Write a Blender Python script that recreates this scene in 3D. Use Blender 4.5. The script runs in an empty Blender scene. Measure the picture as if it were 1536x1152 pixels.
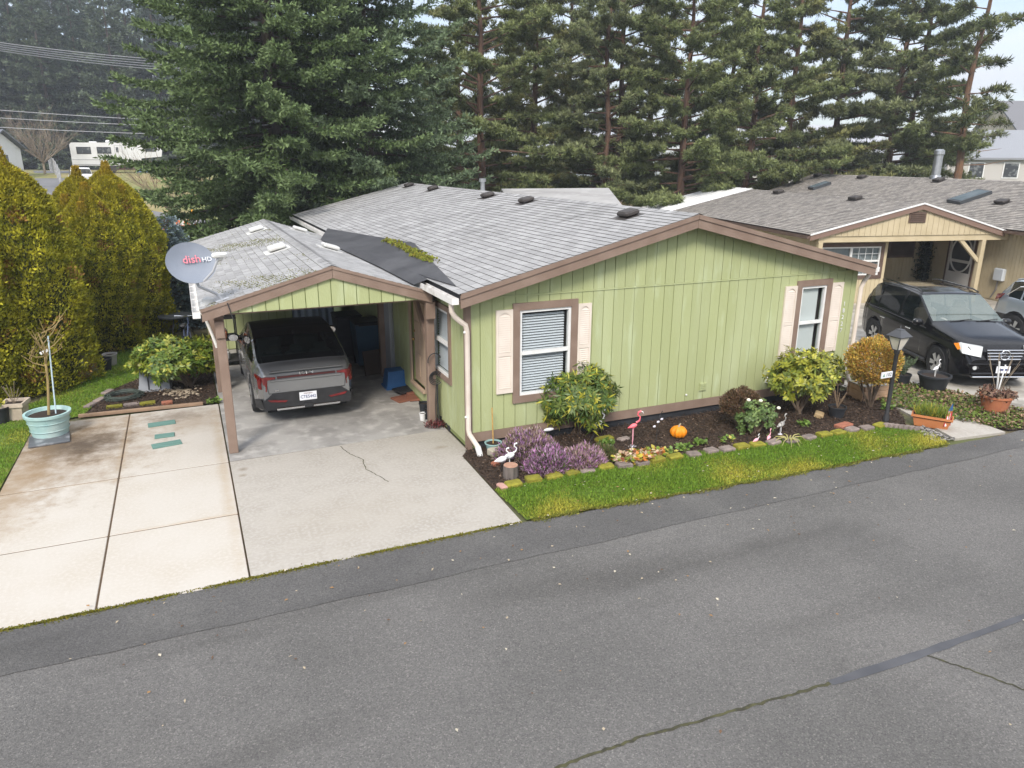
import bpy, math, random
import numpy as np
from mathutils import Vector, Matrix
random.seed(7); RNG = np.random.default_rng(11)
scene = bpy.context.scene
COL = scene.collection
R = math.radians

# ------------------------------------------------------------------ camera
CAM_F = 1100.0                      # focal length in photo pixels (photo is 1536 wide)
PITCH, YAW, ROLL, CAM_H = R(17.04), R(23.8), R(0.21), 4.6
_fw = np.array([math.sin(YAW), math.cos(YAW), 0.0]); _r0 = np.array([math.cos(YAW), -math.sin(YAW), 0.0]); _up = np.array([0, 0, 1.0])
c_f = _fw*math.cos(PITCH) - _up*math.sin(PITCH); _u0 = _fw*math.sin(PITCH) + _up*math.cos(PITCH)
c_r = _r0*math.cos(ROLL) + _u0*math.sin(ROLL); c_u = _u0*math.cos(ROLL) - _r0*math.sin(ROLL)
c_o = np.array([0.0, 0.0, CAM_H])
cam_d = bpy.data.cameras.new('camera'); cam = bpy.data.objects.new('camera', cam_d); COL.objects.link(cam)
cam_d.sensor_width = 36.0; cam_d.lens = CAM_F/1536*36.0; cam_d.clip_start = 0.1; cam_d.clip_end = 3000
cam.matrix_world = Matrix(((c_r[0], c_u[0], -c_f[0], 0), (c_r[1], c_u[1], -c_f[1], 0), (c_r[2], c_u[2], -c_f[2], CAM_H), (0, 0, 0, 1)))
scene.camera = cam

# ------------------------------------------------------------------ sky, sun, exposure
SUN_EL, SUN_AZ = R(42), R(215)      # azimuth clockwise from +Y : behind and left of the camera
world = bpy.data.worlds.new('World'); scene.world = world; world.use_nodes = True
def setup_world():
    nt = world.node_tree; N = nt.nodes; L = nt.links; N.clear()
    out = N.new('ShaderNodeOutputWorld'); bg = N.new('ShaderNodeBackground'); bg.inputs['Strength'].default_value = 0.06
    sky = N.new('ShaderNodeTexSky'); sky.sky_type = 'NISHITA'; sky.sun_disc = False
    sky.sun_elevation = SUN_EL; sky.sun_rotation = SUN_AZ; sky.air_density = 1.0; sky.dust_density = 0.6; sky.ozone_density = 1.0
    tc = N.new('ShaderNodeTexCoord'); sep = N.new('ShaderNodeSeparateXYZ'); L.new(tc.outputs['Generated'], sep.inputs[0])
    zz = N.new('ShaderNodeMath'); zz.operation = 'MAXIMUM'; L.new(sep.outputs['Z'], zz.inputs[0]); zz.inputs[1].default_value = 0.0
    za = N.new('ShaderNodeMath'); za.operation = 'ADD'; L.new(zz.outputs[0], za.inputs[0]); za.inputs[1].default_value = 0.12
    div = N.new('ShaderNodeVectorMath'); div.operation = 'DIVIDE'; cmb = N.new('ShaderNodeCombineXYZ')
    for i in range(3): L.new(za.outputs[0], cmb.inputs[i])
    L.new(tc.outputs['Generated'], div.inputs[0]); L.new(cmb.outputs[0], div.inputs[1])
    nz = N.new('ShaderNodeTexNoise'); nz.inputs['Scale'].default_value = 0.55; nz.inputs['Detail'].default_value = 6; L.new(div.outputs[0], nz.inputs['Vector'])
    mr = N.new('ShaderNodeMapRange'); mr.inputs['From Min'].default_value = 0.36; mr.inputs['From Max'].default_value = 0.62
    mr.inputs['To Min'].default_value = 0.12; mr.inputs['To Max'].default_value = 0.92; L.new(nz.outputs['Fac'], mr.inputs['Value'])
    mix = N.new('ShaderNodeMix'); mix.data_type = 'RGBA'; L.new(mr.outputs[0], mix.inputs['Factor'])
    L.new(sky.outputs[0], mix.inputs['A']); zs = N.new('ShaderNodeMath'); zs.operation = 'MULTIPLY_ADD'; L.new(zz.outputs[0], zs.inputs[0]); zs.inputs[1].default_value = 1.20; zs.inputs[2].default_value = 0.34   # an overcast sky is brighter overhead
    cl = N.new('ShaderNodeVectorMath'); cl.operation = 'SCALE'; cl.inputs[0].default_value = (13.6, 14.0, 14.9); L.new(zs.outputs[0], cl.inputs['Scale']); L.new(cl.outputs[0], mix.inputs['B'])
    L.new(mix.outputs['Result'], bg.inputs['Color']); L.new(bg.outputs[0], out.inputs[0])
setup_world()
sun_d = bpy.data.lights.new('sun', 'SUN'); sun = bpy.data.objects.new('sun', sun_d); COL.objects.link(sun)
sun_d.energy = 1.5; sun_d.angle = R(16); sun_d.color = (1.0, 0.93, 0.84)
_sd = Vector((math.sin(SUN_AZ)*math.cos(SUN_EL), math.cos(SUN_AZ)*math.cos(SUN_EL), math.sin(SUN_EL)))
sun.rotation_euler = _sd.to_track_quat('Z', 'Y').to_euler(); sun.location = (0, 0, 60)
scene.view_settings.view_transform = 'Standard'; scene.view_settings.look = 'None'
scene.view_settings.exposure = 1.42; scene.view_settings.gamma = 1.0; scene.view_settings.use_curve_mapping = False
scene.render.engine = 'CYCLES'
scene.cycles.max_bounces = 6; scene.cycles.diffuse_bounces = 3; scene.cycles.glossy_bounces = 3; scene.cycles.transmission_bounces = 5
scene.cycles.transparent_max_bounces = 8; scene.cycles.volume_bounces = 0; scene.cycles.use_denoising = True
scene.cycles.caustics_reflective = False; scene.cycles.caustics_refractive = False

# ------------------------------------------------------------------ photo pixel -> place in the world
def _ray(px, py): return c_f*CAM_F + c_r*(px-768) + c_u*(576-py)
def G(px, py, z=0.0):               # on the level z
    d = _ray(px, py); return Vector(c_o + d*((z-CAM_H)/d[2]))
def AY(px, py, y):                  # on the plane Y = y
    d = _ray(px, py); return Vector(c_o + d*(y/d[1]))
def AX(px, py, x):
    d = _ray(px, py); return Vector(c_o + d*(x/d[0]))
def AD(px, py, dist):               # at a ground distance
    d = _ray(px, py); return Vector(c_o + d*(dist/math.hypot(d[0], d[1])))

# ------------------------------------------------------------------ materials
MATS = {}
def mat(name, col, rough=0.75, col2=None, scale=4.0, thr=(0.35, 0.65), bump=0.0, bscale=60.0, metal=0.0, spec=0.4, col3=None, scale3=0.7, thr3=(0.5, 0.7),
        tint=False, rnd=0.0, stretch=None, transl=0.0, coat=0.0, detail=5.0):
    if name in MATS: return MATS[name]
    m = bpy.data.materials.new(name); m.use_nodes = True; nt = m.node_tree; N = nt.nodes; L = nt.links
    b = N['Principled BSDF']; b.inputs['Roughness'].default_value = rough; b.inputs['Metallic'].default_value = metal
    b.inputs['Specular IOR Level'].default_value = spec; b.inputs['Coat Weight'].default_value = coat
    def rgb(c):
        n = N.new('ShaderNodeRGB'); n.outputs[0].default_value = (*c, 1); return n.outputs[0]
    cur = rgb(col); tc = N.new('ShaderNodeTexCoord'); vec = tc.outputs['Object']
    if stretch:
        mp = N.new('ShaderNodeMapping'); mp.inputs['Scale'].default_value = stretch; L.new(vec, mp.inputs['Vector']); vec = mp.outputs[0]
    def noise(sc, lo, hi, det=5.0):
        n = N.new('ShaderNodeTexNoise'); n.inputs['Scale'].default_value = sc; n.inputs['Detail'].default_value = det; L.new(vec, n.inputs['Vector'])
        r = N.new('ShaderNodeMapRange'); r.inputs['From Min'].default_value = lo; r.inputs['From Max'].default_value = hi; L.new(n.outputs['Fac'], r.inputs['Value'])
        return r.outputs[0], n.outputs['Fac']
    def mixc(a, bb, fac, mode='MIX'):
        x = N.new('ShaderNodeMix'); x.data_type = 'RGBA'; x.blend_type = mode
        if isinstance(fac, float): x.inputs['Factor'].default_value = fac
        else: L.new(fac, x.inputs['Factor'])
        L.new(a, x.inputs['A']); L.new(bb, x.inputs['B']); return x.outputs['Result']
    if col2 is not None: cur = mixc(cur, rgb(col2), noise(scale, *thr, det=detail)[0])
    if col3 is not None: cur = mixc(cur, rgb(col3), noise(scale3, *thr3)[0])
    if tint:
        at = N.new('ShaderNodeAttribute'); at.attribute_name = 'tint'; cur = mixc(cur, at.outputs['Color'], 1.0, 'MULTIPLY')
    if rnd > 0:
        oi = N.new('ShaderNodeObjectInfo'); r = N.new('ShaderNodeMapRange'); gi = N.new('ShaderNodeNewGeometry'); ad = N.new('ShaderNodeMath'); L.new(oi.outputs['Random'], ad.inputs[0]); L.new(gi.outputs['Random Per Island'], ad.inputs[1]); fr_n = N.new('ShaderNodeMath'); fr_n.operation = 'FRACT'; L.new(ad.outputs[0], fr_n.inputs[0]); L.new(fr_n.outputs[0], r.inputs['Value'])
        r.inputs['To Min'].default_value = 1-rnd; r.inputs['To Max'].default_value = 1+rnd
        v = N.new('ShaderNodeHueSaturation'); L.new(r.outputs[0], v.inputs['Value']); L.new(cur, v.inputs['Color']); cur = v.outputs[0]
    L.new(cur, b.inputs['Base Color'])
    if bump > 0:
        n = N.new('ShaderNodeTexNoise'); n.inputs['Scale'].default_value = bscale; n.inputs['Detail'].default_value = 4; L.new(vec, n.inputs['Vector'])
        bp = N.new('ShaderNodeBump'); bp.inputs['Strength'].default_value = min(1, bump); bp.inputs['Distance'].default_value = 0.02; L.new(n.outputs['Fac'], bp.inputs['Height'])
        L.new(bp.outputs[0], b.inputs['Normal'])
    if transl > 0:
        t = N.new('ShaderNodeBsdfTranslucent'); L.new(cur, t.inputs['Color']); ms = N.new('ShaderNodeMixShader'); ms.inputs[0].default_value = transl
        L.new(b.outputs[0], ms.inputs[1]); L.new(t.outputs[0], ms.inputs[2]); L.new(ms.outputs[0], N['Material Output'].inputs[0])
    MATS[name] = m; return m
def glass(name, col=(0.02, 0.025, 0.03), rough=0.04, alpha=0.55):
    if name in MATS: return MATS[name]
    m = bpy.data.materials.new(name); m.use_nodes = True; nt = m.node_tree; N = nt.nodes; L = nt.links
    b = N['Principled BSDF']; b.inputs['Base Color'].default_value = (*col, 1); b.inputs['Roughness'].default_value = rough; b.inputs['Specular IOR Level'].default_value = 0.6
    tr = N.new('ShaderNodeBsdfTransparent'); tr.inputs[0].default_value = (0.93, 0.95, 0.95, 1); ms = N.new('ShaderNodeMixShader'); ms.inputs[0].default_value = alpha
    L.new(tr.outputs[0], ms.inputs[1]); L.new(b.outputs[0], ms.inputs[2]); L.new(ms.outputs[0], N['Material Output'].inputs[0])
    MATS[name] = m; return m

# ------------------------------------------------------------------ mesh helpers
def origin_of(o):                   # things built in their own frame keep local coordinates
    t = Vector((0, 0, 0)); q = o
    while q is not None:
        if q.get('_local'): return (0, 0, 0)
        t += q.location; q = q.parent
    return tuple(t)
class MB:
    def __init__(s): s.v = []; s.f = []; s.m = []; s.cur = 0
    def add(s, vs, fs):
        o = len(s.v); s.v += [tuple(p) for p in vs]; s.f += [tuple(i+o for i in f) for f in fs]; s.m += [s.cur]*len(fs); return s
    def box(s, x0, y0, z0, x1, y1, z1):
        return s.add([(x0,y0,z0),(x1,y0,z0),(x1,y1,z0),(x0,y1,z0),(x0,y0,z1),(x1,y0,z1),(x1,y1,z1),(x0,y1,z1)],
                     [(0,3,2,1),(4,5,6,7),(0,1,5,4),(1,2,6,5),(2,3,7,6),(3,0,4,7)])
    def cbox(s, c, size, rz=0.0, b=0.01, jit=0.0, tilt=(0, 0)):     # chamfered box
        hx, hy, hz = [d/2 for d in size]; b = min(b, hx*.8, hy*.8, hz*.8); vs = []; M = Matrix.Rotation(rz, 3, 'Z') @ Matrix.Rotation(tilt[0], 3, 'X') @ Matrix.Rotation(tilt[1], 3, 'Y')
        rings = [(hx-b, hy-b, -hz), (hx, hy, -hz+b), (hx, hy, hz-b), (hx-b, hy-b, hz)]
        for (x, y, z) in rings:
            cx = min(b, x*.5, y*.5)
            for p in [(-x+cx,-y),(x-cx,-y),(x,-y+cx),(x,y-cx),(x-cx,y),(-x+cx,y),(-x,y-cx),(-x,-y+cx)]:
                q = M @ Vector((p[0]+random.uniform(-jit, jit), p[1]+random.uniform(-jit, jit), z+random.uniform(-jit, jit)*.5)); vs.append(q + Vector(c))
        fs = [tuple(range(7, -1, -1)), tuple(range(24, 32))]
        for r in range(3):
            for k in range(8): fs.append((r*8+k, r*8+(k+1) % 8, r*8+8+(k+1) % 8, r*8+8+k))
        return s.add(vs, fs)
    def prism(s, pts, ext):          # planar polygon extruded by a vector
        n = len(pts); P = [Vector(p) for p in pts]; e = Vector(ext); nrm = Vector((0, 0, 0))
        for i in range(n): nrm += P[i].cross(P[(i+1) % n])
        if nrm.dot(e) > 0: P = P[::-1]
        return s.add(P+[p+e for p in P], [tuple(range(n)), tuple(range(2*n-1, n-1, -1))]+[(i, i+n, (i+1) % n+n, (i+1) % n) for i in range(n)])
    def tube(s, pts, r, n=8, cap=True):     # r number or list
        P = [Vector(p) for p in pts]; rs = r if isinstance(r, (list, tuple)) else [r]*len(P); vs = []; fs = []; prev = None
        for i, p in enumerate(P):
            d = (P[min(i+1, len(P)-1)]-P[max(i-1, 0)]).normalized()
            a = prev if prev is not None else (Vector((0,0,1)) if abs(d.z) < .9 else Vector((1,0,0)))
            x = (a - d*a.dot(d))
            if x.length < 1e-4: x = d.orthogonal()
            x.normalize(); y = d.cross(x); prev = x
            for k in range(n): t = 2*math.pi*k/n; vs.append(p + (x*math.cos(t)+y*math.sin(t))*rs[i])
        for i in range(len(P)-1):
            for k in range(n): fs.append((i*n+k, i*n+(k+1) % n, (i+1)*n+(k+1) % n, (i+1)*n+k))
        if cap: fs += [tuple(range(n-1, -1, -1)), tuple(range((len(P)-1)*n, len(P)*n))]
        return s.add(vs, fs)
    def lathe(s, prof, c=(0, 0, 0), n=20, sx=1, sy=1, rz=0, cap=True):      # prof: (r, z) from bottom to top
        vs = []; fs = []
        for (r, z) in prof:
            for k in range(n):
                t = 2*math.pi*k/n+rz; vs.append((c[0]+r*math.cos(t)*sx, c[1]+r*math.sin(t)*sy, c[2]+z))
        for i in range(len(prof)-1):
            for k in range(n): fs.append((i*n+k, i*n+(k+1) % n, (i+1)*n+(k+1) % n, (i+1)*n+k))
        if cap: fs += [tuple(range(n-1, -1, -1)), tuple(range((len(prof)-1)*n, len(prof)*n))]
        return s.add(vs, fs)
    def ball(s, c, r, n=14, m=8):
        rr = r if isinstance(r, (list, tuple)) else (r, r, r); prof = [(math.cos(math.pi*(i/m-.5)), math.sin(math.pi*(i/m-.5))) for i in range(m+1)]
        o = len(s.v); s.lathe([(max(a, .002), z) for a, z in prof], (0, 0, 0), n)
        for i in range(o, len(s.v)): p = s.v[i]; s.v[i] = (c[0]+p[0]*rr[0], c[1]+p[1]*rr[1], c[2]+p[2]*rr[2])
        return s
    def xf(s, M):
        s.v = [tuple(M @ Vector(p)) for p in s.v]; return s
    def build(s, name, m, parent=None, smooth=False, sharp=35):
        o0 = (0, 0, 0)
        if parent is not None:
            o0 = origin_of(parent)
        me = bpy.data.meshes.new(name); me.from_pydata([(p[0]-o0[0], p[1]-o0[1], p[2]-o0[2]) for p in s.v], [], s.f)
        for x in (m if isinstance(m, (list, tuple)) else [m]): me.materials.append(x)
        if any(s.m): me.polygons.foreach_set('material_index', s.m)
        if smooth:
            me.polygons.foreach_set('use_smooth', [True]*len(me.polygons)); me.set_sharp_from_angle(angle=R(sharp))
        me.update(); o = bpy.data.objects.new(name, me); COL.objects.link(o)
        if parent is not None: o.parent = parent
        return o
def tag(o, label, cat, group=None, kind=None):
    if label: o['label'] = label
    if cat: o['category'] = cat
    if group: o['group'] = group
    if kind: o['kind'] = kind
    return o
def thing(name, label, cat, loc=(0, 0, 0), rz=0.0, group=None, local=False):
    o = bpy.data.objects.new(name, None); COL.objects.link(o); o.location = loc; o.rotation_euler = (0, 0, rz); o.empty_display_size = 0.2
    if local: o['_local'] = 1
    return tag(o, label, cat, group)
def struct(o): o['kind'] = 'structure'; return o
def children(o): return [c for c in bpy.data.objects if c.parent == o]
def copy_tree(o, parent=None):
    c = o.copy(); COL.objects.link(c)
    if parent is not None: c.parent = parent
    for ch in children(o): copy_tree(ch, c)
    return c
def raw(name, V, F4, m, parent=None, tint=None, local_off=None, smooth=False):   # numpy quads -> mesh object
    V = np.asarray(V, dtype=np.float32).copy(); n = len(V)
    if parent is not None: V -= np.array(origin_of(parent), dtype=np.float32)
    F4 = np.asarray(F4, dtype=np.int32); k = F4.shape[1]; me = bpy.data.meshes.new(name)
    me.vertices.add(n); me.vertices.foreach_set('co', V.ravel()); me.loops.add(F4.size); me.loops.foreach_set('vertex_index', F4.ravel())
    me.polygons.add(len(F4)); me.polygons.foreach_set('loop_start', np.arange(0, F4.size, k, dtype=np.int32)); me.polygons.foreach_set('loop_total', np.full(len(F4), k, dtype=np.int32))
    if smooth: me.polygons.foreach_set('use_smooth', np.ones(len(F4), dtype=bool))
    if tint is not None:
        a = me.color_attributes.new('tint', 'FLOAT_COLOR', 'POINT'); t = np.ones((n, 4), dtype=np.float32); t[:, :3] = tint; a.data.foreach_set('color', t.ravel())
    me.materials.append(m); me.update(calc_edges=True); me.validate(); o = bpy.data.objects.new(name, me); COL.objects.link(o)
    if parent is not None: o.parent = parent
    return o
def unit(a): return a/np.maximum(np.linalg.norm(a, axis=-1, keepdims=True), 1e-6)
def leaves(base, dirv, length, width, fold=0.15, nrm=None):
    """diamond leaves: base (N,3), dir (N,3) unit -> verts (4N,3), faces (N,4)"""
    n = len(base); base = np.asarray(base, float); d = unit(np.asarray(dirv, float)); L = np.broadcast_to(np.asarray(length, float), (n,))[:, None]; W = np.broadcast_to(np.asarray(width, float), (n,))[:, None]
    if nrm is None: nrm = unit(RNG.normal(size=(n, 3)))
    side = unit(np.cross(d, nrm)); nn = np.cross(side, d)
    mid = base + d*L*0.45 + nn*L*fold
    V = np.stack([base, mid+side*W, base+d*L, mid-side*W], axis=1).reshape(-1, 3)
    F4 = np.arange(4*n).reshape(-1, 4); return V, F4
def tints(n, k, lo, hi, hue=0.06):
    t = RNG.uniform(lo, hi, size=(n, 1))*np.ones((1, 3)) * (1+RNG.normal(size=(n, 3))*hue); return np.repeat(np.clip(t, 0, 3), k, axis=0)
def text_mesh(name, s, size, m, parent, M, depth=0.004, sx=1.0, align='CENTER'):
    cu = bpy.data.curves.new(name, 'FONT'); cu.body = s; cu.size = size; cu.align_x = align; cu.align_y = 'CENTER'; cu.extrude = depth; cu.resolution_u = 2
    to = bpy.data.objects.new(name+'_tmp', cu); COL.objects.link(to); dg = bpy.context.evaluated_depsgraph_get(); dg.update()
    me = bpy.data.meshes.new_from_object(to.evaluated_get(dg)); bpy.data.objects.remove(to); bpy.data.curves.remove(cu)
    me.name = name; me.transform(M @ Matrix.Diagonal((sx, 1, 1, 1))); me.materials.clear(); me.materials.append(m)
    o = bpy.data.objects.new(name, me); COL.objects.link(o); o.parent = parent; return o
# ================================================================== THE SETTING
m_earth = mat('earth_grass', (0.09, 0.10, 0.035), 0.95, (0.12, 0.10, 0.06), 0.35, (0.4, 0.62), bump=.6, bscale=8, col3=(0.05, 0.08, 0.02), scale3=0.12)
m_asph = mat('asphalt', (0.155, 0.148, 0.142), 0.88, (0.122, 0.117, 0.112), 0.45, (0.38, 0.66), bump=.9, bscale=130)
m_asph_e = mat('asphalt_edge', (0.105, 0.101, 0.099), 0.9, (0.135, 0.13, 0.125), 0.9, (0.45, 0.7), bump=.9, bscale=120)
def asphalt_speckle(m, dark=0.35, light=2.0, wet=True):
    nt = m.node_tree; N = nt.nodes; L = nt.links; b = N['Principled BSDF']; src = b.inputs['Base Color'].links[0].from_socket
    tc = N.new('ShaderNodeTexCoord'); v = N.new('ShaderNodeTexVoronoi'); v.inputs['Scale'].default_value = 85; L.new(tc.outputs['Object'], v.inputs['Vector'])
    sep = N.new('ShaderNodeSeparateColor'); L.new(v.outputs['Color'], sep.inputs[0]); rp = N.new('ShaderNodeValToRGB'); e = rp.color_ramp.elements
    e[0].position = 0.0; e[0].color = (.68, .68, .68, 1); e[1].position = 1.0; e[1].color = (light*.8, light*.79, light*.75, 1)
    for p, c in ((.3, .88), (.75, 1.05), (.93, 1.2)): q = e.new(p); q.color = (c, c, c*.98, 1)
    L.new(sep.outputs[0], rp.inputs[0]); x = N.new('ShaderNodeMix'); x.data_type = 'RGBA'; x.blend_type = 'MULTIPLY'; x.inputs['Factor'].default_value = 1
    L.new(src, x.inputs['A']); L.new(rp.outputs[0], x.inputs['B'])
    # long damp and dirt streaks lying along the street
    mp = N.new('ShaderNodeMapping'); mp.inputs['Scale'].default_value = (0.16, 0.9, 1); L.new(tc.outputs['Object'], mp.inputs['Vector'])
    n2 = N.new('ShaderNodeTexNoise'); n2.inputs['Scale'].default_value = 1.0; n2.inputs['Detail'].default_value = 6; L.new(mp.outputs[0], n2.inputs['Vector'])
    r2 = N.new('ShaderNodeMapRange'); r2.inputs['From Min'].default_value = .52; r2.inputs['From Max'].default_value = .74; r2.inputs['To Max'].default_value = .75; L.new(n2.outputs['Fac'], r2.inputs['Value'])
    y = N.new('ShaderNodeMix'); y.data_type = 'RGBA'; L.new(r2.outputs[0], y.inputs['Factor']); L.new(x.outputs['Result'], y.inputs['A'])
    z = N.new('ShaderNodeMix'); z.data_type = 'RGBA'; z.blend_type = 'MULTIPLY'; z.inputs['Factor'].default_value = 1; L.new(x.outputs['Result'], z.inputs['A']); z.inputs['B'].default_value = (.45, .44, .43, 1)
    L.new(z.outputs['Result'], y.inputs['B']); L.new(y.outputs['Result'], b.inputs['Base Color'])
    for (sc_, lo_, hi_, amt_, c_) in ((.35, .45, .7, .35, (1.3, 1.29, 1.27, 1)), (2.6, .62, .72, .4, (.62, .61, .60, 1)), (7.0, .68, .74, .5, (.5, .48, .46, 1))):      # worn paler tracks, older blotches, drips
        nn = N.new('ShaderNodeTexNoise'); nn.inputs['Scale'].default_value = sc_; nn.inputs['Detail'].default_value = 8; nn.inputs['Roughness'].default_value = .65; L.new(tc.outputs['Object'], nn.inputs['Vector'])
        rr_ = N.new('ShaderNodeMapRange'); rr_.inputs['From Min'].default_value = lo_; rr_.inputs['From Max'].default_value = hi_; rr_.inputs['To Max'].default_value = amt_; L.new(nn.outputs['Fac'], rr_.inputs['Value'])
        k_ = N.new('ShaderNodeMix'); k_.data_type = 'RGBA'; k_.blend_type = 'MULTIPLY'; L.new(rr_.outputs[0], k_.inputs['Factor']); L.new(b.inputs['Base Color'].links[0].from_socket, k_.inputs['A']); k_.inputs['B'].default_value = c_; L.new(k_.outputs['Result'], b.inputs['Base Color'])
    r3 = N.new('ShaderNodeMapRange'); L.new(r2.outputs[0], r3.inputs['Value']); r3.inputs['To Min'].default_value = .9; r3.inputs['To Max'].default_value = .55; L.new(r3.outputs[0], b.inputs['Roughness'])
asphalt_speckle(m_asph); asphalt_speckle(m_asph_e, light=1.7)
m_conc = mat('concrete_pale', (0.46, 0.425, 0.372), 0.85, (0.42, 0.375, 0.31), 1.1, (0.42, 0.75), bump=.35, bscale=120, col3=(0.48, 0.445, 0.395), scale3=24.0, thr3=(.45, .7))
m_conc2 = mat('concrete_drive', (0.40, 0.368, 0.322), 0.88, (0.345, 0.315, 0.27), 2.2, (0.40, 0.7), bump=.6, bscale=140, col3=(0.43, 0.40, 0.355), scale3=22.0, thr3=(.45, .65))
m_conc3 = mat('concrete_carport', (0.36, 0.345, 0.32), 0.8, (0.23, 0.22, 0.205), 1.3, (0.40, 0.66), bump=.4, bscale=100, col3=(0.45, 0.43, 0.40), scale3=4.0, thr3=(.5, .7))
m_stain = mat('concrete_stained', (0.43, 0.33, 0.215), 0.8, (0.24, 0.175, 0.10), 1.5, (0.36, 0.70), bump=.35, bscale=120, col3=(0.57, 0.50, 0.41), scale3=0.9, thr3=(.42, .62))
m_joint = mat('joint_dirt', (0.05, 0.035, 0.02), 0.95, (0.10, 0.06, 0.03), 6)
m_mulch = mat('mulch_soil', (0.035, 0.022, 0.014), 0.95, (0.07, 0.045, 0.03), 14, bump=1, bscale=40)
m_lawn = mat('lawn_soil', (0.10, 0.155, 0.018), 0.95, (0.19, 0.20, 0.03), 2.2, (.42, .68), bump=.8, bscale=60, col3=(0.055, 0.105, 0.012), scale3=5)
m_grassb = mat('grass_blade', (0.5, 0.5, 0.5), 0.8, tint=True, transl=.25)

def stain_spot(m, spots):        # dirty water marks with a shape of their own
    nt = m.node_tree; N = nt.nodes; L = nt.links; b = N['Principled BSDF']; tc = N.new('ShaderNodeTexCoord')
    n = N.new('ShaderNodeTexNoise'); n.inputs['Scale'].default_value = 3.4; n.inputs['Detail'].default_value = 9; n.inputs['Roughness'].default_value = .68; L.new(tc.outputs['Object'], n.inputs['Vector'])
    for (px_, py_, sx, sy, col, amt) in spots:
        src = b.inputs['Base Color'].links[0].from_socket; mp = N.new('ShaderNodeMapping'); mp.inputs['Location'].default_value = (-px_/sx, -py_/sy, 0); mp.inputs['Scale'].default_value = (1/sx, 1/sy, 0); L.new(tc.outputs['Object'], mp.inputs['Vector'])
        ln = N.new('ShaderNodeVectorMath'); ln.operation = 'LENGTH'; L.new(mp.outputs[0], ln.inputs[0]); a = N.new('ShaderNodeMath'); a.operation = 'MULTIPLY_ADD'; L.new(n.outputs['Fac'], a.inputs[0]); a.inputs[1].default_value = 2.2; a.inputs[2].default_value = -.25
        s_ = N.new('ShaderNodeMath'); s_.operation = 'SUBTRACT'; L.new(a.outputs[0], s_.inputs[0]); L.new(ln.outputs['Value'], s_.inputs[1]); r = N.new('ShaderNodeMapRange'); r.inputs['From Min'].default_value = -.35; r.inputs['From Max'].default_value = .75; r.inputs['To Max'].default_value = amt; L.new(s_.outputs[0], r.inputs['Value'])
        x = N.new('ShaderNodeMix'); x.data_type = 'RGBA'; L.new(r.outputs[0], x.inputs['Factor']); L.new(src, x.inputs['A']); x.inputs['B'].default_value = (*col, 1); L.new(x.outputs['Result'], b.inputs['Base Color'])
stain_spot(m_conc, [(-2.3, 13.5, 1.5, 2.2, (.20, .13, .065), .92), (-2.0, 13.4, .75, .8, (.075, .055, .038), .9), (-2.7, 11.6, .5, 1.8, (.26, .18, .10), .65), (-.3, 13.9, .9, .7, (.26, .19, .12), .5), (-.55, 14.3, .6, .35, (.14, .11, .08), .55), (.14, 11.5, .10, 3.4, (.34, .25, .15), .45), (-1.32, 13.2, .07, 1.8, (.34, .24, .14), .4), (-.3, 9.72, 1.0, .05, (.38, .28, .17), .4), (-2.0, 11.6, 1.2, .05, (.38, .28, .17), .35)])
stain_spot(m_conc3, [(2.2, 13.2, .8, .8, (.15, .145, .135), .5)])
stain_spot(m_conc2, [(.42, 11.25, .08, .08, (.20, .16, .11), .8), (.40, 11.0, .06, .06, (.22, .18, .12), .7), (3.5, 10.9, .12, .08, (.24, .20, .14), .6), (1.6, 9.0, 1.4, .9, (.36, .32, .26), .35)])
# ground: one sheet to the horizon (slightly below the paved sheets)
g = MB(); g.add([(-900, -300, -.03), (900, -300, -.03), (900, 900, -.03), (-900, 900, -.03)], [(0, 1, 2, 3)])
struct(g.build('ground', m_earth))
def sheet(name, pts, z, m): b = MB(); b.add([(p[0], p[1], z) for p in pts], [tuple(range(len(pts)))]); return struct(b.build(name, m))
sheet('road', [(-120, -14), (120, -14), (120, 7.6), (13, 7.55), (11.3, 7.62), (7.5, 7.72), (3.7, 7.95), (-2.2, 7.9), (-8, 7.88), (-120, 7.5)], -.012, m_asph)
# darker asphalt shoulder with a lumpy rim, laid over the street's edge
def ragged(p0, p1, n, amp):
    return [(p0[0]+(p1[0]-p0[0])*i/n, p0[1]+(p1[1]-p0[1])*i/n+random.uniform(-amp, amp)) for i in range(n+1)]
top_e = ragged((-30, 7.72), (-2.2, 7.90), 30, .008)+ragged((-2.1, 7.905), (3.7, 7.945), 30, .006)+ragged((3.9, 7.90), (11.4, 7.60), 40, .02)+ragged((11.7, 7.58), (16, 7.52), 20, .03)
bot_e = ragged((16, 7.05), (-30, 7.26), 220, .018)
b = MB(); nb = len(bot_e); 
pts = [(x, y, -.006) for x, y in top_e]; bt = sorted(bot_e); bx = np.array([p[0] for p in bt]); by = np.array([p[1] for p in bt])
for i in range(len(top_e)-1):
    (x0, y0), (x1, y1) = top_e[i], top_e[i+1]
    b.add([(x0, np.interp(x0, bx, by), -.006), (x1, np.interp(x1, bx, by), -.006), (x1, y1, .004), (x0, y0, .004)], [(0, 1, 2, 3)])
struct(b.build('road_shoulder', m_asph_e))
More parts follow.
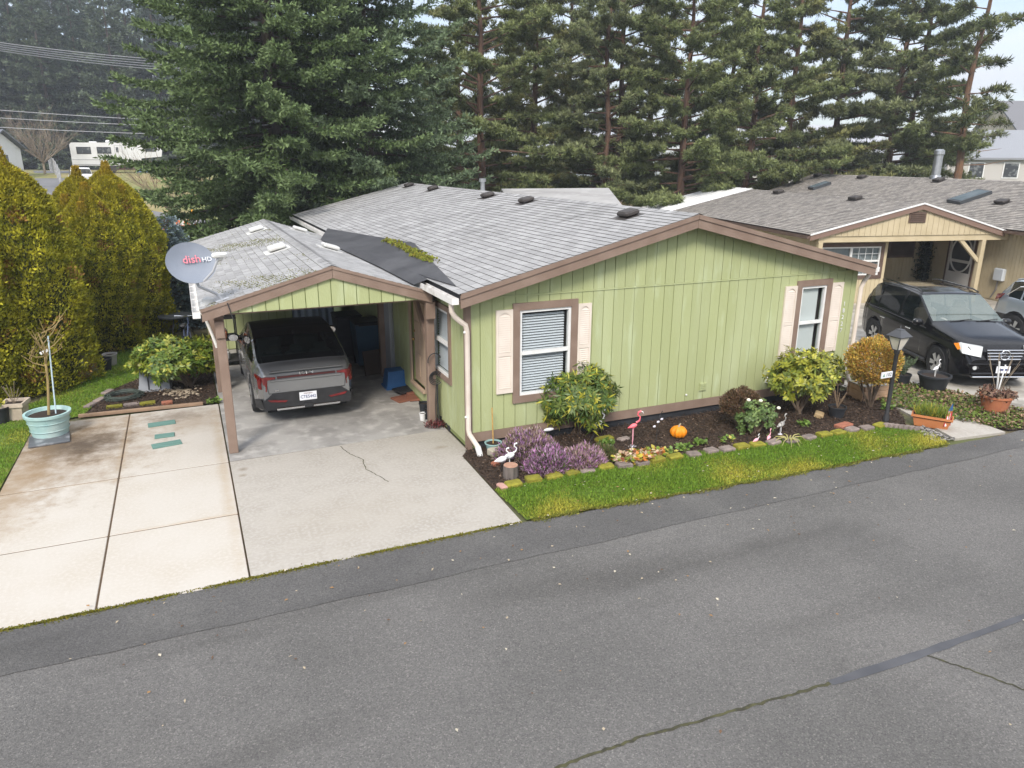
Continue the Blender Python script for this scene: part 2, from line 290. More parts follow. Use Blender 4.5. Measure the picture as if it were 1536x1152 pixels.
# sealed crack and open crack down the street
m_tar = mat('crack_sealant', (0.055, 0.056, 0.062), 0.6, (0.08, 0.08, 0.086), 3); m_moss = mat('moss', (0.13, 0.13, 0.012), 0.95, (0.06, 0.075, 0.01), 18, bump=1, bscale=120)
m_crack = mat('crack_dirt', (0.035, 0.033, 0.022), 0.95, (0.07, 0.068, 0.03), 9, (.4, .6))
def ribbon(name, pts, w, z, m, jit=.01, n=60):
    P = [Vector((*p, z)) for p in pts]; seg = []; 
    L_ = [0];
    for i in range(1, len(P)): L_.append(L_[-1]+(P[i]-P[i-1]).length)
    vs = []; fs = []
    for i in range(n+1):
        t = L_[-1]*i/n; x = np.interp(t, L_, [p.x for p in P]); y = np.interp(t, L_, [p.y for p in P]); ww = w*random.uniform(.75, 1.25)/2; j = random.uniform(-jit, jit)
        t2 = min(L_[-1], t+.05); dx = np.interp(t2, L_, [p.x for p in P])-np.interp(t2-.05, L_, [p.x for p in P]); dy = np.interp(t2, L_, [p.y for p in P])-np.interp(t2-.05, L_, [p.y for p in P])
        q = math.hypot(dx, dy); nx, ny = -dy/q, dx/q; vs += [(x+nx*(j+ww), y+ny*(j+ww), z), (x+nx*(j-ww), y+ny*(j-ww), z)]
    fs = [(2*i, 2*i+1, 2*i+3, 2*i+2) for i in range(n)]; b = MB(); b.add(vs, fs); return struct(b.build(name, m))
ribbon('sealed_crack', [(4.98, 3.99), (6.1, 3.95), (7.7, 3.94), (10, 3.93), (30, 3.9)], .085, -.007, m_tar, .004, 120)
ribbon('open_crack', [(-6, 4.2), (-1, 4.15), (2.19, 4.12), (3.0, 4.13), (3.92, 4.06), (5.02, 3.99)], .030, -.008, m_crack, .011, 230)
ribbon('side_crack', [(6.1, 3.99), (6.35, 3.6), (6.55, 3.2), (6.6, 2.6)], .022, -.008, m_crack, .012, 40)

# concrete: every slab a piece of its own
def slab(parent, x0, y0, x1, y1, m, z1=0.0, gap=.009, j=0.0):
    b = MB(); x0 += gap; y0 += gap; x1 -= gap; y1 -= gap
    b.cbox(((x0+x1)/2, (y0+y1)/2, z1-.06), (x1-x0, y1-y0, .12), 0, .008); return b.build('slab', m, parent)
pad = struct(MB().box(-2.84, 7.945, -.2, .235, 14.77, -.006).build('parking_pad', m_joint))
YJ = [7.925, 9.70, 11.63, 14.78]
for i in range(3):
    for (x0, x1) in ((-2.86, -1.32), (-1.32, .24)):
        slab(pad, x0, YJ[i], x1, YJ[i+1], m_conc)
drive = struct(MB().box(.245, 7.97, -.2, 3.66, 11.66, -.006).build('driveway', m_joint))
b = MB(); b.prism([(.25, 7.94, -.12), (3.665, 7.96, -.12), (3.71, 10.40, -.12), (3.875, 10.60, -.12), (3.875, 11.69, -.12), (.25, 11.62, -.12)], (0, 0, .12)); b.build('slab', m_conc2, drive)
cpf = struct(MB().box(.25, 11.7, -.2, 3.85, 19.0, -.02).build('carport_floor', m_joint))
b = MB(); b.prism([(.25, 11.64, -.12), (3.876, 11.71, -.12), (3.878, 12.0, -.12), (3.88, 19.2, -.12), (.25, 19.2, -.12)], (0, 0, .121)); b.build('slab', m_conc3, cpf)
ribbon('driveway_crack', [(1.98, 11.6), (2.06, 11.2), (2.2, 10.9), (2.16, 10.5), (2.3, 10.1), (2.36, 9.9)], .012, .0035, m_crack, .01, 40)
# mossy line where concrete meets the shoulder
def scatter_stuff(name, pts, L, W, m, lo, hi, up=1.0, tintcol=(1, 1, 1), label=None, cat=None, hue=.08, fold=.15, parent=None, spread=.6):
    n = len(pts); d = unit(np.c_[RNG.normal(size=(n, 2))*spread, np.full(n, up)]); V, F4 = leaves(pts, d, L if np.isscalar(L) else RNG.uniform(L[0], L[1], n), W, fold)
    o = raw(name, V, F4, m, parent, tints(n, 4, lo, hi, hue)*np.array(tintcol)); o['kind'] = 'stuff'
    if label: tag(o, label, cat)
    return o
m_tint = mat('leaf_tint', (1, 1, 1), 0.7, tint=True, transl=.2); m_tint0 = mat('dry_tint', (1, 1, 1), 0.9, tint=True)
n = 9000; x = RNG.uniform(-2.8, 3.66, n); yy = 7.935+.004*(x+2)+RNG.normal(size=n)*.016+(RNG.random(n) < .15)*RNG.uniform(-.07, 0, n); keep = np.sin(x*3.1)+np.sin(x*7.7+1)+RNG.normal(size=n)*.6 > -1.0
scatter_stuff('moss_line', np.c_[x, yy, np.full(n, -.004)][keep], .02, .012, m_tint0, .5, 1.3, .6, (.15, .14, .012), 'green moss along the seam of concrete and asphalt', 'moss')
def pebble_pts(poly, n):
    P = np.array(poly); lo = P.min(0); hi = P.max(0); out = []
    while len(out) < n:
        q = RNG.uniform(lo, hi, size=(n*2, 2)); inside = np.zeros(len(q), bool); j = len(P)-1
        for i in range(len(P)):
            c = ((P[i, 1] > q[:, 1]) != (P[j, 1] > q[:, 1])) & (q[:, 0] < (P[j, 0]-P[i, 0])*(q[:, 1]-P[i, 1])/(P[j, 1]-P[i, 1]+1e-9)+P[i, 0]); inside ^= c; j = i
        out += list(q[inside])
    return np.array(out[:n])
# lawns
EDG = [(3.70, 9.0), (4.49, 9.06), (5.52, 9.02), (6.59, 8.99), (7.12, 8.97), (7.85, 8.91), (8.99, 8.84), (9.8, 8.77), (10.44, 8.71), (11.07, 8.66), (11.5, 8.36)]
lawn1 = EDG[:] + [(11.62, 8.0), (11.45, 7.62)] + [(7.5, 7.74), (3.74, 7.98)]
lawn2 = [(-2.87, 11.9), (-2.84, 14.78), (-2.12, 15.0), (-1.75, 16.6), (-1.0, 17.6), (-.65, 21.0), (-1.3, 23.5), (-1.9, 19.5), (-2.35, 17.3), (-3.1, 16.2), (-4.6, 15.0), (-5.2, 11.5), (-4.2, 9.5), (-2.87, 9.3)]
def grass(name, poly, n, label, h=(.025, .055), dry=.25, z=.012):
    sheet(name+'_soil', poly, z-.004, m_lawn); P = pebble_pts(poly, n); patch = np.sin(P[:, 0]*1.9+P[:, 1]*2.3)+np.sin(P[:, 0]*4.3-P[:, 1]*3.1+2)*.7+RNG.normal(size=n)*.5
    edge = np.clip((8.35-P[:, 1])/.5, 0, 1) if dry > .2 else np.zeros(n)
    ydry = np.clip((patch-.6)*.5, 0, .8)+edge*np.clip(patch*.4+.35, 0, .8); ydry = np.clip(ydry, 0, 1)[:, None]
    colr = np.array([.115, .20, .018])*(1-ydry)+np.array([.34, .31, .045])*ydry; colr = colr*RNG.uniform(.55, 1.45, size=(n, 1))
    keep = np.sin(P[:, 0]*2.7+1)*np.sin(P[:, 1]*4.1+P[:, 0])+RNG.normal(size=n)*.35 < .95; P, colr = P[keep], colr[keep]; n = len(P); hh = .6+.8*np.clip(.5+.5*np.sin(P[:, 0]*3.3)*np.sin(P[:, 1]*5.2+2), 0, 1)
    d = unit(np.c_[RNG.normal(size=(n, 2))*.6, np.ones(n)]); V, F4 = leaves(np.c_[P, np.full(n, z-.004)], d, RNG.uniform(h[0], h[1], n)*hh*1.15, .0055, .1)
    o = raw(name, V, F4, m_grassb, None, np.repeat(colr*2.5, 4, axis=0)); o['kind'] = 'stuff'; tag(o, label, 'grass')
lawn1e = lawn1
grass('lawn_strip', lawn1, 60000, 'short mossy grass strip between garden bed and street')
grass('side_lawn', lawn2, 45000, 'green lawn between the parking pad and the clipped hedge', dry=.1)
_n = 5200; _x = RNG.uniform(3.8, 11.4, _n); _y = np.interp(_x, [3.74, 7.5, 11.45], [7.98, 7.74, 7.62])-np.abs(RNG.normal(size=_n))*.028*(1+np.sin(_x*5)*.6+np.sin(_x*13+1)*.5)
_V, _F = leaves(np.c_[_x, _y, np.full(_n, .002)], unit(np.c_[RNG.normal(size=_n)*.7, -np.abs(RNG.normal(size=_n))*.6, np.ones(_n)*.7]), RNG.uniform(.025, .06, _n), .005, .1); _o = raw('verge_tufts', _V, _F, m_grassb, None, np.repeat(np.array([(.33, .40, .05), (.62, .58, .12), (.5, .5, .1)])[RNG.choice(3, _n)]*RNG.uniform(.6, 1.2, (_n, 1)), 4, axis=0)); _o['kind'] = 'stuff'; tag(_o, 'ragged yellowish grass tufts creeping over the asphalt edge', 'grass')
# garden bed: dark chipped bark, heaped
bed = EDG[:-1] + [(11.42, 8.40), (11.9, 8.85), (12.25, 9.3), (12.55, 10.9), (12.5, 11.5), (12.4, 10.56), (3.86, 10.58), (3.72, 10.4)]
sheet('garden_bed', bed, .010, m_mulch)
bed2 = [(-2.1, 14.95), (.22, 14.83), (.22, 18.5), (-.5, 19.0), (-1.05, 17.6), (-1.75, 16.5)]
sheet('side_bed', bed2, .008, m_mulch)
def mulch(name, poly, n, label):
    P = pebble_pts(poly, n); h = RNG.uniform(.0, .035, n)+.012*np.sin(P[:, 0]*5)*np.sin(P[:, 1]*6)+.012
    d = RNG.normal(size=(n, 3)); d[:, 2] *= .35; V, F4 = leaves(np.c_[P, h], d, RNG.uniform(.02, .06, n), RNG.uniform(.005, .013, n), .05, unit(np.c_[RNG.normal(size=(n, 2))*.5, np.ones(n)]))
    base = np.array([[.035, .022, .015], [.055, .033, .02], [.085, .055, .038], [.02, .014, .01], [.17, .12, .085]])[RNG.choice(5, n, p=[.36, .3, .18, .12, .04])]
    o = raw(name, V, F4, m_tint0, None, np.repeat(base*RNG.uniform(.7, 1.3, size=(n, 1)), 4, axis=0)); o['kind'] = 'stuff'; tag(o, label, 'mulch')
mulch('bark_mulch', bed, 26000, 'dark chipped bark mulch along the green house front'); mulch('side_mulch', bed2, 7000, 'dark bark mulch around the shrub by the parking pad')
# concrete walk on the right, neighbour's drive and weedy strip
b = MB(); wk = [G(1432, 659), G(1508, 649), G(1415, 615), G(1370, 588), G(1310, 572), G(1240, 556), G(1225, 566), G(1290, 590), G(1340, 610), G(1385, 633)]
b.prism([(p.x, p.y, -.08) for p in wk], (0, 0, .095)); struct(b.build('front_walk', m_conc2))
m_ndrive = mat('neighbour_concrete', (0.40, 0.37, 0.32), 0.75, (0.17, 0.155, 0.13), .9, (.40, .66), bump=.4, bscale=90, col3=(.47, .44, .39), scale3=3)
b = MB(); b.prism([(14.35, 8.2, -.1), (33, 3, -.1), (40, 26, -.1), (12.95, 24, -.1), (12.9, 11.8, -.1), (13.9, 10.4, -.1)], (0, 0, .104)); struct(b.build('neighbour_driveway', m_ndrive))
ivy = [(12.75, 10.6), (12.95, 11.6), (13.9, 10.35), (14.3, 9.2), (14.4, 8.1), (17.5, 7.2), (17.2, 6.9), (13.1, 7.65), (12.5, 8.6), (12.2, 9.6)]
sheet('weedy_strip', ivy, .008, m_mulch)
n = 11000; P = pebble_pts(ivy, n); k = RNG.random(n); right = np.clip((P[:, 0]-13)/1.6, 0, 1)
cols = np.where((k < .72-.45*right)[:, None], np.array([.12, .17, .025]), np.where((k < .86-.25*right)[:, None], np.array([.16, .095, .05]), np.array([.33, .22, .14])))
d = RNG.normal(size=(n, 3)); d[:, 2] = np.abs(d[:, 2])*.5; V, F4 = leaves(np.c_[P, RNG.uniform(.01, .07, n)], d, RNG.uniform(.03, .08, n), RNG.uniform(.012, .03, n), .1, unit(np.c_[RNG.normal(size=(n, 2))*.5, np.ones(n)]))
o = raw('ground_ivy', V, F4, m_tint, None, np.repeat(cols*RNG.uniform(.5, 1.4, size=(n, 1)), 4, axis=0)); o['kind'] = 'stuff'; tag(o, 'low ivy and brown leaf litter beside the front walk', 'ground cover')
n = 700; P = pebble_pts([tuple(G(*q)[:2]) for q in ((1368, 646), (1384, 640), (1434, 660), (1402, 665))], n)
vv = MB()
for (x, y) in P[:330]: vv.ball((x, y, .012+random.uniform(0, .02)), (random.uniform(.012, .03), random.uniform(.012, .024), .012), 6, 4)
o = vv.build('gravel', mat('gravel', (.30, .28, .26), .8, (.08, .075, .07), 17, (.45, .55)), smooth=True); o['kind'] = 'stuff'; tag(o, 'loose grey pebbles beside the front walk by the terracotta planter', 'gravel')
# fallen leaves on the street
n = 380; P = np.c_[RNG.uniform(-1.5, 16, n), 8-np.abs(RNG.normal(size=n))*1.1]; P[:90, 1] = RNG.uniform(1.5, 7, 90); d = RNG.normal(size=(n, 3)); d[:, 2] *= .15
P[90:200, 0] = RNG.uniform(3.9, 11, 110); P[90:200, 1] = RNG.uniform(7.8, 8.9, 110)
V, F4 = leaves(np.c_[P, np.where(P[:, 1] > 7.75, .035, .004)], d, RNG.uniform(.02, .06, n), RNG.uniform(.006, .018, n), .12, np.tile([0, 0, 1.0], (n, 1)))
cl = np.array([[.40, .33, .23], [.30, .17, .07], [.12, .07, .04], [.48, .43, .33]])[RNG.choice(4, n)]
o = raw('fallen_leaves', V, F4, m_tint0, None, np.repeat(cl, 4, axis=0)); o['kind'] = 'stuff'; tag(o, 'small pale and brown leaves scattered over the grey street', 'leaves')
# the back road, its verge and far yards
m_broad = mat('back_road_asphalt', (0.16, 0.16, 0.165), 0.85, (.12, .12, .12), .3, bump=.3, bscale=40); m_dry = mat('dry_verge', (0.26, 0.21, 0.09), 0.95, (0.14, 0.16, 0.04), .25, (.4, .6), bump=.6, bscale=10)
sheet('back_road', [(-200, 50), (14, 50), (28, 47), (70, 40), (70, 47), (30, 55), (14, 58), (-200, 58)], -.02, m_broad)
m_backgrass = mat('back_grass', (0.13, 0.17, 0.03), 0.95, (.20, .17, .06), .4, (.42, .6), bump=.7, bscale=9)
sheet('back_yard', [(-6, 29), (60, 29), (130, 60), (160, 130), (20, 130), (15, 60), (14, 49)], -.022, m_backgrass)
# ================================================================== GREEN HOUSE
m_green = mat('green_siding_paint', (0.360, 0.393, 0.195), 0.8, (0.41, 0.445, 0.25), 1.5, (.45, .75), bump=.25, bscale=70, col3=(0.44, 0.49, 0.29), scale3=4.5, thr3=(.56, .74), stretch=(1, 1, .22), rnd=.035)
m_groove = mat('green_siding_groove', (0.20, 0.235, 0.085), 0.9)
m_brown = mat('brown_trim_paint', (0.205, 0.142, 0.108), 0.7, (0.25, 0.18, 0.14), 3, (.4, .7), bump=.15, bscale=50)
m_skirt = mat('black_skirting', (0.020, 0.022, 0.026), 0.8, (0.035, 0.037, 0.042), 4)
m_white = mat('white_vinyl', (0.74, 0.74, 0.73), 0.45, (0.66, 0.66, 0.64), 5)
m_cream = mat('cream_shutter', (0.70, 0.62, 0.54), 0.6, (0.64, 0.56, 0.48), 3)
m_gutter = mat('white_gutter', (0.72, 0.70, 0.67), 0.5, (0.42, 0.40, 0.36), 6, (.55, .8))
m_spout = mat('downspout_paint', (0.66, 0.58, 0.51), 0.5, (0.58, 0.50, 0.43), 4)
m_glass = glass('window_glass', (0.02, 0.025, 0.03), .03, .08)
m_blind = mat('blind_slat', (0.72, 0.73, 0.76), 0.5); m_room = mat('dark_room', (0.05, 0.05, 0.055), .9, (0.10, 0.08, 0.07), 3)
m_shingle = mat('grey_shingle', (0.355, 0.35, 0.345), 0.92, (0.265, 0.26, 0.255), 1.6, (.38, .66), bump=.7, bscale=160, rnd=.13, col3=(0.42, 0.415, 0.41), scale3=3.2, thr3=(.5, .7), stretch=(.35, 1.6, 1))
m_shedge = mat('shingle_edge', (0.035, 0.034, 0.032), 0.95, (0.075, 0.075, 0.05), 3, (.45, .7))
m_mshingle = mat('mossy_shingle_edge', (0.06, 0.06, 0.03), 0.95, (0.16, 0.15, 0.03), 1.2, (.45, .62))
m_vent = mat('roof_vent_brown', (0.035, 0.03, 0.028), .6, (.055, .047, .042), 6); m_wvent = mat('roof_vent_white', (.62, .62, .60), .6, (.5, .49, .46), 6)
m_membrane = mat('black_membrane', (0.042, 0.042, 0.046), .65, (0.075, 0.075, 0.08), 1.3, (.4, .7), bump=1, bscale=2.5)
m_door = mat('beige_door', (0.42, 0.31, 0.22), .6, (.46, .35, .26), 3); m_brass = mat('brass', (.42, .28, .10), .3, metal=1.0)

def rect_minus(r, holes):
    out = [r]
    for h in holes:
        nx = []
        for (a0, b0, a1, b1) in out:
            if h[0] >= a1 or h[2] <= a0 or h[1] >= b1 or h[3] <= b0: nx.append((a0, b0, a1, b1)); continue
            if h[0] > a0: nx.append((a0, b0, h[0], b1))
            if h[2] < a1: nx.append((h[2], b0, a1, b1))
            l, r_ = max(a0, h[0]), min(a1, h[2])
            if h[1] > b0: nx.append((l, b0, r_, h[1]))
            if h[3] < b1: nx.append((l, h[3], r_, b1))
        out = nx
    return out

HX0, HX1, HYF, HYB = 3.89, 12.20, 10.58, 27.7
RX, RZ, EX0, EX1, EZ = 7.96, 3.72, 3.69, 12.30, 2.66
RY0, RY1 = 10.28, 28.0
KR = (RZ-EZ)/(RX-EX0)
house = thing('green_house', 'light green single-storey home with brown trim and grey shingle roof', 'house', (8.16, 10.58, 0))
W1 = (4.79, .84, 5.73, 2.28); W2 = (10.73, .84, 11.38, 2.28)
fw = MB()
for (a0, b0, a1, b1) in rect_minus((HX0+.03, .14, HX1-.03, 2.5), [W1, W2]): fw.box(a0, 10.592, b0, a1, 10.70, b1)
fw.prism([(HX0+.03, 10.592, 2.5), (HX1-.03, 10.592, 2.5), (RX, 10.592, RZ-.16)], (0, .1, 0))
wall_f = fw.build('front_wall', m_groove, house)
PITCH_B = .2032
x = HX0+.02; i = 0
while x < HX1-.05:
    x1 = min(x+PITCH_B, HX1-.02); g_ = .0048 if i % 6 else .009
    for (a0, b0, a1, b1) in rect_minus((x+g_, .30, x1-g_, 2.505), [W1, W2]):
        if a1-a0 > .004: MB().box(a0, 10.578, b0, a1, 10.592, b1).build('siding_board', m_green, wall_f)
    zt = lambda q: RZ-.15-abs(q-RX)*KR
    if min(zt(x+g_), zt(x1-g_)) > 2.56:
        a, c = x+g_, x1-g_; poly = [(a, 10.574, 2.535), (c, 10.574, 2.535), (c, 10.574, zt(c))]
        if a < RX < c: poly.append((RX, 10.574, zt(RX)))
        poly.append((a, 10.574, zt(a))); MB().prism(poly, (0, .016, 0)).build('siding_board', m_green, wall_f)
    x = x1; i += 1
MB().box(HX0+.1, 10.565, 2.507, HX1-.1, 10.59, 2.533).build('seam_flashing', m_green, wall_f)
# left wall with door and side window
DOOR = (12.86, .36, 13.72, 2.30); SW = (11.42, 1.0, 12.30, 2.16)
lw = MB()
for (a0, b0, a1, b1) in rect_minus((HYF+.01, .02, 19.2, 2.52), [DOOR, SW]): lw.box(3.90, a0, b0, 4.0, a1, b1)
wall_l = lw.build('side_wall', m_groove, house); y = HYF+.07; i = 0
while y < 19.1:
    for (a0, b0, a1, b1) in rect_minus((y+.009, .10, y+PITCH_B-.009, 2.52), [DOOR, SW]):
        if a1-a0 > .004: MB().box(3.885, a0, b0, 3.90, a1, b1).build('siding_board', m_green, wall_l)
    y += PITCH_B
b = MB(); b.box(4.0, 19.2, .0, 4.1, HYB, 2.48); b.box(HX1-.12, 10.70, .0, HX1-.02, HYB, 2.46); b.box(4.1, HYB-.1, 0, HX1-.12, HYB, 2.48); b.prism([(HX0+.1, HYB-.1, 2.48), (HX1-.1, HYB-.1, 2.48), (RX, HYB-.1, RZ-.17)], (0, .1, 0)); b.build('rear_wall', m_green, house)
MB().box(3.93, 10.61, -.05, HX1-.04, 10.69, .15).box(HX1-.1, 10.7, -.05, HX1-.04, HYB, .15).box(3.92, 10.7, -.05, 3.98, 12.8, .03).build('skirting', m_skirt, house)
MB().box(HX0-.01, 10.562, .14, HX1+.01, 10.594, .295).build('base_trim', m_brown, house)
MB().box(HX0-.03, 10.555, .30, HX0+.06, 10.59, 2.46).box(HX0-.032, 10.59, .02, HX0-.008, 10.66, 2.46).box(HX0-.03, 10.556, .02, HX0+.06, 10.561, .30).build('corner_trim', m_brown, house)
# rake boards, eave boards
def rake(xa, za, xb, zb, h, y0, y1): b = MB(); b.prism([(xa, y0, za-h), (xb, y0, zb-h), (xb, y0, zb), (xa, y0, za)], (0, y1-y0, 0)); return b
for (xa, xb) in ((EX0, RX-.004), (EX1, RX+.004)):
    rake(xa, EZ-.02, xb, RZ-.02, .20, RY0, RY0+.035).build('rake_board', m_brown, house)
    rake(xa, EZ+.004, xb, RZ+.004, .075, RY0-.02, RY0-.002).build('rake_cap', m_brown, house)
for (xa, xb) in ((EX0+.006, HX0), (HX1, EX1-.006)): MB().box(min(xa, xb), RY0+.036, EZ-.16, max(xa, xb), RY1-.02, EZ-.125).build('soffit', m_brown, house)
b = MB(); b.prism([(EX0+.02, RY0+.036, EZ-.10), (RX, RY0+.036, RZ-.10), (EX1-.02, RY0+.036, EZ-.10), (EX1-.02, RY0+.036, EZ-.02), (RX, RY0+.036, RZ-.02), (EX0+.02, RY0+.036, EZ-.02)], (0, RY1-RY0-.05, 0))
roof = b.build('roof', mat('roof_deck', (.06, .06, .06), .9), house)
# right slope and ridge cap
b = MB(); b.prism([(RX, RY0, RZ-.012), (EX1+.02, RY0, EZ-.012), (EX1+.02, RY0, EZ), (RX, RY0, RZ)], (0, RY1-RY0, 0)); b.build('right_slope', m_shingle, roof)
CAMP = np.array([0, 0, 4.6])
def shingle_slope(parent, ridge, eave, z_r, z_e, y0, y1, n_obj, m_top, m_edge, wt=.305, exposure=.143, thick=.011, seed=1, skip=None, dropj=.002):
    """tabs laid in courses from the eave (x=eave) up to the ridge (x=ridge)"""
    rs = random.Random(seed); L_ = math.hypot(ridge-eave, z_r-z_e); nrow = int(round(L_/exposure)); ex = L_/nrow; ux = (ridge-eave)/L_; uz = (z_r-z_e)/L_; sgn = 1 if ridge > eave else -1
    nx, nz = -uz*sgn, abs(ux); items = []
    for r in range(nrow):
        s0 = r*ex; off = (r % 2)*wt*.5; y = y0-off
        while y < y1-.01:
            a, c = max(y, y0), min(y+wt, y1)
            if c-a > .03:
                mx = eave+ux*(s0+ex/2); mz = z_e+uz*(s0+ex/2); my = (a+c)/2
                if not (skip and skip(mx, my)): items.append((a, c, s0, (mx*mx+my*my+(mz-4.6)**2)))
            y += wt
    def tabgeo(w, s0=None):     # a thin wedge: lower butt edge thick, upper edge tucked under the course above
        g = .0035; lo = 0.0; hi = ex*1.12; t0, t1 = thick, .002
        P = []
        for (s, t) in ((lo, t0), (hi, t1)):
            for yy in (g, w-g): P.append((ux*s+nx*t, yy, uz*s+nz*t))
        for (s, t) in ((lo, -.002), (hi, -.002)):
            for yy in (g, w-g): P.append((ux*s+nx*t, yy, uz*s+nz*t))
        return P
    faces = [((0, 1, 3, 2), 0), ((4, 5, 1, 0), 1), ((4, 0, 2, 6), 1), ((5, 7, 3, 1), 1)]
    if sgn < 0: faces = [(f[::-1], k) for f, k in faces]
    items.sort(key=lambda q: q[3]); mesh_cache = {}
    rest = MB()
    for k, (a, c, s0, d2) in enumerate(items):
        w = round(c-a, 3); t = rs.uniform(0, dropj)
        org = (eave+ux*s0+nx*t, a, z_e+uz*s0+nz*t)
        if k < n_obj:
            if w not in mesh_cache:
                me = bpy.data.meshes.new('shingle'); me.from_pydata(tabgeo(w), [], [f for f, _ in faces]); me.materials.append(m_top); me.materials.append(m_edge)
                me.polygons.foreach_set('material_index', [q for _, q in faces]); me.update(); mesh_cache[w] = me
            o = bpy.data.objects.new('shingle', mesh_cache[w]); COL.objects.link(o); o.parent = parent; oo = origin_of(parent); o.location = tuple(p-q for p, q in zip(org, oo))
        else:
            P = [(p[0]+org[0], p[1]+org[1], p[2]+org[2]) for p in tabgeo(w)]; o0 = len(rest.v); rest.v += P
            for f, q in faces: rest.f.append(tuple(i+o0 for i in f)); rest.m.append(q)
    o = rest.build('shingle_field', [m_top, m_edge], parent); o['kind'] = 'stuff'
shingle_slope(roof, RX, EX0-.03, RZ+.004, EZ-.004, RY0-.012, RY1, 300, m_shingle, m_shedge, seed=3)
b = MB(); y = RY0
while y < RY1-.1:
    b.add([(RX-.12, y, RZ-.012), (RX, y, RZ+.026), (RX+.12, y, RZ-.012), (RX-.12, y+.3, RZ-.018), (RX, y+.3, RZ+.019), (RX+.12, y+.3, RZ-.018)], [(0, 1, 4, 3), (1, 2, 5, 4)]); y += .29
b.build('ridge_cap', m_shingle, roof)
for (px, py) in ((943, 325), (790, 304), (732, 296), (650, 285), (614, 280)):
    d = _ray(px, py); t = (EZ-KR*EX0-CAM_H)/(d[2]-KR*d[0]); q = c_o+d*t; an = math.atan(KR)
    v = MB(); v.cbox((0, 0, .075), (.30, .36, .10), 0, .03); v.box(-.24, -.23, 0, .22, .23, .016); v.xf(Matrix.Translation((q[0], q[1], q[2]+.0)) @ Matrix.Rotation(-an, 4, 'Y')); v.build('roof_vent', m_vent, roof)
v = MB(); v.tube([(8.6, 21.8, 3.4), (8.6, 21.8, 3.95)], .07, 10); v.lathe([(.11, 0), (.11, .1)], (8.6, 21.8, 3.93), 10); v.build('vent_pipe', mat('galvanized', (.45, .46, .47), .35, (.35, .36, .37), 5, metal=.8), roof)
# rear cross roof peeking over the ridge
b = MB(); b.prism([(9.2, 17.5, 3.20), (13.0, 17.5, 3.85), (13.0, 17.5, 3.95), (9.2, 17.5, 3.30)], (0, .1, 0))
# gutter (open channel) and downspouts
def gutter(xc, y0, y1, z, w=.11, h=.10, t=.006, sgn=1):
    b = MB(); b.box(xc-w/2, y0, z-h, xc+w/2, y1, z-h+t); b.box(xc-w/2, y0, z-h+t, xc-w/2+t, y1, z); b.box(xc+w/2-t, y0, z-h+t, xc+w/2, y1, z-.012); b.box(xc-w/2+t, y0, z-h+t, xc+w/2-t, y0+t, z-.004)
    k = y0+.5
    while k < y1: b.box(xc-w/2+t, k, z-.02, xc+w/2-t, k+.025, z-.012); k += .7
    return b
gu = gutter(3.60, 10.27, 28.0, 2.61).build('gutter', m_gutter, house)
gutter(12.37, 10.30, 27.9, 2.61).build('gutter', m_gutter, house)
def spout(pts, r=.042):
    b = MB(); b.tube(pts, r, 8); return b
s_ = spout([(3.60, 10.47, 2.54), (3.60, 10.46, 2.38), (3.65, 10.47, 2.29), (3.76, 10.50, 2.19), (3.84, 10.505, 2.13), (3.865, 10.508, 2.02), (3.865, 10.508, .40), (3.875, 10.49, .32), (3.93, 10.38, .20), (3.96, 10.32, .14)])
sp = s_.build('downspout', m_spout, house, True)
spout([(3.955, 10.33, .15), (3.97, 10.29, .05), (3.975, 10.28, .0)], .05).build('spout_outlet', m_white, sp, True)
for z in (2.02, .62): MB().ball((3.82, 10.5, z), .022, 8, 5).build('bracket', m_white, sp)
spout([(12.37, 10.47, 2.52), (12.36, 10.48, 2.42), (12.28, 10.50, 2.30), (12.23, 10.505, 2.18), (12.21, 10.505, .35), (12.23, 10.45, .22), (12.24, 10.38, .14)]).build('downspout', m_spout, house, True)
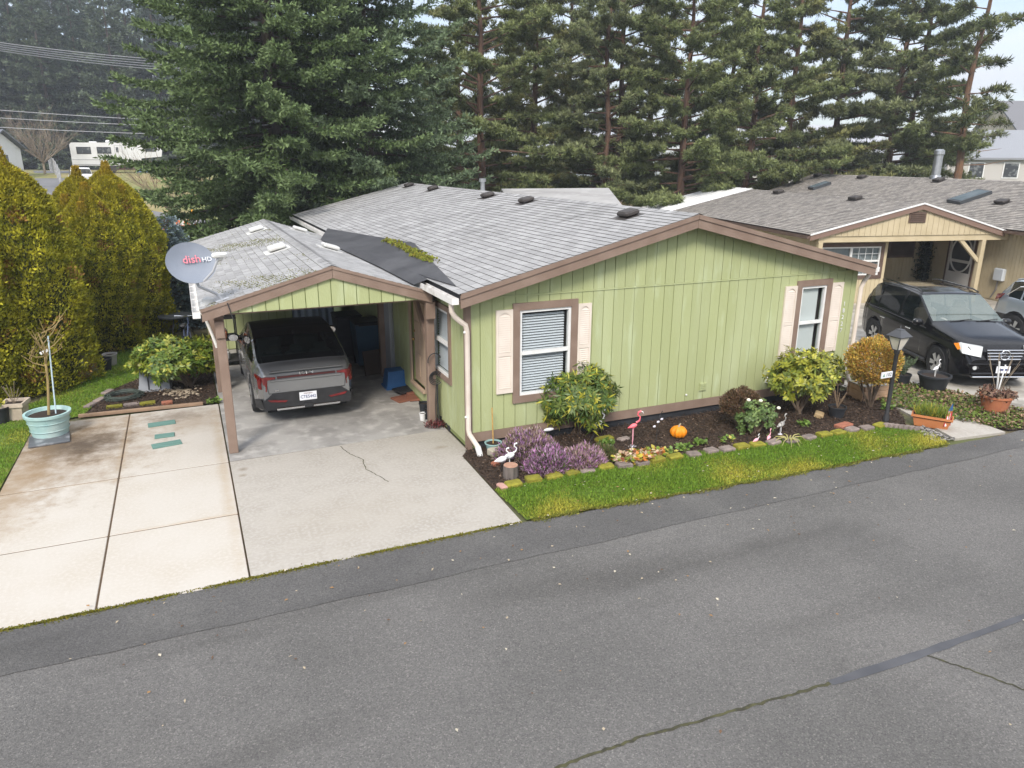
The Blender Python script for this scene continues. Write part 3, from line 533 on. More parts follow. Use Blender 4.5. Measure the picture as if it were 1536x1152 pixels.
# windows with shutters
def window(parent, face, a0, b0, a1, b1, blinds, slat_h=.034, trim=.12, frame=m_white, trimm=m_brown):
    """face(a, depth, z) -> world; opening a0..a1 x b0..b1; returns the window part"""
    def bx(mb, A0, A1, D0, D1, Z0, Z1):
        ps = [face(a, d, z) for z in (Z0, Z1) for (a, d) in ((A0, D0), (A1, D0), (A1, D1), (A0, D1))]
        mb.add(ps, [(0,3,2,1),(4,5,6,7),(0,1,5,4),(1,2,6,5),(2,3,7,6),(3,0,4,7)]); return mb
    t = MB()
    bx(t, a0-trim, a1+trim, -.035, .0, b1, b1+trim); bx(t, a0-trim, a1+trim, -.035, .0, b0-trim, b0); bx(t, a0-trim, a0, -.034, .0, b0, b1); bx(t, a1, a1+trim, -.034, .0, b0, b1)
    w = t.build('window', trimm, parent)
    f = MB(); k = .045; zm = (b0+b1)/2
    bx(f, a0, a1, -.012, .06, b1-k, b1); bx(f, a0, a1, -.012, .06, b0, b0+k); bx(f, a0, a0+k, -.011, .06, b0+k, b1-k); bx(f, a1-k, a1, -.011, .06, b0+k, b1-k); bx(f, a0+k, a1-k, -.02, .05, zm-.028, zm+.028)
    f.build('window_frame', frame, w)
    for (z0, z1, dd) in ((b0+k, zm-.028, .018), (zm+.028, b1-k, .034)): bx(MB(), a0+k, a1-k, dd, dd+.004, z0, z1).build('pane', m_glass, w)
    r = MB(); bx(r, a0-.05, a1+.05, .55, .6, b0-.05, b1+.05); bx(r, a0-.05, a0-.02, .11, .55, b0-.05, b1+.05); bx(r, a1+.02, a1+.05, .11, .55, b0-.05, b1+.05); bx(r, a0-.02, a1+.02, .11, .55, b0-.05, b0-.02); bx(r, a0-.02, a1+.02, .11, .55, b1+.02, b1+.05); r.build('room_recess', m_room, w)
    if blinds == 'slats':
        z = b0+.06
        while z < b1-.08:
            s = MB(); ps = [face(a, d, zz) for (d, zz) in ((.062, z), (.085, z+slat_h*.72)) for a in (a0+.05, a1-.09)]
            up = Vector(face(a0, 0, .004))-Vector(face(a0, 0, 0)); s.add(ps+[tuple(Vector(p)+up) for p in ps], [(0, 1, 3, 2), (4, 6, 7, 5), (0, 4, 5, 1), (2, 3, 7, 6)]); s.build('blind_slat', m_blind, w); z += slat_h*1.32
    elif blinds == 'shade':
        bx(MB(), a0+.03, a0+(a1-a0)*.80, .07, .08, b0+.03, b1-.03).build('window_shade', mat('window_shade', (.80, .81, .79), .8, (.76, .77, .76), 3), w)
    return w
faceF = lambda a, d, z: (a, 10.578+d, z)
faceL = lambda a, d, z: (3.885+d, a, z)
window(house, faceF, *W1, 'slats'); window(house, faceF, *W2, 'shade'); window(house, faceL, *SW, 'slats', trim=.09)
for (xa, xb) in ((4.375, 4.665), (5.855, 6.105), (10.32, 10.605), (11.505, 11.80)):
    z0, z1 = .92, 2.31; s = MB(); y0, y1 = 10.540, 10.574; r_ = .035; zm = 1.58
    s.box(xa, y0, z0, xa+r_, y1, z1); s.box(xb-r_, y0, z0, xb, y1, z1); s.box(xa+r_, y0, z0, xb-r_, y1, z0+.07); s.box(xa+r_, y0, zm-.03, xb-r_, y1, zm+.03); s.box(xa+r_, y0+.016, z0+.07, xb-r_, y1, z1-.05)
    n = 10; arch = [(xa+r_, y0, z1)]+[(xa+r_+(xb-xa-2*r_)*i/n, y0, z1-.115+.07*math.sin(math.pi*i/n)) for i in range(n+1)]+[(xb-r_, y0, z1)]
    s.prism(arch[::-1], (0, .034, 0)); sh = s.build('shutter', m_cream, house)
    lv = MB(); z = z0+.085
    while z < z1-.10:
        if not (zm-.05 < z < zm+.03): lv.add([(xa+r_, y0+.004, z), (xb-r_, y0+.004, z), (xb-r_, y0+.016, z+.030), (xa+r_, y0+.016, z+.030)], [(0, 1, 2, 3)])
        z += .036
    lv.build('louvre_panel', m_cream, sh)
# address digits down the right shutter, wall vents
for k, ch in enumerate('18227'):
    text_mesh('house_number', ch, .125, m_white, house, Matrix.Translation((11.91-8.16, 10.568-10.58, 1.86-.135*k)) @ Matrix.Rotation(R(90), 4, 'X'), .004)
q = AY(1054, 580, 10.57); v = MB(); v.box(q.x-.075, 10.555, q.z-.075, q.x+.075, 10.577, q.z+.075)
for k in range(4): v.box(q.x-.06, 10.545, q.z-.055+k*.032, q.x+.06, 10.554, q.z-.04+k*.032)
v.build('wall_vent', m_green, house)
q = AY(1155, 570, 10.55); v = MB(); v.prism([(q.x-.10, 10.577, q.z+.06), (q.x-.10, 10.48, q.z-.03), (q.x-.10, 10.577, q.z-.05)], (.2, 0, 0)); v.build('vent_hood', m_white, house)
v = MB(); q = AY(1029, 592, 10.57); v.cbox((q.x, 10.562, q.z), (.035, .03, .03), 0, .006); v.build('hose_bib', m_white, house)
# door on the carport side
d_ = MB(); d_.box(3.93, DOOR[0]+.02, DOOR[1]+.02, 3.97, DOOR[2]-.02, DOOR[3]-.02)
door = d_.build('door', m_door, house)
for (z0, z1) in ((.5, .95), (1.05, 1.6), (1.7, 2.1)):
    for (ya, yb) in ((12.96, 13.25), (13.33, 13.62)): MB().cbox((3.926, (ya+yb)/2, (z0+z1)/2), (.018, yb-ya, z1-z0), 0, .01).build('door_panel', m_door, door)
v = MB(); v.ball((3.885, 13.62, 1.22), .033, 10, 6); v.tube([(3.935, 13.62, 1.22), (3.885, 13.62, 1.22)], .013, 8); v.build('door_knob', m_brass, door, True); v = MB(); v.tube([(3.935, 13.62, 1.38), (3.895, 13.62, 1.38)], .026, 10); v.build('deadbolt', m_brass, door)
MB().box(3.86, DOOR[0]-.11, DOOR[1]-.02, 3.905, DOOR[0], DOOR[3]+.11).box(3.86, DOOR[2], DOOR[1]-.02, 3.905, DOOR[2]+.11, DOOR[3]+.11).box(3.861, DOOR[0], DOOR[3], 3.905, DOOR[2], DOOR[3]+.11).box(3.82, DOOR[0], DOOR[1]-.05, 3.93, DOOR[2], DOOR[1]).build('door_frame', m_door, house)

# ================================================================== CARPORT
CY0, CY1, CXL, CXR, CRX, CRZ, CEZ = 11.79, 21.9, .10, 3.60, 2.08, 2.97, 2.42
cp = thing('carport', 'open-fronted green carport with brown posts joined to the house', 'carport', (2, 11.8, 0))
kl = (CRZ-CEZ)/(CRX-CXL); kr = (CRZ-CEZ)/(3.82-CRX); CZR = CRZ-kr*(CXR-CRX)
b = MB(); b.prism([(CXL+.02, CY0+.04, CEZ-.07), (CRX, CY0+.04, CRZ-.07), (CXR-.02, CY0+.04, CZR-.07), (CXR-.02, CY0+.04, CZR-.012), (CRX, CY0+.04, CRZ-.012), (CXL+.02, CY0+.04, CEZ-.012)], (0, CY1-CY0-.05, 0))
cproof = b.build('roof', m_brown, cp)
shingle_slope(cproof, CRX, CXL-.02, CRZ, CEZ-.004, CY0-.012, CY1, 200, m_shingle, m_mshingle, seed=5, thick=.013)
shingle_slope(cproof, CRX, CXR+.01, CRZ, CZR, CY0-.012, CY1, 100, m_shingle, m_mshingle, seed=6)
b = MB(); y = CY0
while y < CY1-.1:
    b.add([(CRX-.12, y, CRZ-.02), (CRX, y, CRZ+.022), (CRX+.12, y, CRZ-.02), (CRX-.12, y+.3, CRZ-.026), (CRX, y+.3, CRZ+.014), (CRX+.12, y+.3, CRZ-.026)], [(0, 1, 4, 3), (1, 2, 5, 4)]); y += .29
b.build('ridge_cap', m_shingle, cproof)
for (xv, yv, s) in ((1.67, 19.6, -1), (1.66, 15.3, -1), (2.84, 20.6, 1), (2.82, 16.1, 1)):
    an = math.atan(kl if s < 0 else kr); z = CRZ-abs(xv-CRX)*(kl if s < 0 else kr)
    v = MB(); v.cbox((0, 0, .075), (.34, .42, .07), 0, .02); v.box(-.26, -.27, 0.008, .24, .27, .02); v.xf(Matrix.Translation((xv, yv, z)) @ Matrix.Rotation(an*s, 4, 'Y')); v.build('roof_vent', m_wvent, cproof)
zt = lambda q: (CRZ-.06-(CRX-q)*kl) if q < CRX else (CRZ-.06-(q-CRX)*kr)
b = MB(); b.prism([(.2, CY0+.06, 2.345), (3.74, CY0+.06, 2.345), (3.74, CY0+.06, zt(3.74)), (CRX, CY0+.06, zt(CRX)), (.2, CY0+.06, zt(.2))], (0, .03, 0)); gab = b.build('gable', m_groove, cp)
x = .22
while x < 3.72:
    a, c = x+.007, min(x+PITCH_B, 3.74)-.007
    poly = [(a, CY0+.046, 2.33), (c, CY0+.046, 2.33), (c, CY0+.046, zt(c))]
    if a < CRX < c: poly.append((CRX, CY0+.046, zt(CRX)))
    poly.append((a, CY0+.046, zt(a))); MB().prism(poly, (0, .014, 0)).build('siding_board', m_green, gab); x += PITCH_B
rake(CXL, CEZ-.01, CRX-.003, CRZ-.01, .175, CY0, CY0+.035).build('rake_board', m_brown, cp)
rake(3.72, CRZ-.01-kr*(3.72-CRX), CRX+.003, CRZ-.01, .175, CY0, CY0+.035).build('rake_board', m_brown, cp)
rake(CXL-.01, CEZ+.008, CRX-.003, CRZ+.008, .05, CY0-.016, CY0-.002).build('rake_cap', m_brown, cp); rake(3.72, CRZ+.008-kr*(3.72-CRX), CRX+.003, CRZ+.008, .05, CY0-.016, CY0-.002).build('rake_cap', m_brown, cp)
MB().box(.30, CY0+.10, 2.30, 3.72, CY0+.24, 2.342).box(.27, CY0+.25, 2.18, .41, CY1, 2.33).box(3.66, CY0+.25, 2.18, 3.80, CY1, 2.30).build('beam', m_brown, cp)
MB().box(CXL+.05, CY0+.06, 2.335, CXL+.1, CY1, 2.40).build('eave_board', m_brown, cp)
def post(x, y, z1=2.2): MB().cbox((x, y, z1/2), (.14, .14, z1), 0, .008).build('post', m_brown, cp)
post(.34, 12.04); post(3.72, 12.0, 2.18); post(3.70, 15.4); post(.34, 15.6); post(.34, 19.1)
MB().cbox((.335, 11.955, 2.06), (.13, .05, .26), 0, .006).build('post_bracket', m_brown, cp); MB().cbox((3.70, 11.88, 2.13), (.16, .12, .30), 0, .006).build('post_bracket', m_brown, cp)
MB().prism([(3.70, 12.08, 1.50), (3.70, 12.75, 2.17), (3.70, 12.92, 2.17), (3.70, 12.08, 1.33)], (.06, 0, 0)).build('brace', m_brown, cp)
gl = gutter(.03, 11.77, 21.9, 2.40, sgn=-1).build('gutter', m_gutter, cp)
spout([(.03, 13.4, 2.31), (.05, 13.4, 2.2), (.16, 13.4, 2.0), (.24, 13.4, 1.7), (.30, 13.4, 1.45)], .026).build('downspout', m_gutter, cp, True)
# enclosed end: green board wall and the storage behind it
b = MB(); b.box(.28, 19.22, 0, 2.30, 19.30, 2.50); b.box(.28, 19.3, 0, .34, 21.8, 2.35); b.box(.34, 21.7, 0, 3.8, 21.8, 2.35); bw = b.build('end_wall', m_groove, cp); x = .30
while x < 2.25: MB().box(x+.007, 19.205, .02, min(x+PITCH_B, 2.30)-.007, 19.22, 2.5).build('siding_board', m_green, bw); x += PITCH_B
# membrane filling the valley between the carport and the house roof
def on_house(px, py):
    d = _ray(px, py); t = (EZ-KR*EX0-CAM_H)/(d[2]-KR*d[0]); return Vector(c_o+d*t)
A = on_house(502, 349.5); B_ = on_house(621, 367); C_ = on_house(686, 433)
zc = lambda xx: CRZ-kr*(xx-CRX)
pe = [(3.05, 18.6, zc(3.05)+.035), (A.x, 21.5, A.z+.035), (B_.x, B_.y, B_.z+.04), (C_.x, C_.y+.05, C_.z+.035), (3.68, 11.83, 2.67), (3.42, 11.85, zc(3.42)+.04), (3.40, 14.2, zc(3.40)+.04)]
b = MB(); mid = [(3.64, 12.4, 2.69), (3.62, 14.2, 2.70), (3.62, 18.6, 2.70)]
V = pe+mid; b.add(V, [(3, 4, 5, 7), (7, 5, 6, 8), (8, 6, 0, 9), (9, 0, 1), (1, 2, 8, 9), (2, 3, 7, 8)])
b.build('valley_membrane', m_membrane, cp)
P = np.array([on_house(*q) for q in ((600, 372), (612, 378), (622, 383), (628, 388), (640, 392), (585, 366))])
pts = np.repeat(P, 130, axis=0)+RNG.normal(size=(780, 3))*np.array([.05, .22, .004]); pts[:, 2] = EZ+KR*(pts[:, 0]-EX0)+.05
scatter_stuff('moss_clump', pts, .05, .03, m_tint0, .6, 1.3, .8, (.17, .175, .022), parent=cproof)
n = 16000; xx = RNG.uniform(.15, 1.95, n); yy = 11.8+.1525*RNG.integers(0, 60, n)+RNG.normal(size=n)*.010; kp = np.sin(yy*1.1+1)+np.sin(xx*4+yy*2.3)+.5*np.sin(xx*17+yy*5)+RNG.normal(size=n)*.5 > 1.25
P = np.c_[xx, yy, CEZ+(xx-CXL)*kl+.012][kp]
scatter_stuff('moss_tuft', P, .016, .010, m_tint0, .5, 1.3, .8, (.17, .17, .03), parent=cproof)
# ================================================================== TREES
m_bark = mat('bark', (0.055, 0.042, 0.034), .95, (0.095, 0.075, 0.06), 9, bump=1, bscale=30, stretch=(1, 1, .3))
m_pbark = mat('pine_bark', (0.085, 0.055, 0.042), .95, (0.15, 0.085, 0.055), 5, bump=1, bscale=22, stretch=(1, 1, .4))
m_needle = mat('needles', (1, 1, 1), .65, tint=True, transl=.15, spec=.25)
def rot2(v, a): c, s = np.cos(a), np.sin(a); return np.stack([v[..., 0]*c-v[..., 1]*s, v[..., 0]*s+v[..., 1]*c, v[..., 2]], -1)
class Twigs:                     # collects needle sprays as diamonds with a tint
    def __init__(s): s.V = []; s.T = []
    def add(s, base, d, L, W, t, nrm=None, fold=.05):
        V, _ = leaves(base, d, L, W, fold, nrm); s.V.append(V); s.T.append(np.repeat(t, 4, axis=0))
    def build(s, name, m, parent):
        V = np.concatenate(s.V); T = np.concatenate(s.T); return raw(name, V, np.arange(len(V)).reshape(-1, 4), m, parent, T)
def fir(root, H, R0, zb, seed, dens=1.0, base_col=(.040, .072, .028), tip_col=(.105, .155, .085), nb=None, needle=.17, nw=.034, droop=.35, trunk_r=.32, up_tip=.25, shape=.75, lean=None, twl=.55, min_ang=None):
    """conifer: whorled drooping limbs, each a flat spray of side twigs covered with needles. local frame"""
    rs = np.random.default_rng(seed); T = Twigs(); br = MB(); br.tube([(0, 0, -.3), (0, 0, H*.5), (0, 0, H)], [trunk_r, trunk_r*.55, .03], 10)
    nb = nb or int(H*9*dens)
    for i in range(nb):
        f = ((i+rs.random())/nb)**1.25; z = zb+(H-zb)*f; Lb = R0*(1-f)**shape*rs.uniform(.72, 1.12)+.25; a = i*2.399+rs.normal()*.25
        d0 = np.array([math.cos(a), math.sin(a), 0]); rise = .22*(f-.25)
        def pt(t): return np.array([0, 0, z])+d0*Lb*t+np.array([0, 0, 1])*Lb*(rise*t-droop*(1-f*.6)*t*t+up_tip*t**4)
        br.tube([pt(t) for t in (0, .35, .7, 1)], [.012+Lb*.010, .01+Lb*.007, .008, .004], 5, cap=False)
        nt = max(5, int(Lb*13*dens))
        ts = (np.arange(nt)+rs.random(nt))/nt; ts = .10+.90*ts**.8
        side = np.array([-math.sin(a), math.cos(a), 0])
        for t in ts:
            p = pt(t); tan = unit(pt(min(t+.05, 1.0))-pt(t-.05)); sg = 1 if rs.random() < .5 else -1
            tl = twl*(.55+.75*(1-t))*min(1.3, .5+Lb*.22)*rs.uniform(.7, 1.25)+.10
            dd = unit(tan*rs.uniform(.55, .95)+side*sg*rs.uniform(.45, 1.0)+np.array([0, 0, rs.uniform(-.30, .18)]))
            k = max(5, int(tl*22*dens**.5)); u_ = (np.arange(k)+rs.random(k))/k
            pos = p+dd*(tl*u_)[:, None]+np.array([0, 0, 1])*(-.12*tl*u_**2)[:, None]
            rnd = rs.normal(size=(k, 3))*.62; nd = unit(dd*.75+rnd+np.array([0, 0, .22])); lum = rs.uniform(.65, 1.25)
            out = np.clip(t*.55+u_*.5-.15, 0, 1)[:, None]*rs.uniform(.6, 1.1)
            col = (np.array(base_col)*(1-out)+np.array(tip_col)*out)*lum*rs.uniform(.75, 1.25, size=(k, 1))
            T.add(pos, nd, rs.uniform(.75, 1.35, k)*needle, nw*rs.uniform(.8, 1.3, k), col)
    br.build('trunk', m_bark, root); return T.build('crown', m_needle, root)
def pine(root, H, seed, zb, R0, dens=1.0, col=(.14, .155, .052), tipc=(.29, .29, .115), trunk_r=.24, lean=.0, tuft=.25, nw=.022, bark=None, forks=0, flat=1.0, dead=8):
    rs = np.random.default_rng(seed); T = Twigs(); br = MB(); la = rs.uniform(0, 6.28)
    def ax(z): return np.array([math.cos(la), math.sin(la), 0])*lean*H*(z/H)**2+np.array([.10*math.sin(z*.9+seed), .10*math.cos(z*.7+seed), z])
    br.tube([ax(z) for z in np.linspace(-.3, H, 9)], [trunk_r*(1-.82*i/8) for i in range(9)], 9)
    for i in range(dead):             # bare lower snags
        z = rs.uniform(zb*.45, zb*1.25); a = rs.uniform(0, 6.28); L_ = rs.uniform(.6, 2.2); p = ax(z); d = np.array([math.cos(a), math.sin(a), rs.uniform(-.25, .35)])
        br.tube([p, p+d*L_*.5+np.array([0, 0, -.05*L_]), p+d*L_], [.03, .018, .006], 5, cap=False)
    nb = int((H-zb)*5.2*dens)
    for i in range(nb):
        f = ((i+rs.random())/nb)**1.25; z = zb+(H-zb)*f; Lb = R0*(1-.72*f**1.4)*rs.uniform(.55, 1.15); a = i*2.4+rs.normal()*.5; d0 = np.array([math.cos(a), math.sin(a), 0]); rise = rs.uniform(-.12, .30)+.35*f
        p0 = ax(z); pt = lambda t: p0+d0*Lb*t+np.array([0, 0, 1])*Lb*(rise*t-.22*t*t+.18*t**3)
        br.tube([pt(t) for t in (0, .3, .65, 1)], [.018+Lb*.012, .015+Lb*.007, .012, .006], 5, cap=False)
        ns = max(5, int(Lb*5.6*dens))
        for j in range(ns):
            t = rs.uniform(.28, 1.0); p = pt(t); sa = a+rs.choice([-1, 1])*rs.uniform(.3, 1.25); sl = rs.uniform(.25, .75)*min(1, Lb*.5); e = p+np.array([math.cos(sa), math.sin(sa), rs.uniform(-.05, .45)])*sl
            br.tube([p, (p+e)/2+np.array([0, 0, .03]), e], [.010, .007, .004], 4, cap=False)
            lum = rs.uniform(.6, 1.25)
            for q in range(rs.integers(3, 6)):
                c = p+(e-p)*rs.uniform(.35, 1.05)+rs.normal(size=3)*.09*np.array([1, 1, flat*.7]); k = int(26*dens**.5); v = unit(rs.normal(size=(k, 3))+np.array([0, 0, .45])+unit(e-p)*.5)
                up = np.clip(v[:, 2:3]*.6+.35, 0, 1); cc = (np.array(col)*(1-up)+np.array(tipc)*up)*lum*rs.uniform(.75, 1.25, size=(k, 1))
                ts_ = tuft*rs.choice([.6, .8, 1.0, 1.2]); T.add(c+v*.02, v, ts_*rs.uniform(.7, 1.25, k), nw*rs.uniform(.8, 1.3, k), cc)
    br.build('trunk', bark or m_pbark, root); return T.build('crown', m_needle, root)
def place(root, loc, rz=0, s=1.0): root.location = loc; root.rotation_euler = (0, 0, rz); root.scale = (s, s, s); return root

# --- the two big firs behind the carport
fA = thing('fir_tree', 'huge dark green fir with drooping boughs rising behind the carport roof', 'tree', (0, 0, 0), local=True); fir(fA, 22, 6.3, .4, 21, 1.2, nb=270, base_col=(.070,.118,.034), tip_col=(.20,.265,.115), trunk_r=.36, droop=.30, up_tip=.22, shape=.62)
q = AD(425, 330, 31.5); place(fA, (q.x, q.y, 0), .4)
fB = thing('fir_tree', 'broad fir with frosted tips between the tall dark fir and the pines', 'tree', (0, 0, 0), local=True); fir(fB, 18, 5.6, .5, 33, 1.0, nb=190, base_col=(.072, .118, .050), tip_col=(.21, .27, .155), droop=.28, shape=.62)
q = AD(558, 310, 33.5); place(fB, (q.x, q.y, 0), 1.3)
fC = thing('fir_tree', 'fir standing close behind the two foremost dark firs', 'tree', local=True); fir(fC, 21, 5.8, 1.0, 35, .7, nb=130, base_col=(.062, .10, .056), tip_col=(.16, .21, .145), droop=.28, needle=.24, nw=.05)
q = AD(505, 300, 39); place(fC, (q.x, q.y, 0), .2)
# --- the row of pines behind the houses: pixel x of the trunk, distance, height, which of three forms
pA = thing('pine_tree', 'pine with low spreading limbs beside the weeping brown bush', 'tree', local=True); pine(pA, 15.5, 3, 1.7, 5.0, .9, trunk_r=.26)
pB = thing('pine_tree', 'tall open pine with reddish bare trunk', 'tree', local=True); pine(pB, 17.5, 5, 2.8, 4.9, .82, trunk_r=.22, col=(.13, .16, .07), tipc=(.26, .285, .14))
pC = thing('pine_tree', 'dense bushy pine', 'tree', local=True); pine(pC, 16.5, 8, 1.2, 5.6, 1.05, trunk_r=.26, col=(.13, .165, .062), tipc=(.255, .29, .12))
forms = {'A': pA, 'B': pB, 'C': pC}
pines = [(722, 40, 'C', 1.0, 'dense bushy pine just right of the frosted fir'), (800, 45, 'A', 1.05, 'leaning pine whose low boughs hang above the brown brush'),
         (905, 42, 'B', .95, 'twin-looking pine with bare reddish trunk, left of a pair'), (925, 43.5, 'B', 1.0, 'bare-stemmed pine standing right beside its twin'), (1020, 41, 'C', .92, 'thick-trunked low pine behind the white patio roof'),
         (1118, 47, 'C', .98, 'low-branched pine between the white patio roof and the brown shingle roof'), (1082, 52, 'B', 1.02, 'slender pine standing back between two bushy pines'), (1240, 55, 'B', 1.18, 'tall orange-barked pine rising behind the brown shingle roof'),
         (1172, 53, 'A', 1.1, 'open pine behind the left end of the brown shingle roof'), (1325, 57, 'C', 1.12, 'bushy pine left of the metal flue'), (1352, 60, 'B', 1.2, 'straight pine close behind the bushy pine by the metal flue'), (968, 50, 'A', 1.1, 'pine standing further back behind the twin stems'), (850, 58, 'C', 1.15, 'tall bushy pine in the second row behind the weeping brown bush'), (690, 52, 'A', 1.15, 'second-row pine rising above the frosted fir')]
used = set()
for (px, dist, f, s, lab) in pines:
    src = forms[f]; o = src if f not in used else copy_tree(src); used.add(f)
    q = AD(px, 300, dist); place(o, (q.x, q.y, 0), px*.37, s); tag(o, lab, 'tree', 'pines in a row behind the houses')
pD = thing('pine_tree', 'lone scraggly pine with orange upper limbs right of the metal flue', 'tree', group='pines in a row behind the houses', local=True); pine(pD, 13.5, 14, 4.6, 3.1, .55, trunk_r=.21, lean=.02, col=(.07, .095, .035), tipc=(.15, .165, .065), bark=mat('orange_bark', (.20, .105, .055), .9, (.12, .08, .055), 4, bump=.8, bscale=20))
q = AD(1428, 290, 53); place(pD, (q.x, q.y, 0), 1.0, 1.28)
# --- far wood on the left: every tree still a tree
w0 = thing('forest_fir', 'x', 'tree', local=True); fir(w0, 27, 5.4, 1.0, 51, .42, nb=95, needle=.42, nw=.085, base_col=(.045, .075, .048), tip_col=(.10, .14, .095), droop=.30, twl=.9)
w1 = thing('forest_fir', 'x', 'tree', local=True); fir(w1, 24, 6.2, .8, 57, .40, nb=85, needle=.45, nw=.09, base_col=(.055, .082, .044), tip_col=(.125, .155, .095), droop=.24, twl=1.0)
wood = []
for row, (dist, sc) in enumerate(((128, 1.05), (140, 1.2), (156, 1.35))):
    for k in range(12):
        wood.append((-150+k*50+row*19+RNG.uniform(-9, 9), dist+RNG.uniform(-4, 4), sc*RNG.uniform(.85, 1.15)))
for k, (px, dist, s) in enumerate(wood):
    o = (w0, w1)[k % 2] if k < 2 else copy_tree((w0, w1)[k % 2]); q = AD(px, 280, dist); place(o, (q.x, q.y, 0), k*1.7, s)
    tag(o, 'dark conifer in the dense wood beyond the parked trailer', 'tree', 'conifers of the far wood')
for k, (px, dist, s) in enumerate([(760, 75, .62), (860, 92, .6), (1120, 105, .55), (650, 90, .75)]):
    o = copy_tree((w0, w1)[k % 2]); q = AD(px, 280, dist); place(o, (q.x, q.y, 0), k*2.1, s); tag(o, 'hazy conifer seen through gaps far behind the pine row', 'tree', 'conifers far behind the pines')

# --- clipped golden arborvitae hedge plants
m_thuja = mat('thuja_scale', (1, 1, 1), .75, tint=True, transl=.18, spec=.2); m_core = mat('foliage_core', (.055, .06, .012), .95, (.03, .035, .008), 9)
def thuja(root, H, Rm, seed, n=30000):
    rs = np.random.default_rng(seed); f = rs.random(n)**.85; a = rs.uniform(0, 6.283, n)
    prof = lambda q: Rm*np.where(q < .4, .88+.30*q, np.clip(1-(np.clip(q-.4, 0, 1)/.605)**2.1, 0, 1)**.72)
    lump = 1+.09*np.sin(a*4+f*7+seed)+.07*np.sin(a*9-f*15+seed)+.06*np.sin(f*21+a*5)+.05*(rs.random(n) < .06)*rs.random(n)*2; depth = 1-np.abs(rs.normal(size=n))*.075
    r = prof(f)*lump*depth; P = np.c_[r*np.cos(a), r*np.sin(a), f*H+.02]; out = np.c_[np.cos(a), np.sin(a), np.zeros(n)]
    d = unit(out*rs.uniform(.35, .95, (n, 1))+np.array([0, 0, 1])*rs.uniform(.4, 1.0, (n, 1))+rs.normal(size=(n, 3))*.35)
    clump = np.sin(a*9+f*31+seed)*np.sin(f*57-a*6)+rs.normal(size=n)*.45; k = np.clip(clump*.5+.5, 0, 1)[:, None]; gold = np.clip((f-.72)*2.6, 0, .8)[:, None]*rs.uniform(.4, 1, (n, 1))
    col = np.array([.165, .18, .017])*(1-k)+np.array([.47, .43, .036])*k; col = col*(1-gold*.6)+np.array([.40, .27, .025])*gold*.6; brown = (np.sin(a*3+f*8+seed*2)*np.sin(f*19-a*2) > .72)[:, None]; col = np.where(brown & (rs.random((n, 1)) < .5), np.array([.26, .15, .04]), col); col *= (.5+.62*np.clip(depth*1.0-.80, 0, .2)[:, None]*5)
    m_ = n//9; sp = rs.integers(0, 6, m_); sa = sp*1.05+seed; sr = Rm*np.where(sp == 0, .05, rs.choice([.34, .42, .5], 6)[sp]); sh = H*(np.where(sp == 0, 1.06, np.array([1, .93, .88, .95, .84, .90])[sp])); ff = rs.random(m_); a2 = rs.uniform(0, 6.283, m_)
    z2 = sh-(1-ff)*H*.16; r2 = .04+.20*(1-ff)**1.0; P = np.concatenate([P, np.c_[sr*np.cos(sa)+r2*np.cos(a2), sr*np.sin(sa)+r2*np.sin(a2), z2]]); o2 = np.c_[np.cos(a2), np.sin(a2), np.zeros(m_)]; out = np.concatenate([out, o2]); d = np.concatenate([d, unit(o2*.4+np.array([0, 0, 1])+rs.normal(size=(m_, 3))*.3)])
    g2 = np.clip(ff-.35, 0, 1)[:, None]*1.1; k2 = rs.random((m_, 1)); c2 = np.array([.12, .135, .012])*(1-k2)+np.array([.33, .30, .022])*k2; col = np.concatenate([col, c2*(1-g2)+np.array([.40, .25, .03])*g2]); n = len(P)
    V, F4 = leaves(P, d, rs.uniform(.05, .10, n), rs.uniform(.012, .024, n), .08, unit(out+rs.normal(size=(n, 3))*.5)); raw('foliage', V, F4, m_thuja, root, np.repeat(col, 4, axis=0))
    b = MB(); b.lathe([(Rm*.68, .05), (Rm*.78, H*.3), (Rm*.76, H*.5), (Rm*.52, H*.75), (.10, H*.90)], (0, 0, 0), 14); b.tube([(0, 0, -.1), (0, 0, .2)], .08, 8); b.build('light_block_core', m_core, root, True)  # solid dark core added inside the foliage to block light, plus trunk stub
t0 = thing('arborvitae', 'x', 'hedge plant', local=True); thuja(t0, 4.4, 1.12, 1, 50000); t1 = thing('arborvitae', 'x', 'hedge plant', local=True); thuja(t1, 4.2, 1.05, 2, 46000)
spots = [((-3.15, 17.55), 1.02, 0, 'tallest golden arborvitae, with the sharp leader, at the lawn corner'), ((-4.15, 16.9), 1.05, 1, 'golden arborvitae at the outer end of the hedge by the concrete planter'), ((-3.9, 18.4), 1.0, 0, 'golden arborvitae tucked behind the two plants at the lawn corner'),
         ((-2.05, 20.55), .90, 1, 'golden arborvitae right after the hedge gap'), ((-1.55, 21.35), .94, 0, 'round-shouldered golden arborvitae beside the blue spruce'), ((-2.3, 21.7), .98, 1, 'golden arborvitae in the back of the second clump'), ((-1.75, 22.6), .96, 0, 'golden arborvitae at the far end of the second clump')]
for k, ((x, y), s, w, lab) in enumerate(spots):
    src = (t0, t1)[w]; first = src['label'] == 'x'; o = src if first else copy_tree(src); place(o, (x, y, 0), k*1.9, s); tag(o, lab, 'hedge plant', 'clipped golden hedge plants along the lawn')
# --- blue spruce
bs = thing('blue_spruce', 'blue-grey young spruce squeezed between hedge and carport', 'tree', local=True); fir(bs, 4.3, 1.25, .15, 71, 1.8, base_col=(.085, .125, .135), tip_col=(.26, .33, .35), nb=150, needle=.09, nw=.022, trunk_r=.08, droop=.12, up_tip=.1, twl=.34)
place(bs, (-.42, 22.8, 0), 0, .70)
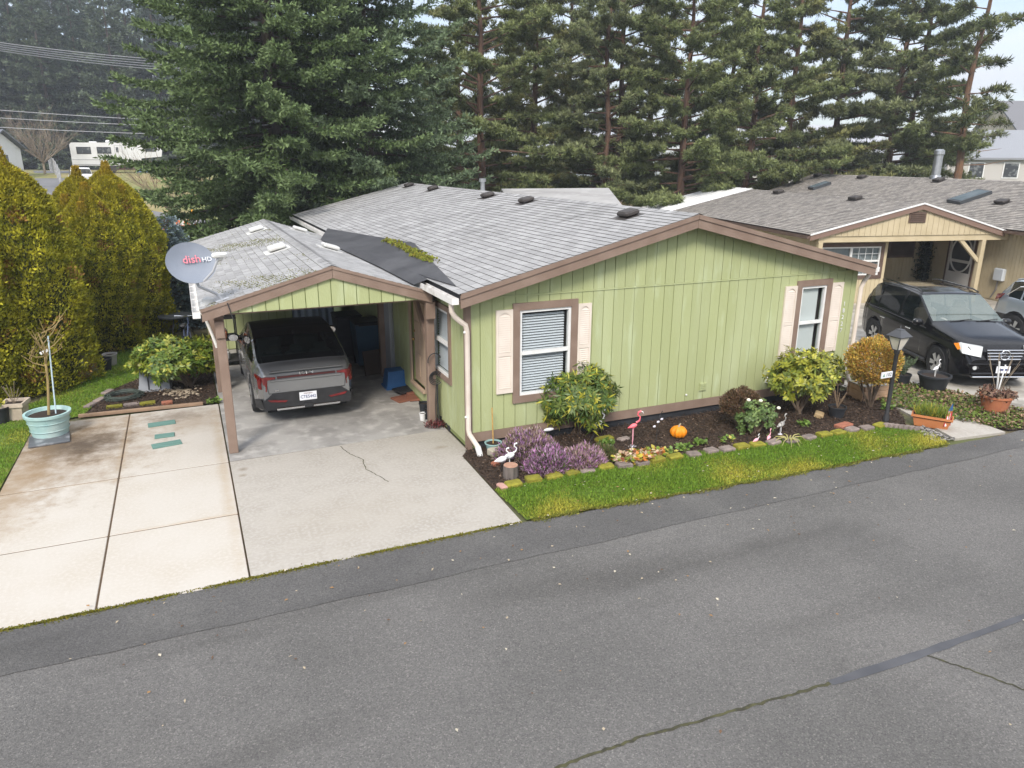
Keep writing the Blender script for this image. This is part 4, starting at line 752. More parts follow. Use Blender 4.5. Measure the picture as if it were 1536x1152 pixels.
# --- bare trees and scrub
def bare(root, H, seed, spread, m, n1=16, r0=.09, levels=3, vase=.6, stem=.25):
    rs = random.Random(seed); b = MB(); b.tube([(0, 0, -.2), (0, 0, H*stem)], [r0, r0*.8], 8)
    def grow(p, d, L, r, lev):
        q = [p]; dd = d.copy()
        for i in range(3): dd = (dd+Vector((rs.gauss(0, .10), rs.gauss(0, .10), .05))).normalized(); q.append(q[-1]+dd*L/3)
        b.tube(q, [r, r*.8, r*.6, r*.35], 4, cap=False)
        if lev > 0:
            for k in range(rs.randint(3, 4)): t = rs.choice((1, 2, 3, 3)); e = (dd+Vector((rs.gauss(0, .38), rs.gauss(0, .38), rs.gauss(.08, .25)))).normalized(); grow(q[t], e, L*rs.uniform(.5, .72), r*.5, lev-1)
    for k in range(n1):
        a = 2*math.pi*k/n1+rs.uniform(-.3, .3); e = Vector((math.cos(a)*spread, math.sin(a)*spread, vase+rs.uniform(0, .9))).normalized(); grow(Vector((0, 0, H*stem*rs.uniform(.75, 1))), e, H*.36*rs.uniform(.8, 1.15), r0*.45, levels)
    return b.build('branches', m, root)
m_twig = mat('pale_twigs', (.26, .21, .15), .9, (.18, .14, .10), 2); m_brownt = mat('brown_twigs', (.17, .115, .075), .9, (.26, .19, .12), 1)
bt = thing('bare_tree', 'leafless fan-shaped tree beside the white house and wire fence', 'tree', local=True); bare(bt, 7.0, 4, .85, m_twig, 20, .13, 3, .55, .2); q = AD(72, 285, 96); place(bt, (q.x, q.y, 0))
bt = thing('bare_bush', 'leafless reddish brush in front of the white trailer nose', 'bush', local=True); bare(bt, 7.0, 9, .9, m_brownt, 18, .08, 3, .6, .08); q = AD(255, 290, 62); place(bt, (q.x, q.y, 0))
wb = thing('weeping_bush', 'tan weeping bush of dry arching stems behind the green house ridge', 'bush', local=True); b = MB()
for k in range(900):
    a = random.uniform(0, 6.28); L_ = random.uniform(.6, 2.9); h = random.uniform(1.2, 2.5); g1 = lambda s_: random.gauss(0, s_); b.tube([(g1(.8), g1(.8), 0), (math.cos(a)*L_*.4+g1(.3), math.sin(a)*L_*.4+g1(.3), h+g1(.2)), (math.cos(a)*L_*.85+g1(.3), math.sin(a)*L_*.85+g1(.3), h*.75+g1(.25)), (math.cos(a)*L_*1.05+g1(.3), math.sin(a)*L_*1.05+g1(.3), h*.25)], [.02, .016, .012, .006], 4, cap=False)
b.build('stems', mat('straw', (.34, .24, .13), .9, (.22, .15, .085), 2), wb); q = AD(884, 285, 40); place(wb, (q.x, q.y, 0), 0, 1.15)
for k, (px, dist, s) in enumerate([(700, 44, .55), (760, 50, .6), (840, 46, .5), (1290, 52, .55), (1180, 60, .5)]):
    o = thing('bare_bush', 'tangled leafless brush under the pine row', 'bush', group='brush under the pines', local=True); bare(o, 8.0, 20+k, .9, m_brownt, 14, .06, 3, .5, .06); q = AD(px, 285, dist); place(o, (q.x, q.y, 0), k, s)
# ================================================================== VEHICLES
m_tyre = mat('tyre_rubber', (0.016, 0.016, 0.017), .85, (.026, .026, .026), 12); m_rim = mat('alloy_rim', (.55, .56, .57), .3, metal=.9); m_black = mat('black_plastic', (0.018, 0.018, 0.019), .55, (.028, .028, .03), 8)
m_cglass = glass('car_glass', (.010, .014, .015), .03, .62); m_redl = mat('tail_lamp', (.19, .006, .008), .15, (.12, .003, .005), 12, coat=.8); m_chrome = mat('chrome', (.72, .73, .75), .12, metal=1.0)
m_lampc = mat('lamp_lens', (.62, .64, .62), .12, (.5, .52, .52), 9, coat=.8); m_amber = mat('amber_lens', (.75, .22, .01), .2); m_plate = mat('plate_white', (.74, .75, .78), .5); m_ptxt = mat('plate_blue', (.03, .05, .16), .6); m_seat = mat('seat_fabric', (.05, .075, .065), .9); m_inside = mat('car_inside', (.012, .012, .013), .9)
def sm(xs, pts):
    px = [p[0] for p in pts]; pz = [p[1] for p in pts]; y = np.interp(xs, px, pz); k = np.array([1, 2, 3, 2, 1.])/9; yp = np.pad(y, 2, mode='edge'); return np.convolve(yp, k, 'valid')
def car_body(root, L, W, top, belt, plan, tumble, sill, wheels, Rw, side_win, ws, rg, m_paint, m_roof=None, arch=.055, lower=None, clad=.0, zlow=None):
    xs = np.unique(np.round(np.concatenate([np.linspace(-L/2, L/2, 96), [a for r in side_win for a in r], list(ws), list(rg)]), 4)); n = len(xs)
    zt = sm(xs, top); zb_ = sm(xs, belt); w = sm(xs, plan)*W/2; h = np.maximum(zt-zb_, .015)
    wr = np.where(h < .12, w*.92, w*.935-tumble*(h-.12)); wr = np.minimum(wr, w*.93); zr = zt-np.minimum(.055, h*.45)
    bot = np.full(n, sill) if zlow is None else np.maximum(sill, sm(xs, zlow))
    for xw in wheels: q = (Rw+arch)**2-(xs-xw)**2; bot = np.where(q > 0, np.maximum(bot, Rw+np.sqrt(np.maximum(q, 0))), bot)
    zbe = np.minimum(zb_, zt-.02); z2 = np.maximum(.5*(sill+zbe), bot+.05); z3 = np.maximum(zbe-.13, z2+.02); z3 = np.minimum(z3, zbe-.012); z2 = np.minimum(z2, z3-.01); z1 = np.minimum(bot+.07, z2-.008); b0 = np.minimum(bot, z1-.006)
    sec = [(w*.95, b0), (w*.985, z1), (w, z2), (w*.998, z3), (w*.968, zbe), (w*.948, zbe+np.minimum(.03, h*.2)), ((w*.948+wr)/2+.012, (zbe+zr)/2), (wr, zr), (wr*.955, zr+(zt-zr)*.62), (wr*.6, zt-.008*np.minimum(1, h*4)), (wr*0, zt)]
    nb = len(sec); groups = {}
    def gid(i, j):
        xm = (xs[i]+xs[i+1])/2
        if 5 <= j <= 6 and h[i] > .10 and h[i+1] > .10:
            for k, r in enumerate(side_win):
                if r[0] <= xm <= r[1]: return ('side_window', k)
        if j >= 8 and ws[0] <= xm <= ws[1]: return ('windshield', 0)
        if j >= 8 and rg[0] <= xm <= rg[1]: return ('rear_window', 0)
        if j >= 8 and rg[1] < xm < ws[0] and m_roof is not None: return ('roof_panel', 0)
        if lower and j <= 1 and (clad > 0): return ('lower_cladding', 0)
        return ('body', 0)
    for sgn in (1, -1):
        for i in range(n-1):
            for j in range(nb-1):
                k = gid(i, j); key = k if k[0] != 'side_window' else (k[0], k[1], sgn)
                mb = groups.setdefault(key, {}); mb.setdefault('q', []).append([(i, j, sgn), (i+1, j, sgn), (i+1, j+1, sgn), (i, j+1, sgn)] if sgn < 0 else [(i, j, sgn), (i, j+1, sgn), (i+1, j+1, sgn), (i+1, j, sgn)])
    for i, flip in ((0, False), (n-1, True)):          # end faces
        for j in range(nb-1):
            q = [(i, j, 1), (i, j, -1), (i, j+1, -1), (i, j+1, 1)]; groups[('body', 0)]['q'].append(q if flip else q[::-1])
    def pos(k): i, j, s = k; return (xs[i], sec[j][0][i]*s, sec[j][1][i])
    out = {}
    for key, d in groups.items():
        idx = {}; vs = []; fs = []
        for q in d['q']:
            f = []
            for k in q:
                kk = (k[0], k[1], 1) if k[1] == nb-1 else k
                if kk not in idx: idx[kk] = len(vs); vs.append(pos(kk))
                f.append(idx[kk])
            if len(set(f)) > 2: fs.append(tuple(dict.fromkeys(f)))
        mb = MB(); mb.add(vs, fs); mm = {'body': m_paint, 'side_window': m_cglass, 'windshield': m_cglass, 'rear_window': m_cglass, 'roof_panel': m_roof, 'lower_cladding': lower}[key[0]]
        o = mb.build(key[0], mm, root, True, 50); out.setdefault(key[0], []).append(o)
    u = MB(); u.box(-L/2+.12, -W/2+.22, sill+.02, L/2-.12, W/2-.22, .62)
    for xw in wheels: u.box(xw-Rw-.02, -W/2+.03, Rw*.7, xw+Rw+.02, W/2-.03, Rw*2+.0)
    u.build('underbody', m_inside, root)
    def S(x, y):       # height of the top skin
        return float(np.interp(x, xs, zt))
    return out, S
def wheel(root, x, y, R_, width=.22, spokes=5, rim=None):
    b = MB(); b.lathe([(R_*.66, -width/2), (R_*.94, -width/2), (R_, -width*.32), (R_, width*.32), (R_*.94, width/2), (R_*.66, width/2)], (0, 0, 0), 28, cap=False); b.lathe([(R_*.66, width/2), (R_*.64, -width/2)], (0, 0, 0), 28, cap=False)
    s = 1 if y > 0 else -1; M = Matrix.Translation((x, y, R_)) @ Matrix.Rotation(R(90)*-s, 4, 'X'); b.xf(M); o = b.build('wheel', m_tyre, root, True)
    r = MB(); r.lathe([(R_*.66, width*.42), (R_*.60, width*.42), (R_*.58, width*.30)], (0, 0, 0), 28, cap=False); r.lathe([(R_*.16, width*.2), (R_*.15, width*.40), (.01, width*.42)], (0, 0, 0), 14)
    for k in range(spokes):
        a = 2*math.pi*k/spokes
        for da in (-.13, .13):
            p = [(math.cos(a+da*1.4)*R_*.12, math.sin(a+da*1.4)*R_*.12), (math.cos(a+da)*R_*.61, math.sin(a+da)*R_*.61)]; dx, dy = -math.sin(a)*.022, math.cos(a)*.022
            r.prism([(p[0][0]-dx, p[0][1]-dy, width*.36), (p[1][0]-dx, p[1][1]-dy, width*.38), (p[1][0]+dx, p[1][1]+dy, width*.38), (p[0][0]+dx, p[0][1]+dy, width*.36)], (0, 0, .03))
    r.xf(M); r.build('rim', rim or m_rim, o); d = MB(); d.lathe([(R_*.58, 0), (R_*.58, .01)], (0, 0, 0), 20); d.xf(M); d.build('brake_disc', m_inside, o)
    return o
def mirror_pair(root, x, y, z, m, glassm=m_cglass):
    for s in (1, -1):
        b = MB(); b.ball((x, s*(y+.12), z), (.075, .125, .085), 12, 8); b.tube([(x+.03, s*(y-.03), z-.06), (x+.01, s*(y+.06), z-.03)], .025, 8); o = b.build('wing_mirror', m, root, True); MB().lathe([(.07, -.005), (.07, .005)], (0, 0, 0), 14, sx=1.35).xf(Matrix.Translation((x-.072, s*(y+.12), z)) @ Matrix.Rotation(R(90), 4, 'Z') @ Matrix.Rotation(R(90), 4, 'X')).build('mirror_glass', m_chrome, o)

# ---- grey fastback saloon in the carport (tail to the street)
m_grey = mat('metallic_grey_paint', (.23, .235, .24), .26, (.245, .25, .255), 3, metal=.5, coat=.6); m_broof = mat('black_roof', (.012, .012, .013), .35, coat=.2)
kia = thing('grey_car', 'grey fastback saloon with black roof parked tail-out in the carport', 'car', (1.72, 15.42, .001), R(90), local=True)
L_, W_ = 4.71, 1.85
car_body(kia, L_, W_, [(-2.355, .80), (-2.33, .97), (-2.22, 1.04), (-2.02, 1.085), (-1.05, 1.355), (-.5, 1.42), (0, 1.43), (.35, 1.40), (1.2, 1.0), (1.9, .88), (2.25, .75), (2.355, .52)],
         [(-2.355, .78), (-2.3, .93), (-2.0, .985), (0, .93), (1.2, .87), (2.1, .75), (2.355, .48)], [(-2.355, .80), (-2.2, .90), (-1.8, .965), (-1.0, 1.0), (1.4, 1.0), (2.0, .94), (2.25, .84), (2.355, .72)],
         .27, .20, (-1.36, 1.36), .335, [(-1.70, -.62), (-.54, .30), (.38, 1.0)], (.42, 1.18), (-2.0, -1.08), m_grey, m_broof, zlow=[(-2.355, .30), (-2.0, .22), (2.0, .2), (2.355, .24)])
for x in (-1.36, 1.36):
    for s in (1, -1): wheel(kia, x, s*(W_/2-.125), .335, .22, 5)
mirror_pair(kia, .80, .90, .98, m_broof)
XR = -L_/2
def rear_poly(name, pts, m, d=.02, x=XR, par=kia): b = MB(); b.prism([(x, p[0], p[1]) for p in pts], (-d, 0, 0)); return b.build(name, m, par)
# dark lower bumper, lamps, light bar, badge, plate
b = MB(); b.prism([(XR+.02, -.76, .30), (XR+.02, .76, .30), (XR+.02, .78, .46), (XR+.02, .60, .60), (XR+.02, -.60, .60), (XR+.02, -.78, .46)], (-.045, 0, 0))
for s in (1, -1): b.prism([(XR+.05, s*.74, .29), (XR+.34, s*.875, .29), (XR+.34, s*.875, .44), (XR+.05, s*.79, .50)], (-.02, s*.015, 0))
bump_ = b.build('lower_bumper', m_black, kia)
b = MB(); b.cbox((XR-.045, 0, .315), (.05, 1.12, .05), 0, .012); b.build('diffuser_trim', m_chrome, bump_); MB().cbox((XR-.055, 0, .33), (.06, .16, .07), 0, .01).build('tow_cover', m_black, bump_)
for s in (1, -1):
    rear_poly('reflector', [(s*.70, .50), (s*.36, .455), (s*.40, .425), (s*.66, .455)], m_redl, .012, XR-.026)
    t = MB(); t.prism([(XR+.01, s*.54, .90), (XR+.01, s*.725, .918), (XR+.05, s*.775, .895), (XR+.05, s*.735, .66), (XR+.02, s*.705, .64), (XR+.01, s*.675, .855), (XR+.01, s*.54, .872)], (-.035, 0, 0))
    t.prism([(XR+.06, s*.765, .90), (XR+.30, s*.842, .925), (XR+.26, s*.845, .89), (XR+.13, s*.815, .85), (XR+.10, s*.81, .70), (XR+.06, s*.77, .68)], (-.01, s*.022, 0)); t.build('tail_lamp', m_redl, kia)
MB().box(XR-.022, -.51, .872, XR+.015, .51, .905).build('light_bar', mat('dark_red_bar', (.06, .006, .008), .2, coat=.5), kia)
MB().cbox((XR-.012, 0, .835), (.03, 1.26, .045), 0, .012).build('trunk_crease', m_grey, kia); MB().cbox((XR+.03, 0, .985), (.05, 1.30, .03), 0, .012).build('trunk_lip', m_grey, kia)
for (a, c) in (((-.67, .60), (.67, .60)), ((-.67, .60), (-.70, .86)), ((.67, .60), (.70, .86))): b = MB(); b.tube([(XR-.004, *a), (XR-.004, *c)], .005, 5); b.build('panel_gap', m_black, kia)
# badge strokes (thin linked letters)
bd = MB(); k_ = [[(0, 0), (0, 1)], [(0, .0), (.75, 1)], [(.38, .5), (.85, 0)], [(.85, 0), (1.45, 1)], [(1.45, 1), (1.45, 0)], [(1.45, 0), (2.2, 1)], [(2.2, 1), (2.85, 0)], [(2.85, .0), (2.85, 1)]]
for (p, q) in k_:
    f = lambda r_: (XR-.030, .115-r_[0]*.08, .915+r_[1]*.048); bd.tube([f(p), f(q)], .0068, 5)
bd.build('badge', m_chrome, kia); text_mesh('badge_text', 'K4', .05, m_chrome, kia, Matrix.Translation((XR-.028, .53, .655)) @ Matrix.Rotation(R(-90), 4, 'Z') @ Matrix.Rotation(R(90), 4, 'X'), .003)
pl = MB().cbox((XR-.035, 0, .50), (.012, .305, .155), 0, .004).build('licence_plate', m_plate, kia)
PM = lambda z: Matrix.Translation((XR-.043, 0, z)) @ Matrix.Rotation(R(-90), 4, 'Z') @ Matrix.Rotation(R(90), 4, 'X')
text_mesh('plate_number', 'CTE5442', .082, m_ptxt, pl, PM(.487), .002, .88); text_mesh('plate_state', 'Washington', .032, m_redl, pl, PM(.553), .002)
# cabin
for y in (-.45, 0, .45):
    b = MB(); b.cbox((-1.12, y, .80), (.16, .42, .52), 0, .05, tilt=(0, -.2)); b.cbox((-1.22, y, 1.12), (.09, .24, .15), 0, .045); b.build('rear_seat', m_seat, kia, True)
for y in (-.38, .38): b = MB(); b.cbox((.15, y, .80), (.16, .48, .62), 0, .06, tilt=(0, -.2)); b.cbox((.05, y, 1.19), (.09, .26, .18), 0, .05); b.build('front_seat', m_seat, kia, True)
b = MB(); b.box(-2.0, -.66, .985, -1.2, .66, 1.0); b.build('parcel_shelf', m_inside, kia); b = MB(); b.prism([(-.90, 0, 1.385), (-1.04, 0, 1.35), (-1.02, 0, 1.41)], (0, .02, 0)); b.build('roof_aerial', m_black, kia)
for s in (1, -1):
    for x in (-.5, .38): MB().cbox((x, s*.922, .80), (.20, .03, .028), 0, .01).build('door_handle', m_grey, kia)

# ---- black SUV on the neighbour's drive
m_blk = mat('black_car_paint', (.006, .006, .007), .12, (.008, .008, .009), 3, spec=.35, coat=.12)
AZ_N = R(203); fr = G(1405, 568); 
def car_pose(front_right_wheel, az, xw, yw):       # local +x forward; wheel contact given
    rz = R(90)-az; M = Matrix.Rotation(rz, 3, 'Z'); o = Vector((front_right_wheel.x, front_right_wheel.y, .004))-M @ Vector((xw, yw, 0)); o.z = .004; return o, rz
loc, rz = car_pose(fr, AZ_N, 1.52*.96, -.84*.96)
ml = thing('black_suv', 'glossy black SUV parked nose-out beside the green house', 'car', loc, rz, local=True); ml.scale = (.96, .96, .96); L_, W_ = 4.78, 1.91
car_body(ml, L_, W_, [(-2.39, .85), (-2.36, 1.10), (-2.25, 1.28), (-1.95, 1.64), (-1.7, 1.735), (-.7, 1.775), (.10, 1.745), (.98, 1.235), (1.2, 1.20), (1.95, 1.085), (2.22, 1.0), (2.34, .84), (2.39, .60)],
         [(-2.39, .8), (-2.3, 1.06), (-1.9, 1.10), (0, 1.06), (1.0, 1.02), (1.9, .97), (2.25, .88), (2.39, .56)], [(-2.39, .82), (-2.2, .93), (-1.8, .985), (-1, 1), (1.5, 1), (2.0, .96), (2.25, .86), (2.39, .72)],
         .26, .26, (-1.42, 1.52), .375, [(-2.1, -1.50), (-1.42, -.42), (-.32, .78)], (.16, .97), (-2.24, -1.95), m_blk, None, zlow=[(-2.39, .38), (-2.0, .28), (2.05, .26), (2.39, .30)])
for x in (-1.42, 1.52):
    for s in (1, -1): wheel(ml, x, s*(W_/2-.135), .375, .24, 6)
[o.data.materials.__setitem__(0, glass('sky_reflection_glass', (.17, .21, .20), .06, .62)) for o in children(ml) if o.name.startswith('windshield')]  # sky reflection put into the windshield's colour: paler, less clear glass
mirror_pair(ml, .76, .93, 1.16, m_blk); XF = L_/2
g_ = MB(); g_.prism([(XF+.004, -.42, .92), (XF+.004, .42, .92), (XF+.004, .36, .66), (XF+.004, -.36, .66)], (.012, 0, 0)); gr = g_.build('grille', m_black, ml)
for k in range(4): z = .69+.067*k; MB().cbox((XF+.022, 0, z), (.02, .72+.11*k/3, .030), 0, .008).build('grille_bar', m_chrome, gr)
b = MB(); b.tube([(XF+.03, .105*math.cos(t), .79+.105*math.sin(t)) for t in np.linspace(0, 2*math.pi, 25)], .010, 6)
for a in (90, 210, 330): b.tube([(XF+.03, 0, .79), (XF+.03, .1*math.cos(R(a)), .79+.1*math.sin(R(a)))], .008, 6)
b.build('star_emblem', m_chrome, gr)
for s in (1, -1):
    b = MB(); b.prism([(XF-.13, s*.46, .96), (XF-.33, s*.80, 1.0), (XF-.42, s*.86, .96), (XF-.20, s*.84, .80), (XF-.07, s*.50, .74)], (.10, s*.02, .0)); hl = b.build('headlamp', m_lampc, ml)
    b = MB(); b.prism([(XF-.31, s*.825, .985), (XF-.40, s*.88, .955), (XF-.24, s*.87, .85), (XF-.2, s*.835, .88)], (.02, s*.03, 0)); b.build('turn_signal', m_amber, hl)
    b = MB(); b.cbox((XF-.06, s*.62, .50), (.10, .26, .10), s*.35, .03); f_ = b.build('fog_recess', m_black, ml); MB().lathe([(.045, 0), (.045, .02)], (0, 0, 0), 12).xf(Matrix.Translation((XF-.005, s*.60, .50)) @ Matrix.Rotation(R(90), 4, 'Y')).build('fog_lamp', m_lampc, f_)
b = MB(); b.cbox((XF-.02, 0, .36), (.12, 1.35, .07), 0, .02); b.cbox((XF-.03, 0, .56), (.09, 1.5, .10), 0, .03); b.build('front_bumper', m_blk, ml); MB().cbox((XF+.0, 0, .30), (.10, 1.3, .03), 0, .01).build('skid_trim', m_chrome, ml)
pl = MB().cbox((XF+.05, 0, .47), (.012, .305, .155), 0, .004).build('licence_plate', m_plate, ml); MB().box(XF+.0565, -.12, .45, XF+.058, .12, .49).build('plate_print', m_ptxt, pl)
for s in (1, -1): b = MB(); b.tube([(-1.85, s*.66, 1.76), (-1.7, s*.67, 1.80), (-.1, s*.67, 1.80), (.1, s*.68, 1.755)], .02, 6); b.build('roof_rail', m_blk, ml, True)
for s in (1, -1):
    for x in (-.95, .30): MB().cbox((x-.1, s*.952, .90), (.22, .03, .03), 0, .01).build('door_handle', m_chrome, ml)
    b = MB(); b.tube([(-2.1, s*.925, 1.10), (-1, s*.935, 1.085), (.9, s*.92, 1.05)], .008, 5); b.build('belt_trim', m_black, ml)
    MB().cbox((-.02, s*.95, .33), (2.2, .06, .09), 0, .025).build('running_board', m_black, ml)
for y in (-.42, .42): b = MB(); b.cbox((-.05, y, 1.0), (.18, .5, .7), 0, .06, tilt=(0, -.2)); b.cbox((-.15, y, 1.42), (.1, .26, .2), 0, .05); b.build('front_seat', mat('tan_seat', (.22, .19, .15), .8), ml, True)
b = MB(); b.cbox((.85, 0, 1.08), (.5, 1.4, .16), 0, .06); b.build('dashboard', mat('grey_dash', (.14, .14, .14), .8), ml)
for y in (-.35, .25): b = MB(); b.tube([(1.02, y-.1, 1.235), (.94, y+.45, 1.27)], .008, 5); b.build('wiper', m_black, ml)

# ---- silver SUV cut by the frame
m_sil = mat('silver_blue_paint', (.30, .34, .38), .25, (.32, .36, .40), 3, metal=.5, coat=.7)
rw = G(1519, 513); loc, rz = car_pose(rw, R(194), -1.33, -.81)
sv = thing('silver_suv', 'silver crossover parked beyond the black SUV, half out of the picture', 'car', loc, rz, local=True); L_, W_ = 4.40, 1.83
car_body(sv, L_, W_, [(-2.2, .80), (-2.17, 1.06), (-2.05, 1.22), (-1.78, 1.56), (-1.55, 1.635), (-.6, 1.68), (.2, 1.65), (1.05, 1.15), (1.8, 1.03), (2.08, .92), (2.2, .58)],
         [(-2.2, .78), (-2.1, 1.08), (-1.6, 1.12), (0, 1.03), (1.0, .98), (1.9, .9), (2.2, .54)], [(-2.2, .80), (-2.05, .91), (-1.65, .98), (-1, 1), (1.4, 1), (1.9, .95), (2.2, .74)],
         .25, .28, (-1.33, 1.33), .36, [(-1.72, -1.32), (-1.26, -.30), (-.2, .82)], (.26, 1.04), (-2.03, -1.8), m_sil, None, lower=m_black, clad=.1, zlow=[(-2.2, .42), (-1.9, .30), (1.9, .28), (2.2, .32)])
for x in (-1.33, 1.33):
    for s in (1, -1): wheel(sv, x, s*(W_/2-.125), .36, .22, 5)
mirror_pair(sv, .85, .90, 1.08, m_sil)
for s in (1, -1):
    b = MB(); b.prism([(-2.19, s*.66, 1.13), (-2.10, s*.79, 1.16), (-1.82, s*.865, 1.22), (-1.92, s*.868, 1.10), (-2.10, s*.83, 1.00), (-2.18, s*.72, 1.00)], (-.02, s*.028, 0)); b.build('tail_lamp', m_redl, sv)
    b = MB(); b.tube([(-1.74, s*.865, 1.20), (-1.45, s*.80, 1.45), (-.6, s*.73, 1.59), (.2, s*.735, 1.57)], .012, 5); b.build('window_trim', m_chrome, sv)
b = MB(); b.cbox((-1.66, 0, 1.615), (.34, 1.16, .035), 0, .015, tilt=(0, -.22)); b.build('roof_spoiler', m_sil, sv)
b = MB(); b.cbox((-2.2, 0, .48), (.10, 1.4, .22), 0, .04); b.build('rear_bumper', m_black, sv)
# ================================================================== NEIGHBOUR'S HOME (own frame: x along its front, y into its depth)
NA = R(14); NQ = Vector((24.2, 16.1, 0))
nb = thing('neighbour_house', 'cream home with brown shingle roof and gabled porch next door', 'house', NQ, -NA, local=True)
_c, _s = math.cos(NA), math.sin(NA)
def _nray(px, py):
    d = _ray(px, py); o = c_o-np.array(NQ); f = lambda v: np.array([v[0]*_c-v[1]*_s, v[0]*_s+v[1]*_c, v[2]]); return f(o), f(d)
def NX(px, py, x): o, d = _nray(px, py); t = (x-o[0])/d[0]; return Vector(o+d*t)
def NY(px, py, y): o, d = _nray(px, py); t = (y-o[1])/d[1]; return Vector(o+d*t)
def NR(px, py, x0, z0, k): o, d = _nray(px, py); t = (z0+k*(o[0]-x0)-o[2])/(d[2]-k*d[0]); return Vector(o+d*t)
m_tan = mat('cream_siding', (.50, .42, .275), .8, (.44, .365, .23), 2, (.4, .7), bump=.2, bscale=60); m_tang = mat('cream_siding_groove', (.26, .21, .13), .9)
m_bsh = mat('brown_shingle', (.27, .245, .215), .93, (.175, .16, .145), 3.2, (.36, .62), bump=.6, bscale=120, col3=(.34, .315, .28), scale3=5.5, thr3=(.5, .68)); m_bse = mat('brown_shingle_edge', (.03, .027, .023), .95)
m_dbrown = mat('dark_brown_trim', (.095, .06, .045), .7, (.12, .08, .06), 4)
def boards(name, parent, a0, a1, z0, zf, plane, fixed, holes=(), step=.15, up=None):    # grooved siding joined into one sheet
    b = MB(); a = a0; k = .006
    while a < a1-.01:
        e = min(a+step, a1)
        for (p, z_, q, zz) in rect_minus((a+k, z0, e-k, 99), holes):
            f = lambda t, z: (t, fixed, z) if plane == 'y' else (fixed, t, z)
            ext = (0, .015, 0) if plane == 'y' else (.015, 0, 0)
            if zz > 50: b.prism([f(p, z_), f(q, z_), f(q, zf(q)), f(p, zf(p))], ext)
            else: b.prism([f(p, z_), f(q, z_), f(q, zz), f(p, zz)], ext)
        a = e
    o = b.build(name, m_tan, parent); o['kind'] = 'stuff'; return o
WX0, WX1, WRX, WRZ, WEZ = -6.35, .62, -2.55, 3.30, 2.36; kw = (WRZ-WEZ)/(WRX-WX0); kwr = (WRZ-2.40)/(WX1-WRX)
MX0, MRX, MRZ, MEZ = .62, 4.7, 3.86, 2.46; km_ = (MRZ-MEZ)/(MRX-MX0)
b = MB(); b.prism([(WX0, .06, WEZ-.09), (WRX, .06, WRZ-.09), (WX1, .06, 2.31), (WX1, .06, 2.38), (WRX, .06, WRZ-.012), (WX0, .06, WEZ-.012)], (0, 11.4, 0)); wr_ = b.build('porch_roof', m_dbrown, nb)
shingle_slope(wr_, WRX, WX0-.02, WRZ, WEZ-.004, 0, 11.5, 0, m_bsh, m_bse, seed=8, thick=.012); shingle_slope(wr_, WRX, WX1+.5, WRZ, 2.30, 0, 11.5, 0, m_bsh, m_bse, seed=9)
b = MB(); b.prism([(MX0, -5.5, MEZ-.10), (MRX, -5.5, MRZ-.10), (8.8, -5.5, MEZ-.10), (8.8, -5.5, MEZ-.012), (MRX, -5.5, MRZ-.012), (MX0, -5.5, MEZ-.012)], (0, 24, 0)); mr_ = b.build('main_roof', m_dbrown, nb)
shingle_slope(mr_, MRX, MX0-.03, MRZ, MEZ-.004, -5.5, 18.5, 0, m_bsh, m_bse, seed=10, thick=.012); b = MB(); b.prism([(MRX, -5.5, MRZ-.01), (8.85, -5.5, MEZ-.01), (8.85, -5.5, MEZ+.004), (MRX, -5.5, MRZ+.004)], (0, 24, 0)); b.build('far_slope', m_bsh, mr_)
for (px, py, w) in ((1283, 300, 'w'), (1168, 290, 'w'), (1293, 267, 'm'), (1227, 264, 'm'), (1503, 305, 'm'), (1408, 272, 'm')):
    q = NR(px, py, WX0, WEZ, kw) if w == 'w' else NR(px, py, MX0, MEZ, km_); an = math.atan(kw if w == 'w' else km_)
    v = MB(); v.cbox((0, 0, .09), (.30, .46, .10), 0, .02); v.box(-.2, -.26, 0, .2, .26, .03); v.xf(Matrix.Translation(q) @ Matrix.Rotation(-an, 4, 'Y')); v.build('roof_vent', m_vent, wr_ if w == 'w' else mr_)
for (pa, pb, wd) in (((1430, 306), (1478, 290), .42), ((1216, 285), (1243, 276), .35)):
    a_, c_ = NR(*pa, MX0, MEZ, km_), NR(*pb, MX0, MEZ, km_); d_ = (c_-a_); ln = d_.length; d_.normalize(); sd = Vector((-km_, 0, 1)).normalized().cross(d_).normalized(); up_ = d_.cross(sd)*-1
    if up_.z < 0: up_ = -up_
    b = MB(); P = [a_+sd*wd, a_-sd*wd, c_-sd*wd, c_+sd*wd]; b.prism([p-up_*.02 for p in P], up_*.16); sk = b.build('skylight', mat('skylight_frame', (.05, .055, .06), .5), mr_)
    b = MB(); mid_ = sum(P, Vector())/4; P2 = [p+(mid_-p)*.14+up_*.141 for p in P]; b.prism(P2, up_*.012); b.build('skylight_pane', mat('skylight_pane', (.10, .13, .15), .15, (.14, .17, .19), 2), sk)
q = NR(1403, 266, MX0, MEZ, km_); v = MB(); v.lathe([(.26, -.1), (.22, .08), (.18, .1), (.18, .95)], tuple(q), 16); v.lathe([(.22, .97), (.22, 1.0), (.21, 1.14), (.12, 1.2)], tuple(q), 16); v.build('flue', mat('galvanized', (.45, .46, .47), .35), mr_, True)
